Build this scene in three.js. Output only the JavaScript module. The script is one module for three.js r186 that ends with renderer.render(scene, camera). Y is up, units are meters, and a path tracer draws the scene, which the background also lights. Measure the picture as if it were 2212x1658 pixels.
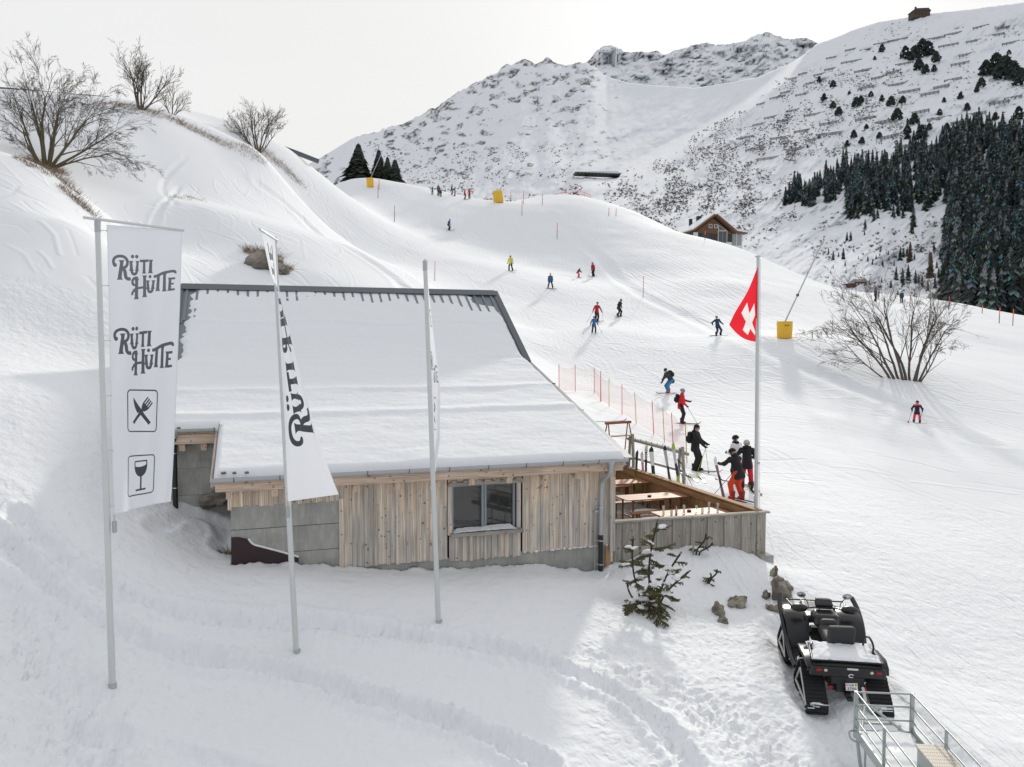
import * as THREE from 'three';
import { mergeGeometries } from 'three/addons/utils/BufferGeometryUtils.js';
import { RoundedBoxGeometry } from 'three/addons/geometries/RoundedBoxGeometry.js';

// ---------- camera, sky, sun, exposure ----------
const scene = new THREE.Scene();
const EYE = 5.15, FOC = 1690, PITCH = 2.85 * Math.PI / 180;
const camera = new THREE.PerspectiveCamera(2 * Math.atan(829 / FOC) * 180 / Math.PI, 1024 / 767, 0.1, 12000);
camera.position.set(0, EYE, 0);
camera.rotation.x = -PITCH;
scene.add(camera);
const SUN_AZ = 16 * Math.PI / 180, SUN_EL = 22.5 * Math.PI / 180;
const SUN = new THREE.Vector3(Math.sin(SUN_AZ) * Math.cos(SUN_EL), Math.sin(SUN_EL), -Math.cos(SUN_AZ) * Math.cos(SUN_EL));
const sun = new THREE.DirectionalLight(new THREE.Color(1, 0.955, 0.86), 2.05);
sun.position.set(SUN.x * 150, SUN.y * 150 + 5, SUN.z * 150 - 40);
sun.target.position.set(0, 5, -40);
sun.castShadow = true; sun.shadow.mapSize.set(4096, 4096); sun.shadow.radius = 6;
Object.assign(sun.shadow.camera, { left: -90, right: 90, top: 90, bottom: -90, near: 1, far: 400 });
scene.add(sun, sun.target);
const renderer = new THREE.WebGLRenderer({ antialias: true });
renderer.setSize(1024, 767); renderer.toneMapping = THREE.LinearToneMapping; renderer.toneMappingExposure = 1.0;
renderer.shadowMap.enabled = true;

// ---------- noise and random ----------
function rng(seed) { let s = seed | 0; return () => { s = (s + 0x6d2b79f5) | 0; let t = Math.imul(s ^ (s >>> 15), 1 | s); t = (t + Math.imul(t ^ (t >>> 7), 61 | t)) ^ t; return ((t ^ (t >>> 14)) >>> 0) / 4294967296; }; }
const hash = (x, y, z) => { let h = Math.imul(x, 374761393) ^ Math.imul(y, 668265263) ^ Math.imul(z, 2147483647 ^ 0x5bd1e995); h = Math.imul(h ^ (h >>> 13), 1274126177); return ((h ^ (h >>> 16)) >>> 0) / 2147483648 - 1; };
const fade = (t) => t * t * t * (t * (t * 6 - 15) + 10), lerp = (a, b, t) => a + (b - a) * t, clamp = (v, a = 0, b = 1) => Math.min(b, Math.max(a, v));
const smooth = (a, b, v) => { const t = clamp((v - a) / (b - a)); return t * t * (3 - 2 * t); };
function noise(x, y, z = 0) {
  const xi = Math.floor(x), yi = Math.floor(y), zi = Math.floor(z), u = fade(x - xi), v = fade(y - yi), w = fade(z - zi);
  const l = (k) => lerp(lerp(hash(xi, yi, k), hash(xi + 1, yi, k), u), lerp(hash(xi, yi + 1, k), hash(xi + 1, yi + 1, k), u), v);
  return w === 0 ? l(zi) : lerp(l(zi), l(zi + 1), w);
}
function fbm(x, y, o = 4, z = 0) { let s = 0, a = 0.5; for (let i = 0; i < o; i++) { s += a * noise(x, y, z); x = x * 2.03 + 17.1; y = y * 2.03 - 9.7; z = z ? z * 2.03 + 5 : 0; a *= 0.5; } return s; }

// the sky: thin bright overcast, whiter towards the veiled sun
{
  const W = 1024, H = 512, d = new Float32Array(W * H * 4);
  for (let j = 0; j < H; j++) for (let i = 0; i < W; i++) {
    const el = ((j + 0.5) / H - 0.5) * Math.PI, az = ((i + 0.5) / W - 0.5) * 2 * Math.PI;
    const x = Math.cos(el) * Math.cos(az), y = Math.sin(el), z = Math.cos(el) * Math.sin(az);
    const c = x * SUN.x + y * SUN.y + z * SUN.z, a = Math.acos(clamp(c, -1, 1));
    const cl = fbm(x * 2.2 + 5, y * 5 + 2, 5, z * 2.2 + 11);
    let L = 0.53 + 0.37 / (1 + Math.pow(a / 1.4, 4)) + 0.04 * cl + 0.2 * Math.exp(-a * a / 0.06);
    const k = (j * W + i) * 4, warm = 1 / (1 + Math.pow(a / 1.1, 4));
    d[k] = L * (0.955 + 0.05 * warm); d[k + 1] = L * (0.985 + 0.015 * warm); d[k + 2] = L * (1.05 - 0.06 * warm); d[k + 3] = 1;
  }
  const t = new THREE.DataTexture(d, W, H, THREE.RGBAFormat, THREE.FloatType);
  t.mapping = THREE.EquirectangularReflectionMapping; t.magFilter = THREE.LinearFilter; t.minFilter = THREE.LinearFilter; t.colorSpace = THREE.LinearSRGBColorSpace; t.needsUpdate = true;
  scene.background = t; scene.environment = t;
}

// ---------- builders ----------
const V = (x, y, z) => new THREE.Vector3(x, y, z);
const used = {};
const numbered = (n) => { const k = used[n] = (used[n] || 0) + 1; return k === 1 ? n : n + '_' + String(k - 1).padStart(3, '0'); };
function tag(o, label, category, group, kind) { o.userData.label = label; o.userData.category = category; if (group) o.userData.group = group; if (kind) o.userData.kind = kind; return o; }
function merge(g) { if (!Array.isArray(g)) return g; if (g.length === 1) return g[0]; const any = g.some((q) => !q.index); return mergeGeometries(any ? g.map((q) => (q.index ? q.toNonIndexed() : q)) : g); }
function mesh(name, geo, mat, parent) { const m = new THREE.Mesh(merge(geo), mat); m.name = parent ? name : numbered(name); m.castShadow = m.receiveShadow = true; (parent || scene).add(m); return m; }
function thing(name, label, category, pos = [0, 0, 0], turn = 0, group) {
  const o = new THREE.Group(); o.name = numbered(name); scene.add(o); o.position.set(...pos); o.rotation.y = turn; return tag(o, label, category, group);
}
function struct(name, geo, mat) { const m = mesh(name, geo, mat); m.userData.kind = 'structure'; return m; }
function copyOf(o, pos, turn, label) { const c = o.clone(); c.userData = { ...o.userData }; c.name = numbered(o.name.replace(/_\d{3}$/, '')); if (label) c.userData.label = label; c.position.set(...pos); c.rotation.y = turn; scene.add(c); return c; }
const M4 = (pos, rot, s = [1, 1, 1]) => new THREE.Matrix4().compose(V(...pos), new THREE.Quaternion().setFromEuler(new THREE.Euler(...(rot || [0, 0, 0]))), V(...s));
const uvr = rng(77);
// box with uv in metres, grain runs along `grain`; centred on c
function bx(w, h, d, c = [0, 0, 0], rot, grain = 'y', bev = 0) {
  const g = bev ? new RoundedBoxGeometry(w, h, d, 1, bev) : new THREE.BoxGeometry(w, h, d);
  const P = g.attributes.position, N = g.attributes.normal, U = g.attributes.uv, ou = uvr() * 7, ov = uvr() * 7, ax = { x: 0, y: 1, z: 2 }[grain];
  for (let i = 0; i < P.count; i++) {
    const p = [P.getX(i), P.getY(i), P.getZ(i)], n = [Math.abs(N.getX(i)), Math.abs(N.getY(i)), Math.abs(N.getZ(i))];
    const f = n.indexOf(Math.max(...n)), o = [0, 1, 2].filter((k) => k !== f);
    const a = f === ax ? o[1] : ax, b = o.find((k) => k !== a);
    U.setXY(i, p[b] + ou, p[a] + ov);
  }
  if (!g.index) g.setIndex([...Array(P.count).keys()]);
  g.applyMatrix4(M4(c, rot)); return g;
}
// tapered rod from a to b
function rod(a, b, r1, r2 = r1, seg = 8, open = false) {
  const A = V(...a), B = V(...b), L = A.distanceTo(B), g = new THREE.CylinderGeometry(r2, r1, L, seg, 1, open);
  g.applyQuaternion(new THREE.Quaternion().setFromUnitVectors(V(0, 1, 0), B.clone().sub(A).normalize())); g.translate((A.x + B.x) / 2, (A.y + B.y) / 2, (A.z + B.z) / 2); return g;
}
function tube(pts, r, seg = 6, n = pts.length * 4, closed = false) { return new THREE.TubeGeometry(new THREE.CatmullRomCurve3(pts.map((p) => V(...p)), closed), n, r, seg, closed); }
function ball(r, c, s = [1, 1, 1], w = 10, h = 7, rot) { const g = new THREE.SphereGeometry(r, w, h); g.applyMatrix4(M4(c, rot, s)); return g; }
function lathe(pts, seg = 14, c = [0, 0, 0], rot) { const g = new THREE.LatheGeometry(pts.map((p) => new THREE.Vector2(...p)), seg); g.applyMatrix4(M4(c, rot)); return g; }
function prism(pts, depth, m = null, bev = 0) { // outline in xy, extruded along z
  const s = new THREE.Shape(pts.map((p) => new THREE.Vector2(...p))); const g = new THREE.ExtrudeGeometry(s, { depth, bevelEnabled: bev > 0, bevelSize: bev, bevelThickness: bev, bevelSegments: 1, steps: 1 }); if (m) g.applyMatrix4(m); return g;
}
function grid(nu, nv, f) { // f(u,v) -> [x,y,z,(U,V),(r,g,b)]
  const p = [], uv = [], col = [], idx = []; let hasC = false;
  for (let j = 0; j <= nv; j++) for (let i = 0; i <= nu; i++) { const q = f(i / nu, j / nv, i, j); p.push(q[0], q[1], q[2]); uv.push(q[3] ?? i / nu, q[4] ?? j / nv); if (q[5] !== undefined) { hasC = true; col.push(q[5], q[6], q[7]); } }
  for (let j = 0; j < nv; j++) for (let i = 0; i < nu; i++) { const a = j * (nu + 1) + i, b = a + 1, c = a + nu + 1, d = c + 1; idx.push(a, b, d, a, d, c); }
  const g = new THREE.BufferGeometry(); g.setAttribute('position', new THREE.Float32BufferAttribute(p, 3)); g.setAttribute('uv', new THREE.Float32BufferAttribute(uv, 2)); if (hasC) g.setAttribute('color', new THREE.Float32BufferAttribute(col, 3));
  g.setIndex(idx); g.computeVertexNormals(); return g;
}
const mat = (r, g, b, rough = 0.8, o = {}) => new THREE.MeshStandardMaterial({ color: new THREE.Color().setRGB(r, g, b), roughness: rough, ...o });
function dataTex(w, h, f, srgb = true, rx = 1, ry = 1) {
  const d = new Uint8Array(w * h * 4); for (let j = 0; j < h; j++) for (let i = 0; i < w; i++) { const q = f(i / w, j / h, i, j), k = (j * w + i) * 4; d[k] = clamp(q[0], 0, 255); d[k + 1] = clamp(q[1], 0, 255); d[k + 2] = clamp(q[2], 0, 255); d[k + 3] = 255; }
  const t = new THREE.DataTexture(d, w, h); t.wrapS = t.wrapT = THREE.RepeatWrapping; t.magFilter = THREE.LinearFilter; t.repeat.set(rx, ry); if (srgb) t.colorSpace = THREE.SRGBColorSpace; t.needsUpdate = true; return t;
}
function canvasTex(w, h, draw, srgb = true) { const c = document.createElement('canvas'); c.width = w; c.height = h; draw(c.getContext('2d'), w, h); const t = new THREE.CanvasTexture(c); if (srgb) t.colorSpace = THREE.SRGBColorSpace; t.anisotropy = 8; return t; }
// seamless noise: the domain wraps at 1
function wrapFbm(u, v, f, o = 4, seed = 0) { let s = 0, a = 0.5; for (let k = 0; k < o; k++) { const X = u * f, Y = v * f, x0 = Math.floor(X), y0 = Math.floor(Y), fx = fade(X - x0), fy = fade(Y - y0), h = (x, y) => hash(((x % f) + f) % f, ((y % f) + f) % f, seed + k); s += a * lerp(lerp(h(x0, y0), h(x0 + 1, y0), fx), lerp(h(x0, y0 + 1), h(x0 + 1, y0 + 1), fx), fy); f *= 2; a *= 0.5; } return s; }

// sight line through a point of the photograph (2212 x 1658 grid), used to survey where things stand
function sight(px, py) { const x = (px - 1106) / FOC, y = -(py - 829) / FOC, c = Math.cos(PITCH), s = Math.sin(PITCH); return V(x, y * c - s, -y * s - c); }
function at(px, py, depth) { const r = sight(px, py), t = depth / -r.z; return [r.x * t, EYE + r.y * t, -depth]; }
const HUT = { x: 2.36, z: -18.23, a: 18 * Math.PI / 180 };
const toHut = (x, z) => { const dx = x - HUT.x, dz = z - HUT.z, c = Math.cos(HUT.a), s = Math.sin(HUT.a); return [dx * c - dz * s, dx * s + dz * c]; };
const fromHut = (x, y, z) => { const c = Math.cos(HUT.a), s = Math.sin(HUT.a); return [HUT.x + x * c + z * s, y, HUT.z - x * s + z * c]; };
const ORD = (n) => { const o = ['first', 'second', 'third', 'fourth', 'fifth', 'sixth', 'seventh', 'eighth', 'ninth', 'tenth']; return n < 10 ? o[n] : (n + 1) + (((n + 1) % 10 === 1 && (n + 1) % 100 !== 11) ? 'st' : ((n + 1) % 10 === 2 && (n + 1) % 100 !== 12) ? 'nd' : ((n + 1) % 10 === 3 && (n + 1) % 100 !== 13) ? 'rd' : 'th'); };
function ordinalLabels(group, text) { const l = scene.children.filter((o) => o.userData.group === group), ang = (o) => Math.atan2(o.position.x, -o.position.z); l.sort((a, b) => ang(a) - ang(b)); l.forEach((o, i) => { o.userData.label = text.replace('#', ORD(i)); }); }
// ---------- the snow: a surveyed surface ----------
const SURVEY = [];
{
  const pts = [ // photograph x, y, distance in metres
    [243, 1500, 11.5], [641, 1408, 13.2], [948, 1345, 14.2], [1106, 1658, 10.3], [600, 1658, 10.2], [200, 1658, 10.0], [1300, 1560, 11.4],
    [600, 1246, 15.0], [870, 1262, 15.5], [1100, 1262, 16.0], [1250, 1262, 16.4], [300, 1235, 14.2], [480, 1205, 15.9], [560, 1203, 16.2], [700, 1215, 16.5], [900, 1226, 17.1], [1100, 1216, 17.7], [1200, 1222, 18.0], [1290, 1240, 18.0],
    [430, 1090, 17.6], [380, 1080, 17.4], [250, 1100, 16], [100, 1100, 14.6], [0, 1200, 13.2], [0, 1400, 11.2], [0, 1600, 9.9], [0, 1000, 15.3], [0, 880, 17], [120, 870, 18], [220, 850, 20], [100, 720, 24], [0, 620, 25], [0, 480, 30], [150, 480, 31], [60, 370, 36], [110, 370, 38], [0, 330, 39], [200, 480, 36],
    [350, 640, 36], [300, 520, 44], [420, 560, 43], [450, 450, 52], [575, 590, 45], [575, 540, 49], [700, 600, 46], [800, 560, 56], [900, 600, 60], [380, 400, 60], [250, 400, 54], [220, 300, 60],
    [0, 244, 66], [100, 236, 70], [190, 232, 69], [-100, 244, 62], [300, 237, 70], [420, 262, 76], [470, 300, 74], [555, 327, 76], [620, 420, 74], [650, 480, 68], [700, 400, 98], [640, 335, 100], [560, 290, 96],
    [760, 386, 138], [830, 411, 148], [920, 420, 156], [1000, 428, 155], [1080, 436, 148], [1160, 425, 152], [1250, 426, 152], [1380, 460, 142], [1470, 502, 132], [1600, 536, 126], [1750, 602, 120], [1830, 625, 124], [1950, 640, 128], [2050, 656, 126], [2212, 682, 112],
    [690, 500, 85], [850, 480, 112], [970, 498, 117], [1000, 560, 92], [1103, 585, 89], [1189, 622, 83], [1282, 597, 97], [1250, 500, 118], [1200, 520, 115], [1400, 560, 103], [1500, 600, 93], [1600, 620, 88], [1338, 683, 74], [1283, 720, 64], [1130, 700, 66], [1160, 770, 55], [1548, 725, 64], [1695, 730, 58], [1447, 848, 48], [1300, 868, 44], [1250, 860, 42], [1478, 916, 39.5], [1360, 960, 33], [1485, 1000, 31],
    [1505, 1018, 30], [1620, 1050, 27.3], [1585, 1078, 24.8], [1477, 1043, 25.8], [1400, 1010, 27.5], [1700, 1130, 22.3], [1660, 1215, 19.4], [1700, 1250, 17.9], [1800, 1220, 19.4], [1900, 1150, 22.5], [2212, 1658, 11.4], [2212, 1400, 16.3], [2212, 1200, 22], [2212, 1000, 34], [2212, 850, 52], [1982, 915, 42], [1940, 822, 49.5], [1800, 780, 53], [1750, 900, 41], [1850, 1000, 32], [2000, 760, 64], [2100, 720, 84], [1850, 680, 86], [2212, 760, 78], [1900, 650, 112],
    [1790, 1548, 12.3], [1900, 1555, 12.2], [1700, 1430, 14.1], [1850, 1380, 15.3], [1850, 1640, 11.3], [2000, 1640, 11.4], [2000, 1450, 14.6], [1710, 1500, 12.8],
    [1340, 1235, 17.7], [1400, 1205, 18.2], [1500, 1192, 18.6], [1600, 1195, 19], [1620, 1290, 17.2], [1560, 1360, 15.4], [1680, 1360, 15.6], [1400, 1340, 15.3], [1480, 1450, 13.3], [1350, 1420, 13.6], [1560, 1540, 12.1], [1450, 1658, 10.6], [1600, 1640, 10.9],
  ];
  for (const p of pts) SURVEY.push(at(...p));
  // beyond the crests the ground drops into the valley or runs on as a bench; out of frame it continues
  for (const [x, y, d] of [[760, 386, 138], [920, 420, 156], [1080, 436, 148], [1250, 426, 152], [1380, 460, 142], [1470, 502, 132], [1600, 536, 126], [1750, 602, 120], [1950, 640, 128], [2212, 682, 112]]) { const p = at(x, y, d); SURVEY.push([p[0] * 1.2, p[1] - 5, p[2] * 1.2], [p[0] * 1.5, p[1] - 22, p[2] * 1.5]); }
  for (const [x, y, d, k] of [[-60, 190, 88, 0], [0, 196, 88, 0], [60, 200, 88, 0], [130, 208, 90, 0], [230, 222, 92, 0], [560, 290, 96, 1], [640, 335, 100, 1]]) { const p = at(x, y, d); SURVEY.push(p, [p[0] * 1.3, p[1] - (k ? 1 : 4), p[2] * 1.3]); }
  SURVEY.push([-30, 3, -20], [-25, 1.5, -12], [-14, -0.6, -4], [0, -2.2, 3], [14, -2.6, 2], [22, -1.6, -8], [50, -2, -30], [90, 2, -60], [-60, 18, -40], [-75, 25, -70], [-110, 30, -110], [130, 0, -110], [-100, 28, -160], [-20, -1.2, 6], [0, -1.3, -4]);
}
const tps = (() => {
  const n = SURVEY.length, S = 40, N = n + 3, A = Array.from({ length: N }, () => new Float64Array(N + 1));
  const U = (r2) => (r2 < 1e-9 ? 0 : r2 * Math.log(r2));
  for (let i = 0; i < n; i++) {
    const [xi, yi, zi] = SURVEY[i], dist = Math.hypot(xi, zi);
    for (let j = 0; j < n; j++) A[i][j] = U(((xi - SURVEY[j][0]) ** 2 + (zi - SURVEY[j][2]) ** 2) / S / S);
    A[i][i] += 1e-5 + 2.2e-6 * dist;
    A[i][n] = A[n][i] = 1; A[i][n + 1] = A[n + 1][i] = xi / S; A[i][n + 2] = A[n + 2][i] = zi / S; A[i][N] = yi;
  }
  for (let c = 0; c < N; c++) {
    let p = c; for (let r = c + 1; r < N; r++) if (Math.abs(A[r][c]) > Math.abs(A[p][c])) p = r;
    [A[c], A[p]] = [A[p], A[c]];
    for (let r = c + 1; r < N; r++) { const f = A[r][c] / A[c][c]; if (f) for (let k = c; k <= N; k++) A[r][k] -= f * A[c][k]; }
  }
  const w = new Float64Array(N);
  for (let c = N - 1; c >= 0; c--) { let s = A[c][N]; for (let k = c + 1; k < N; k++) s -= A[c][k] * w[k]; w[c] = s / A[c][c]; }
  return (x, z) => { let s = w[n] + w[n + 1] * x / S + w[n + 2] * z / S; for (let i = 0; i < n; i++) { const dx = x - SURVEY[i][0], dz = z - SURVEY[i][2], r2 = (dx * dx + dz * dz) / S / S; if (r2 > 1e-9) s += w[i] * r2 * Math.log(r2); } return s; };
})();
// a coarse table of the surface so that later look-ups are quick
const TAB = { x0: -130, z0: -230, s: 0.5, nx: 540, nz: 480 }, tab = new Float32Array((TAB.nx + 1) * (TAB.nz + 1));
for (let j = 0; j <= TAB.nz; j++) for (let i = 0; i <= TAB.nx; i++) { const x = TAB.x0 + i * TAB.s, z = TAB.z0 + j * TAB.s, far = Math.abs(x) > -z * 0.9 + 25; tab[j * (TAB.nx + 1) + i] = far && (i % 4 || j % 4) ? NaN : tps(x, z); }
const coarse = []; for (let j = 0; j <= TAB.nz; j += 4) { const r = []; for (let i = 0; i <= TAB.nx; i += 4) r.push(tab[j * (TAB.nx + 1) + i]); coarse.push(r); }
for (let j = 0; j <= TAB.nz; j++) for (let i = 0; i <= TAB.nx; i++) { const k = j * (TAB.nx + 1) + i; if (Number.isNaN(tab[k])) { const i0 = i & ~3, j0 = j & ~3, u = (i - i0) / 4, v = (j - j0) / 4, g = (a, b) => coarse[Math.min(b, TAB.nz >> 2)][Math.min(a, TAB.nx >> 2)], I = i0 >> 2, J = j0 >> 2; tab[k] = lerp(lerp(g(I, J), g(I + 1, J), u), lerp(g(I, J + 1), g(I + 1, J + 1), u), v); } }
function cubic(a, b, c, d, t) { return b + 0.5 * t * (c - a + t * (2 * a - 5 * b + 4 * c - d + t * (3 * (b - c) + d - a))); }
function baseY(x, z) {
  const fx = clamp((x - TAB.x0) / TAB.s, 1, TAB.nx - 2.001), fz = clamp((z - TAB.z0) / TAB.s, 1, TAB.nz - 2.001), i = Math.floor(fx), j = Math.floor(fz), u = fx - i, v = fz - j, w = TAB.nx + 1;
  const row = (k) => cubic(tab[k * w + i - 1], tab[k * w + i], tab[k * w + i + 1], tab[k * w + i + 2], u);
  return cubic(row(j - 1), row(j), row(j + 1), row(j + 2), v);
}
function hitBase(px, py, from = 5) { const r = sight(px, py); let t = from, pt = t; for (; t < 260; pt = t, t *= 1.004) if (EYE + r.y * t < baseY(r.x * t, r.z * t)) break; let a = pt, b = t; for (let k = 0; k < 20; k++) { const m = (a + b) / 2; if (EYE + r.y * m < baseY(r.x * m, r.z * m)) b = m; else a = m; } return [r.x * b, EYE + r.y * b, r.z * b]; }
// ruts, berms and trampled bands, as lines over the ground
const RUTS = [
  // [points in the photograph, half width, depth, lump height, lumps reach]
  [[[0, 1165], [120, 1290], [330, 1395], [600, 1450], [760, 1500], [960, 1560], [1180, 1658]], 0.15, 0.1, 0.045, 0.4],
  [[[40, 1120], [160, 1230], [420, 1330], [700, 1350], [960, 1385], [1130, 1420], [1290, 1480], [1420, 1570], [1500, 1658]], 0.16, 0.09, 0.05, 0.42],
  [[[0, 1310], [60, 1400], [100, 1520], [160, 1658]], 0.5, 0.14, 0.05, 0.9],
  [[[150, 1560], [300, 1610], [480, 1650], [600, 1690]], 0.12, 0.05, 0.015, 0.3],
  [[[330, 1140], [420, 1110], [470, 1130], [490, 1190]], 0.16, 0.05, 0.01, 0.2],
  [[[1290, 1440], [1420, 1490], [1560, 1560], [1660, 1640]], 0.5, 0.02, 0.05, 1.0],
  [[[1690, 1360], [1740, 1480], [1800, 1570], [1890, 1680]], 0.3, 0.1, 0.02, 0.4],
  [[[1850, 1420], [1950, 1530], [2060, 1640], [2120, 1700]], 0.24, 0.06, 0.02, 0.35],
  [[[380, 440], [350, 400], [375, 365], [400, 345]], 0.16, 0.05, 0.02, 0.3], [[[300, 590], [330, 500], [350, 440], [385, 405]], 0.18, 0.06, 0.02, 0.3],
  [[[1190, 462], [1300, 560], [1390, 640], [1500, 692], [1640, 748], [1800, 822], [1950, 882], [2130, 960]], 0.7, 0.1, 0.02, 0.8],
  [[[560, 400], [640, 460], [760, 540], [860, 610], [900, 680]], 0.5, 0.12, 0.04, 0.8],
].map(([p, w, d, l, reach]) => ({ w, d, l, reach, p: p.map(([x, y]) => hitBase(x, Math.min(y, 1800))) }));
for (const r of RUTS) { const c = new THREE.CatmullRomCurve3(r.p.map((q) => V(q[0], 0, q[2]))); r.q = c.getSpacedPoints(60).map((q) => [q.x, q.z]); const xs = r.q.map((q) => q[0]), zs = r.q.map((q) => q[1]), m = r.reach * 2.5 + r.w * 3; r.box = [Math.min(...xs) - m, Math.max(...xs) + m, Math.min(...zs) - m, Math.max(...zs) + m]; }
function nearest(q, x, z) { let best = 1e9; for (let k = 0; k < q.length - 1; k++) { const [ax, az] = q[k], bx_ = q[k + 1][0] - ax, bz = q[k + 1][1] - az, t = clamp(((x - ax) * bx_ + (z - az) * bz) / (bx_ * bx_ + bz * bz)), d = (x - ax - bx_ * t) ** 2 + (z - az - bz * t) ** 2; if (d < best) best = d; } return Math.sqrt(best); }
const lump = (x, z) => { const n = noise(x * 7, z * 7) * 0.6 + noise(x * 15 + 3, z * 15) * 0.4; return Math.abs(n) * 1.6 - 0.25 + 0.35 * noise(x * 33, z * 33); };
function groundY(x, z, fine = true) {
  let y = baseY(x, z);
  const dist = Math.hypot(x, z), [hx, hz] = toHut(x, z);
  if (hx > -8.42 && hx < -0.03 && hz < -0.03 && hz > -10) return Math.min(y, -0.6);
  if (hx >= -0.2 && hx < 4.12 && hz < -0.05 && hz > -8.25) return -0.35;
  if (hx > -10 && hx <= -8.3 && hz < -2.6 && hz > -10) return Math.min(y, 0.2);
  // broad wind shaping
  y += 0.05 * fbm(x * 0.35, z * 0.35, 3) * smooth(6, 30, dist) + 0.25 * fbm(x * 0.09 + 3, z * 0.09, 3) * smooth(25, 70, dist) + 0.5 * fbm(x * 0.03 + 7, z * 0.03, 2) * smooth(60, 140, dist);
  if (!fine) return y;
  let rough = 0;
  for (const r of RUTS) {
    if (x < r.box[0] || x > r.box[1] || z < r.box[2] || z > r.box[3]) continue;
    const e = nearest(r.q, x, z) + 0.07 * noise(x * 2.2, z * 2.2) + 0.03 * noise(x * 7, z * 7), k = e / r.w;
    y -= 1.5 * r.d * Math.exp(-k * k) - r.d * 0.75 * Math.exp(-((k - 1.7) ** 2) * 2.5);
    rough = Math.max(rough, 1.5 * r.l * Math.exp(-((e / r.reach) ** 2) * 1.2));
  }
  // trodden snow left and the churned bank below the terrace
  const left = smooth(-4.2, -6.2, x) * smooth(-15, -10, z) * 0.055 * (0.4 + 0.6 * smooth(-0.2, 0.3, fbm(x * 0.5, z * 0.5, 2)));
  const bank = smooth(1.0, 2.2, x) * smooth(7, 4.6, x) * smooth(-19, -17.5, z) * smooth(-9, -11, z) * 0.03;
  rough = Math.max(rough, left, bank, 0.004);
  const nr = smooth(38, 26, dist); if (nr > 0) y += nr * (rough * lump(x, z) + 0.02 * fbm(x * 0.9, z * 2.0, 4));
  
  if (hz > 0 && hz < 0.5 && hx > -8.5 && hx < 4.5) y += 0.05 * smooth(0.4, 0, hz) * (0.5 + noise(hx * 3, 1)) + 0.03 * smooth(0.15, 0, hz) * noise(hx * 11, 4);
  return y;
}
function hit(px, py, from = 5) { const r = sight(px, py); let t = from, pt = t; for (; t < 260; pt = t, t *= 1.004) if (EYE + r.y * t < groundY(r.x * t, r.z * t, false)) break; let a = pt, b = t; for (let k = 0; k < 18; k++) { const m = (a + b) / 2; if (EYE + r.y * m < groundY(r.x * m, r.z * m, false)) b = m; else a = m; } return [r.x * b, groundY(r.x * b, r.z * b), r.z * b]; }

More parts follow.
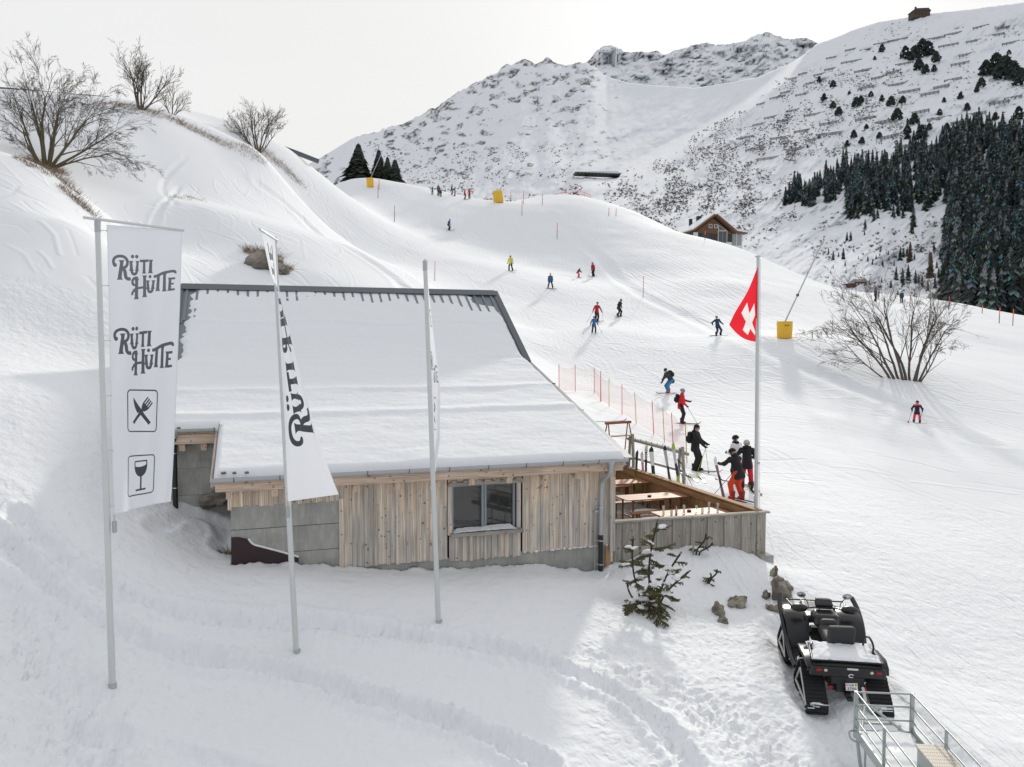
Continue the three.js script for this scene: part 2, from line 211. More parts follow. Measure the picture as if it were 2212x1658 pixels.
// snow relief: fine grain for the foreground, ski tracks for the slope
const grainTex = dataTex(640, 640, (u, v) => { const n = 128 + 150 * wrapFbm(u, v, 24, 5, 3) + 40 * wrapFbm(u, v, 200, 2, 9); return [n, n, n]; }, false, 1 / 2.4, 1 / 2.4);
const SLOPE = { x0: -75, z0: -165, s: 150 };
const trackTex = canvasTex(2048, 2048, (c, W) => {
  c.fillStyle = '#808080'; c.fillRect(0, 0, W, W);
  const r = rng(5), K = W / SLOPE.s;
  const stroke = (pts, w, col) => { c.strokeStyle = col; c.lineWidth = w; c.beginPath(); pts.forEach(([x, z], i) => { const a = (x - SLOPE.x0) * K, b = (z - SLOPE.z0) * K; i ? c.lineTo(a, b) : c.moveTo(a, b); }); c.stroke(); };
  // soft patches of scraped and drifted snow
  for (let i = 0; i < 2600; i++) { const x = r() * W, y = r() * W, s = 6 + r() * 40, g = 128 + (r() - 0.5) * 60; c.fillStyle = `rgba(${g},${g},${g},0.18)`; c.beginPath(); c.ellipse(x, y, s * (0.6 + r()), s * 0.35, r() * 3, 0, 7); c.fill(); }
  const piste = (x, z) => { const d = -z, c0 = 2 + (d - 30) * 0.02; return x > c0 - 24 - d * 0.06 && x < 26 + d * 0.28; };
  for (let i = 0; i < 760; i++) {
    const free = i % 9 === 0;
    let x = lerp(-60, 65, r()), z = lerp(-160, -28, r()), turn = r() * 6, amp = free ? 0.15 + r() * 0.35 : 0.2 + r() * 0.5, wl = 12 + r() * 26, len = 8 + r() * (free ? 46 : 26), pts = [[], []];
    if (!free && !piste(x, z)) continue; if (x < -22) continue;
    const gap = 0.1 + r() * 0.2, drift = (r() - 0.5) * 0.9;
    for (let s = 0; s < len; s += 0.7) { if (x < -20 - z * 0.02) break;
      const e = 1.5, gx = (baseY(x + e, z) - baseY(x - e, z)), gz = (baseY(x, z + e) - baseY(x, z - e)), a = Math.atan2(-gz, -gx) + amp * Math.sin(s / wl * 6.28 + turn) - 0.1 + drift;
      x += Math.cos(a) * 0.7; z += Math.sin(a) * 0.7;
      for (const k of [0, 1]) { const o = (k - 0.5) * gap * 2; pts[k].push([x - Math.sin(a) * o, z + Math.cos(a) * o]); }
    }
    const w = 1.2 + r() * 2.4, dk = Math.floor(40 + r() * 60), lt = Math.floor(150 + r() * 60);
    for (const p of pts) { stroke(p.map(([a, b]) => [a + 0.13, b + 0.05]), w * 1.3, `rgba(${lt},${lt},${lt},0.3)`); stroke(p, w, `rgba(${dk},${dk},${dk},0.38)`); }
  }
  // long sweeping lines across the untracked side
  for (let i = 0; i < 70; i++) {
    const u = r(), v = r(), a = [1290 + 190 * u, 500 + 90 * v], e = [1880 + 330 * r(), 690 + 170 * v + 60 * (r() - 0.5)], b = r() * 70 - 20, P = []; for (let k = 0; k <= 14; k++) { const t = k / 14, px = lerp(a[0], e[0], t), py = lerp(a[1], e[1], t) + b * Math.sin(t * 3.14) + 9 * Math.sin(t * (5 + 6 * u) + i), q = hitBase(px, py, 20); if (-q[2] > 25 && -q[2] < 150) P.push([q[0], q[2]]); }
    const sm = []; for (let k = 0; k < P.length - 1; k++) { if (Math.hypot(P[k][0] - P[k + 1][0], P[k][1] - P[k + 1][1]) > 25) break; for (let q = 0; q < 4; q++) sm.push([lerp(P[k][0], P[k + 1][0], q / 4), lerp(P[k][1], P[k + 1][1], q / 4)]); }
    if (sm.length > 4) { const w = 1.5 + r() * 2.5; stroke(sm.map(([x, z]) => [x + 0.2, z + 0.1]), w, 'rgba(215,215,215,0.4)'); stroke(sm, w, `rgba(25,25,25,${(0.35 + 0.3 * r()).toFixed(2)})`); }
  }
  // short skids
  for (let i = 0; i < 9000; i++) { const x = lerp(-40, 60, r()), z = lerp(-155, -26, r()); if (!piste(x, z)) continue; const a = 0.6 + (r() - 0.5) * 1.5, l = 0.6 + r() * 3.2, k = (r() - 0.5) * 0.8; const g = r() < 0.6 ? 40 : 215; stroke([[x, z], [x + Math.cos(a) * l / 2, z + Math.sin(a) * l / 2], [x + Math.cos(a) * l / 2 + Math.cos(a + k) * l / 2, z + Math.sin(a) * l / 2 + Math.sin(a + k) * l / 2]], 0.8 + r() * 2, `rgba(${g},${g},${g},${(0.25 + r() * 0.4).toFixed(2)})`); }
}, false);
trackTex.flipY = false;
const NEAR = { x0: -17, z0: -33, s: 34 };
const nearTex = canvasTex(2048, 2048, (c, W) => {
  const K = W / NEAR.s, r = rng(9), T = 256, im = c.createImageData ? c.createImageData(T, T) : new ImageData(T, T);
  for (let j = 0; j < T; j++) for (let i = 0; i < T; i++) { const n = 128 + 75 * wrapFbm(i / T, j / T, 24, 4, 3) + 22 * wrapFbm(i / T, j / T, 128, 1, 9), k = (j * T + i) * 4; im.data[k] = im.data[k + 1] = im.data[k + 2] = n; im.data[k + 3] = 255; }
  for (let j = 0; j < W; j += T) for (let i = 0; i < W; i += T) c.putImageData(im, i, j);
  const X = (x) => (x - NEAR.x0) * K, Z = (z) => (z - NEAR.z0) * K, spot = (x, z, rx, rz, a, g, al) => { c.fillStyle = `rgba(${g},${g},${g},${al})`; c.beginPath(); c.ellipse(X(x), Z(z), rx * K, rz * K, a, 0, 7); c.fill(); };
  const seg = (x0, z0, x1, z1, w, g, al) => { c.strokeStyle = `rgba(${g},${g},${g},${al})`; c.lineWidth = w * K; c.beginPath(); c.moveTo(X(x0), Z(z0)); c.lineTo(X(x1), Z(z1)); c.stroke(); };
  const A = hitBase(1760, 1180), B = hitBase(2150, 1560), d = [B[0] - A[0], B[2] - A[2]], L = Math.hypot(...d); d[0] /= L; d[1] /= L; const n = [-d[1], d[0]];
  // groomed ribs in strips right of the quad
  for (let q = -60; q < 60; q++) { const o = q * 0.15; for (let t = -6; t < L + 6; t += 0.5) { const x = A[0] + d[0] * t + n[0] * o, z = A[2] + d[1] * t + n[1] * o; if (x < 5.2 + Math.max(0, z + 18) * 0.1) continue; const m = noise(x * 0.7, z * 0.7); if (m < -0.05) continue; seg(x, z, x + d[0] * 0.52, z + d[1] * 0.52, 0.05, 40, 0.22); } }
  // ski lines down the piste side
  for (let i = 0; i < 110; i++) { const x = 4.5 + r() * 12, z = -33 + r() * 24, a = Math.atan2(d[1], d[0]) + (r() - 0.5) * 0.5, l = 2 + r() * 7, g = r() < 0.6 ? 30 : 225; seg(x, z, x + Math.cos(a) * l, z + Math.sin(a) * l, 0.03 + r() * 0.05, g, 0.3 + r() * 0.3); }
  // boot prints
  const step = (x, z, a) => { for (let k = 7; k > 0; k--) spot(x, z, 0.2 * k / 7, 0.1 * k / 7, a, 20, 0.11); for (let k = 0; k < 3; k++) spot(x + (r() - 0.5) * 0.35, z + (r() - 0.5) * 0.25, 0.03 + 0.03 * r(), 0.03, r() * 3, 220, 0.3); };
  const walk = (pts, sp = 0.42) => { for (let i = 0; i < pts.length - 1; i++) { const p = hitBase(...pts[i]), q = hitBase(...pts[i + 1]), l = Math.hypot(q[0] - p[0], q[2] - p[2]), a = Math.atan2(q[2] - p[2], q[0] - p[0]); for (let t = 0, k = 0; t < l; t += sp, k++) step(p[0] + Math.cos(a) * t + (k % 2 ? 0.1 : -0.1) * Math.sin(a) + (r() - 0.5) * 0.08, p[2] + Math.sin(a) * t - (k % 2 ? 0.1 : -0.1) * Math.cos(a) + (r() - 0.5) * 0.08, a + (r() - 0.5) * 0.3); } };
  walk([[1640, 1400], [1700, 1480], [1740, 1560], [1790, 1640]]); walk([[1620, 1440], [1650, 1530], [1720, 1640]], 0.5); walk([[1760, 1270], [1900, 1330], [1990, 1390], [2080, 1450], [2180, 1540]], 0.55); walk([[1700, 1180], [1850, 1250], [2000, 1300], [2200, 1380]], 0.6); walk([[60, 1180], [200, 1280], [420, 1360], [640, 1430]], 0.5); walk([[20, 1260], [140, 1350], [300, 1440]], 0.5); walk([[1330, 1440], [1450, 1510], [1560, 1600]], 0.5); walk([[1700, 1100], [1680, 1160], [1720, 1230], [1750, 1300]], 0.5);
  for (let i = 0; i < 2400; i++) { const left = i % 2, x = left ? -4 - r() * 7 : 1.2 + r() * 4.5, z = left ? -6 - r() * 9 : -9 - r() * 7; spot(x, z, 0.02 + r() * 0.05, 0.02 + r() * 0.04, r() * 3, r() < 0.55 ? 225 : 40, 0.35); }
  // tread marks behind the quad
  for (const o of [-0.47, 0.47]) for (let t = 0; t < 5; t += 0.075) { const x = 5.35 + o - t * 0.12, z = -12.1 + t; seg(x - 0.15, z, x + 0.15, z, 0.03, 50, 0.45); }
}, false);
nearTex.flipY = false; nearTex.wrapS = nearTex.wrapT = THREE.RepeatWrapping;
const snowNear = mat(0.86, 0.875, 0.895, 0.85, { bumpMap: nearTex, bumpScale: 0.06 });
const snowBack = mat(0.86, 0.875, 0.895, 0.85, { bumpMap: grainTex, bumpScale: 0.02 });
const snowFar = mat(0.86, 0.875, 0.895, 0.85, { bumpMap: trackTex, bumpScale: 0.12 });
{
  const polar = (a0, a1, na, r0, r1, nr, uvf) => grid(na, nr, (u, v) => { const a = lerp(a0, a1, u), r = r0 * Math.pow(r1 / r0, v), x = Math.sin(a) * r, z = 4 - Math.cos(a) * r; return [x, groundY(x, z), z, ...uvf(x, z)]; });
  const A = 58 * Math.PI / 180;
  struct('snow_field', polar(-A, A, 1000, 7, 34, 430, (x, z) => [(x - NEAR.x0) / NEAR.s, (z - NEAR.z0) / NEAR.s]), snowNear);
  struct('ski_slope', polar(-A, A, 800, 34, 225, 250, (x, z) => [(x - SLOPE.x0) / SLOPE.s, (z - SLOPE.z0) / SLOPE.s]), snowFar);
  struct('snow_ground', polar(A, 2 * Math.PI - A, 160, 7, 225, 60, (x, z) => [x, z]), snowBack);
}
// ---------- the mountains ----------
const curve = (tab) => (x) => { if (x <= tab[0][0]) return tab[0].slice(1); for (let i = 1; i < tab.length; i++) if (x <= tab[i][0]) { const [a, b] = [tab[i - 1], tab[i]], t = (x - a[0]) / (b[0] - a[0]); return a.slice(1).map((v, k) => lerp(v, b[k + 1], t)); } return tab[tab.length - 1].slice(1); };
const skyLine = curve([[540, 420], [640, 368], [690, 342], [730, 318], [760, 300], [800, 287], [850, 272], [880, 262], [900, 250], [930, 238], [960, 222], [1000, 192], [1030, 178], [1050, 165], [1075, 153], [1100, 138], [1115, 134], [1130, 130], [1160, 135], [1180, 128], [1205, 134], [1222, 141], [1250, 133], [1265, 134], [1285, 143], [1310, 165], [1360, 180], [1420, 185], [1500, 190], [1560, 181], [1640, 166], [1700, 140], [1740, 115], [1765, 95], [1800, 83], [1850, 62], [1900, 47], [1960, 38], [2000, 30], [2100, 20], [2212, 5], [2450, -50], [2800, -110]]);
const footAndFar = curve([[540, 470, 900, 520], [690, 470, 1000, 430], [850, 480, 1150, 390], [1100, 490, 1500, 370], [1262, 490, 1600, 360], [1420, 530, 1500, 330], [1560, 600, 1480, 290], [1700, 660, 1350, 250], [1765, 680, 1250, 235], [1900, 705, 1150, 215], [2212, 730, 1000, 200], [2800, 780, 800, 190]]);
const spur = curve([[1200, 410], [1260, 388], [1330, 378], [1380, 352], [1500, 288], [1600, 230], [1640, 200], [1700, 150], [1765, 60], [2900, -400]]);
function mountainDepth(px, py) {
  const top = skyLine(px)[0], [bot, far, near] = footAndFar(px), t = clamp((bot - py) / (bot - top), 0, 1.0);
  let D = near * Math.pow(far / near, Math.pow(t, 1.05));
  D *= 1 - 0.16 * smooth(-14, 26, py - spur(px)[0]) * smooth(1190, 1300, px);
  const x = px / 100, y = py / 60;
  D *= 1 + (0.05 * fbm(x * 0.9 + y * 0.35, y * 0.7, 3) + 0.028 * fbm(x * 3.1 + y * 1.3, y * 1.8, 3) + 0.010 * (1 - 2 * Math.abs(fbm(x * 7 + y * 3.2, y * 3.5, 3)))) * smooth(0, 0.12, t) * (1 - 0.55 * smooth(0.9, 1, t));
  return D;
}
const onMountain = (px, py) => at(px, py, mountainDepth(px, py));
const SNOWC = [0.8, 0.82, 0.85], ROCK = [0.13, 0.125, 0.12];
{
  const N = 760, R = 250;
  const g = grid(N, R + 8, (u, v, i, j) => {
    const px = lerp(560, 2800, Math.pow(u, 1)), [bot] = footAndFar(px);
    let top = skyLine(px)[0]; const craggy = smooth(700, 900, px) * (1 - smooth(1290, 1330, px));
    top += craggy * 7 * fbm(px / 16, 3, 4) + 2.0 * fbm(px / 7, 8, 2) * (0.3 + craggy);
    const t = j / R; let p;
    if (t <= 1) { const py = lerp(bot, top, t), d = mountainDepth(px, Math.max(py, skyLine(px)[0])); p = at(px, py, d); }
    else { const d = mountainDepth(px, skyLine(px)[0]); p = at(px, top, d); const k = (t - 1) * 9; p[0] *= 1 + 0.4 * k; p[2] *= 1 + 0.4 * k; p[1] -= 260 * k; }
    const py = lerp(bot, top, Math.min(t, 1)), X = px / 30, Y = py / 24;
    // bare rock: crags along the ridge and small outcrops
    let n = fbm(X * 1.5 + Y * 1.0, Y * 2.3 - X * 0.45, 5), rk = 0;
    rk = smooth(0.10, 0.2, n + 0.34 * craggy * smooth(0.62, 1.0, t) - 0.24 + 0.12 * smooth(0, 0.3, fbm(px / 160, py / 110, 2)));
    rk *= 0.25 + 0.75 * smooth(-0.25, 0.3, noise(px / 3.3, py / 2.6) + 0.4 * noise(px / 8, py / 5));
    rk *= 1 - smooth(1250, 1400, px) * 0.93;
    const q = 0.9 + 0.2 * noise(px / 9, py / 9);
    return [p[0], p[1], p[2], px / 40, py / 40, ...SNOWC.map((s, k) => lerp(s, ROCK[k] * q, rk))];
  });
  struct('mountain', g, new THREE.MeshStandardMaterial({ color: 0xffffff, vertexColors: true, roughness: 0.95 }));
  const top2 = curve([[1150, 235], [1240, 165], [1262, 138], [1275, 128], [1290, 108], [1300, 101], [1315, 97], [1328, 100], [1345, 109], [1370, 113], [1395, 112], [1420, 107], [1432, 118], [1450, 112], [1480, 101], [1520, 92], [1545, 95], [1590, 93], [1610, 88], [1625, 78], [1640, 72], [1655, 69], [1670, 73], [1690, 80], [1715, 84], [1740, 82], [1760, 90], [1790, 104], [1850, 130]]);
  const g2 = grid(330, 90, (u, v) => {
    const px = lerp(1150, 1850, u), t = Math.min(1, v * 1.08), top = top2(px)[0] + 3.5 * fbm(px / 9, 1, 4), py = lerp(250, top, t);
    const x = px / 60, y = py / 40, D = lerp(2000, 3100, Math.pow(t, 0.8)) * (1 + 0.09 * fbm(x, y * 1.2, 3) + 0.03 * (1 - 2 * Math.abs(fbm(x * 3 + y, y * 3, 3))));
    const p = at(px, py, D); if (v * 1.08 > 1) { p[1] -= (v * 1.08 - 1) * 9000; p[2] -= (v * 1.08 - 1) * 3000; }
    let n = fbm(px / 26 + py / 30, py / 14, 5); const rk = smooth(0.0, 0.16, n - 0.24 + 0.16 * smooth(0.55, 0.85, t) * smooth(0, 0.25, fbm(px / 70 + 4, 2, 2) + 0.1)) * (0.6 + 0.4 * noise(px / 2.5, py / 2.5));
    return [...p, u, v, ...SNOWC.map((s, k) => lerp(s, ROCK[k] * 1.9, clamp(rk) * 0.6))];
  });
  struct('distant_mountain', g2, new THREE.MeshStandardMaterial({ color: 0xffffff, vertexColors: true, roughness: 0.95 }));
}
// ---------- shared materials ----------
const woodTex = (seed, c1, c2, knots, weather) => dataTex(256, 512, (u, v) => { // u: 1 m across, v: 2.4 m along
  const g = wrapFbm(u + 0.02 * wrapFbm(u, v, 4, 2, seed), v * 0.06, 64, 4, seed) * 0.9 + 0.35 * wrapFbm(u, v, 6, 3, seed + 4);
  let k = 0; for (const [a, b, r] of knots) { const d = Math.hypot((u - a) * 1, (v - b) * 2.4) / r; if (d < 1) k = Math.max(k, 1 - d * d); }
  const w = weather ? clamp(smooth(0.42, 0.98, v + 0.55 * wrapFbm(u, v * 0.25, 16, 4, seed + 9))) : 0.4, s = 1 + 0.26 * g - 0.4 * k;
  return [0, 1, 2].map((i) => lerp(c1[i], c2[i], w) * s);
}, true, 1, 1 / 2.4);
const knotList = (seed, n) => { const r = rng(seed); return Array.from({ length: n }, () => [r(), r(), 0.012 + r() * 0.022]); };
const boardMats = [[1, [202, 193, 181], [222, 202, 178]], [2, [190, 183, 175], [217, 197, 174]], [3, [210, 198, 183], [228, 208, 184]], [4, [180, 175, 168], [208, 190, 169]]].map(([s, a, b]) => { const t = woodTex(s, a, b, knotList(s, 26), true); return new THREE.MeshStandardMaterial({ map: t, roughness: 0.85, bumpMap: t, bumpScale: 0.004 }); });
const greyWood = [[5, [166, 160, 150], [156, 150, 140]], [6, [150, 147, 141], [162, 154, 143]], [7, [174, 168, 157], [156, 150, 141]]].map(([s, a, b]) => { const t = woodTex(s, a, b, knotList(s, 24), false); return new THREE.MeshStandardMaterial({ map: t, roughness: 0.85, bumpMap: t, bumpScale: 0.004 }); });
const brownWoodT = woodTex(8, [158, 122, 86], [170, 132, 92], knotList(8, 24), false), brownWood = new THREE.MeshStandardMaterial({ map: brownWoodT, roughness: 0.8, bumpMap: brownWoodT, bumpScale: 0.003 });
const beamT = woodTex(9, [192, 172, 154], [204, 180, 158], knotList(9, 30), false), beamWood = new THREE.MeshStandardMaterial({ map: beamT, roughness: 0.85, bumpMap: beamT, bumpScale: 0.003 });
const orangeT = woodTex(10, [150, 96, 62], [164, 112, 76], knotList(10, 16), false), tableWood = new THREE.MeshStandardMaterial({ map: orangeT, roughness: 0.55 });
const concT = dataTex(384, 384, (u, v) => { const n = wrapFbm(u, v, 5, 6, 20), f = wrapFbm(u, v, 120, 2, 21), b = wrapFbm(u * 0.15, v, 48, 3, 22), p = f > 0.42 ? -26 : 0; const s = 166 + 22 * n + 14 * f + 12 * b + p; return [s, s, s * 0.965]; }, true, 1 / 1.6, 1 / 1.6);
const concrete = new THREE.MeshStandardMaterial({ map: concT, roughness: 0.92, bumpMap: concT, bumpScale: 0.006 });
const zinc = mat(0.47, 0.49, 0.5, 0.45, { metalness: 0.35 }), galv = mat(0.42, 0.46, 0.45, 0.42, { metalness: 0.6 }), darkMetal = mat(0.12, 0.135, 0.15, 0.5, { metalness: 0.3 }), blackPipe = mat(0.02, 0.02, 0.022, 0.5), steel = mat(0.6, 0.6, 0.6, 0.3, { metalness: 0.8 });
const snowPatch = mat(0.86, 0.875, 0.895, 0.85);
const glass = new THREE.MeshPhysicalMaterial({ color: 0xffffff, roughness: 0.02, transmission: 1, thickness: 0, ior: 1.52, specularIntensity: 1 });
const blackPlastic = mat(0.015, 0.015, 0.017, 0.45);

// ---------- the hut ----------
const ROOF = { eave: [0.45, 2.5], brk: [-6.6, 4.56], ridge: [-10.2, 6.95], x0: -10.12, x1: 0.15, xl: -8.76, leftEave: -2.0 };
const roofY = (z) => (z > ROOF.brk[0] ? lerp(ROOF.eave[1], ROOF.brk[1], (ROOF.eave[0] - z) / (ROOF.eave[0] - ROOF.brk[0])) : lerp(ROOF.brk[1], ROOF.ridge[1], (ROOF.brk[0] - z) / (ROOF.brk[0] - ROOF.ridge[0])));
{
  const hut = thing('mountain_hut', 'timber mountain hut with a snow covered roof, gutter and one wide window', 'hut', [HUT.x, 0, HUT.z], HUT.a);
  const P = (n, g, m, p = hut) => mesh(n, g, m, p), r = rng(31);
  // inner shell so that the house is closed
  const shell = mat(0.05, 0.045, 0.04, 0.9);
  P('inner_wall', [bx(8.3, 0.1, 9.6, [-4.2, 0.3, -5.05]), bx(0.12, 2.2, 9.6, [-8.36, 1.3, -5.05]), bx(0.12, 2.4, 9.9, [-0.07, 1.2, -5.1]), bx(8.4, 6.3, 0.12, [-4.2, 3.1, -10.1]), bx(4.28, 2.6, 0.05, [-6.2, 1.2, -0.125]), bx(2.2, 2.6, 0.05, [-1.15, 1.2, -0.125]), bx(1.8, 1.3, 0.05, [-3.1, 0.35, -0.125]), bx(1.8, 0.45, 0.05, [-3.1, 2.32, -0.125])], shell);
  for (const gw of [prism([[0.13, -0.6], [9.85, -0.6], [10.0, 6.6], [6.6, 4.4], [0.13, 2.4]], 0.06, new THREE.Matrix4().makeRotationY(Math.PI / 2).setPosition(-0.03, 0, 0)), prism([[2.3, -0.6], [10, -0.6], [10.0, 6.6], [6.6, 4.4], [2.3, 3.0]], 0.06, new THREE.Matrix4().makeRotationY(Math.PI / 2).setPosition(-9.9, 0, 0))]) P('gable_wall', gw, greyWood[0]);
  // concrete: plinth right, shuttered wall left with its pour lines
  P('concrete_plinth', bx(6.24, 1.15, 0.2, [-3.15, -0.12, -0.1], null, 'x'), concrete);
  for (const [a, b, k] of [[-0.4, 0.86, 0], [0.872, 1.395, 1], [1.407, 1.9, 0]]) P('concrete_course', bx(2.16, b - a, 0.26, [-7.37, (a + b) / 2, -0.13 + 0.004 * k], null, 'x'), concrete);
  P('concrete_course', bx(1.62, 0.62, 0.2, [-9.28, 2.69, -2.3], null, 'x'), concrete); P('concrete_course', bx(1.62, 0.6, 0.2, [-9.28, 2.075, -2.305], null, 'x'), concrete); P('concrete_course', bx(1.62, 1.4, 0.2, [-9.28, 1.07, -2.3], null, 'x'), concrete);
  // board and batten cladding
  const board = (x, w, y0, y1, z, t, m, name) => { const g = bx(w, y1 - y0, t, [0, 0, 0], null, 'y', Math.min(0.004, w / 8)), U = g.attributes.uv, Q = g.attributes.position, o = r(); for (let i = 0; i < Q.count; i++) U.setXY(i, U.getX(i) * 1 + o, Q.getY(i) + (y0 + y1) / 2 - 0.05); g.translate(x + w / 2, (y0 + y1) / 2, z); return P(name, g, m); };
  const clad = (x0, x1, y0, y1, wmin = 0.2, wmax = 0.3) => {
    let x = x0; while (x < x1 - 0.02) { let w = Math.min(lerp(wmin, wmax, r()), x1 - x); if (x1 - x - w < 0.1) w = x1 - x; const lo = y0 - r() * 0.03; board(x, w - 0.004, lo, y1, 0.012 + r() * 0.006, 0.024, boardMats[Math.floor(r() * 4)], 'wall_board'); if (x > x0 + 0.01) { const bw = 0.06 + r() * 0.035; board(x - bw / 2, bw, lo - 0.02 * r(), y1, 0.044, 0.03, boardMats[Math.floor(r() * 4)], 'batten'); } x += w; }
  };
  clad(-8.45, -6.235, 1.9, 2.42, 0.16, 0.22); clad(-6.24, -3.98, 0.45, 2.42); clad(-2.24, -0.06, 0.45, 2.42); clad(-3.96, -2.26, 2.1, 2.42, 0.18, 0.24); clad(-3.94, -2.28, 0.4, 0.93, 0.14, 0.19);
  board(-6.31, 0.09, 0.3, 1.93, 0.03, 0.06, boardMats[2], 'corner_post'); board(-0.09, 0.13, 0.3, 2.42, 0.05, 0.07, boardMats[1], 'corner_post'); board(-8.5, 0.07, 1.83, 2.42, 0.05, 0.06, boardMats[0], 'corner_post');
  // window: trim boards, frame, two panes, snowy sill
  const win = P('window', [bx(0.05, 1.06, 0.09, [-3.86, 1.55, -0.05]), bx(0.05, 1.06, 0.09, [-2.43, 1.55, -0.05]), bx(1.4, 0.05, 0.09, [-3.145, 2.055, -0.05]), bx(1.4, 0.06, 0.09, [-3.145, 1.05, -0.05]), bx(0.04, 0.96, 0.085, [-3.17, 1.555, -0.045]), bx(0.04, 0.96, 0.085, [-3.1, 1.555, -0.045]), bx(0.05, 0.96, 0.06, [-3.135, 1.555, -0.06])], mat(0.27, 0.31, 0.33, 0.4, { metalness: 0.3 }));
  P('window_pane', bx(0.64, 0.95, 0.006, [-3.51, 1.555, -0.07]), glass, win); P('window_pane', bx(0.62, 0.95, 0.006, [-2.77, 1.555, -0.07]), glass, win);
  P('window_trim', bx(1.72, 0.085, 0.09, [-3.1, 2.09, 0.05], [0, 0, 0.006], 'x', 0.004), greyWood[2], win);
  P('window_trim', bx(0.09, 1.1, 0.075, [-3.93, 1.52, 0.04], null, 'y', 0.004), boardMats[0], win); P('window_trim', bx(0.09, 1.06, 0.075, [-2.34, 1.54, 0.04], null, 'y', 0.004), boardMats[1], win);
  P('window_sill', bx(1.66, 0.085, 0.2, [-3.1, 0.985, 0.09], null, 'x', 0.005), greyWood[1], win);
  P('sill_snow', grid(60, 14, (u, v) => { const x = lerp(-3.86, -2.4, u), z = lerp(0.175, -0.02, v), e = Math.min(u, 1 - u, 1) * 12; const h = (0.03 + 0.06 * v * (0.75 + 0.5 * noise(x * 4, 3))) * Math.min(1, e) + 0.008 * noise(x * 18, z * 18); return [x, 1.028 + Math.max(0.001, h * Math.min(1, (0.16 + v) * 4)), z]; }), snowPatch, win);
  for (let k = 0; k < 7; k++) { const x = -3.85 + k * 0.25 + r() * 0.06; P('snow_clump', ball(0.05, [x, 2.142, 0.055], [1.5 + r(), 0.35, 0.8], 8, 5), snowPatch, win); }
  for (let k = 0; k < 16; k++) { const x = -2.2 + k * 0.135 + r() * 0.03; if (r() < 0.8) P('snow_clump', ball(0.03, [x, 0.445 + r() * 0.012, 0.04], [1 + r() * 1.6, 0.5 + r() * 0.7, 0.9], 7, 5), snowPatch); }
  // curtains and a room behind the glass
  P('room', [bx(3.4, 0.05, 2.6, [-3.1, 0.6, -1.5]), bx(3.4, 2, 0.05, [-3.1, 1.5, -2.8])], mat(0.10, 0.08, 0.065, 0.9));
  // fascia, rafters, gutter
  P('fascia', bx(8.76, 0.2, 0.08, [-4.33, 2.37, 0.42], null, 'x', 0.006), beamWood);
  for (let k = 0; k < 11; k++) P('rafter', bx(0.13, 0.16, 0.62, [-8.45 + k * 0.822 + (k % 3) * 0.03, 2.27, 0.1], [0.28, 0, 0], 'z', 0.004), beamWood);
  P('fascia', bx(1.5, 0.2, 0.08, [-9.4, 3.06, -1.93], null, 'x', 0.006), beamWood); for (const x of [-9.9, -9.5, -9.05]) P('rafter', bx(0.13, 0.16, 0.5, [x, 2.94, -2.2], [0.28, 0, 0], 'z', 0.004), beamWood);
  const gutter = (x0, x1, y, z) => {
    const prof = []; for (let k = 0; k <= 12; k++) { const a = Math.PI * k / 12; prof.push([Math.cos(a) * 0.075, -Math.sin(a) * 0.075]); } prof.push([-0.068, 0.012], [-0.066, 0]); for (let k = 12; k >= 0; k--) { const a = Math.PI * k / 12; prof.push([Math.cos(a) * 0.07, -Math.sin(a) * 0.07]); }
    const m = new THREE.Matrix4().makeRotationY(Math.PI / 2); m.setPosition(x0, y, z);
    const g = P('gutter', [prism(prof, x1 - x0, m), rod([x0, y + 0.004, z + 0.075], [x1, y + 0.004, z + 0.075], 0.011), bx(0.006, 0.07, 0.14, [x0 + 0.003, y - 0.03, z]), bx(0.006, 0.07, 0.14, [x1 - 0.003, y - 0.03, z])], zinc);
    for (let x = x0 + 0.42; x < x1; x += 0.86) { const q = []; for (let k = 0; k <= 8; k++) { const a = Math.PI * k / 8; q.push([x, y - Math.sin(a) * 0.081, z + Math.cos(a) * 0.081]); } P('gutter_bracket', [tube(q, 0.009, 5, 12), ball(0.014, [x, y + 0.012, z + 0.078], [1, 1, 1], 6, 5)], darkMetal, g); }
    return g;
  };
  gutter(-8.78, 0.12, 2.545, 0.53); gutter(-10.1, -8.78, 3.3, -1.83);
  P('downpipe', [lathe([[0.1, 0.1], [0.1, 0.06], [0.055, -0.06], [0.052, -0.1]], 12, [-0.29, 2.44, 0.53]), tube([[-0.29, 2.36, 0.53], [-0.29, 2.24, 0.5], [-0.31, 2.1, 0.33], [-0.33, 1.98, 0.17], [-0.335, 1.82, 0.12]], 0.05, 10, 20), rod([-0.335, 1.86, 0.12], [-0.345, 0.74, 0.12], 0.05, 0.05, 12), rod([-0.345, 0.78, 0.12], [-0.345, 0.73, 0.12], 0.058, 0.058, 12)], zinc);
  const bp = P('downpipe', rod([-0.345, 0.74, 0.12], [-0.345, -0.5, 0.12], 0.057, 0.057, 12), blackPipe); bp.userData.label = 'black lower length of downpipe';
  for (const y of [0.58, 0.02, 1.36]) P('pipe_clamp', [rod([-0.345, y, 0.12], [-0.345, y + 0.025, 0.12], 0.064, 0.064, 12), bx(0.12, 0.02, 0.02, [-0.4, y + 0.012, 0.09])], steel);
  P('conduit', [rod([-0.475, 1.27, 0.08], [-0.475, -0.4, 0.08], 0.012), bx(0.1, 0.05, 0.06, [-0.45, 1.28, 0.08])], zinc);
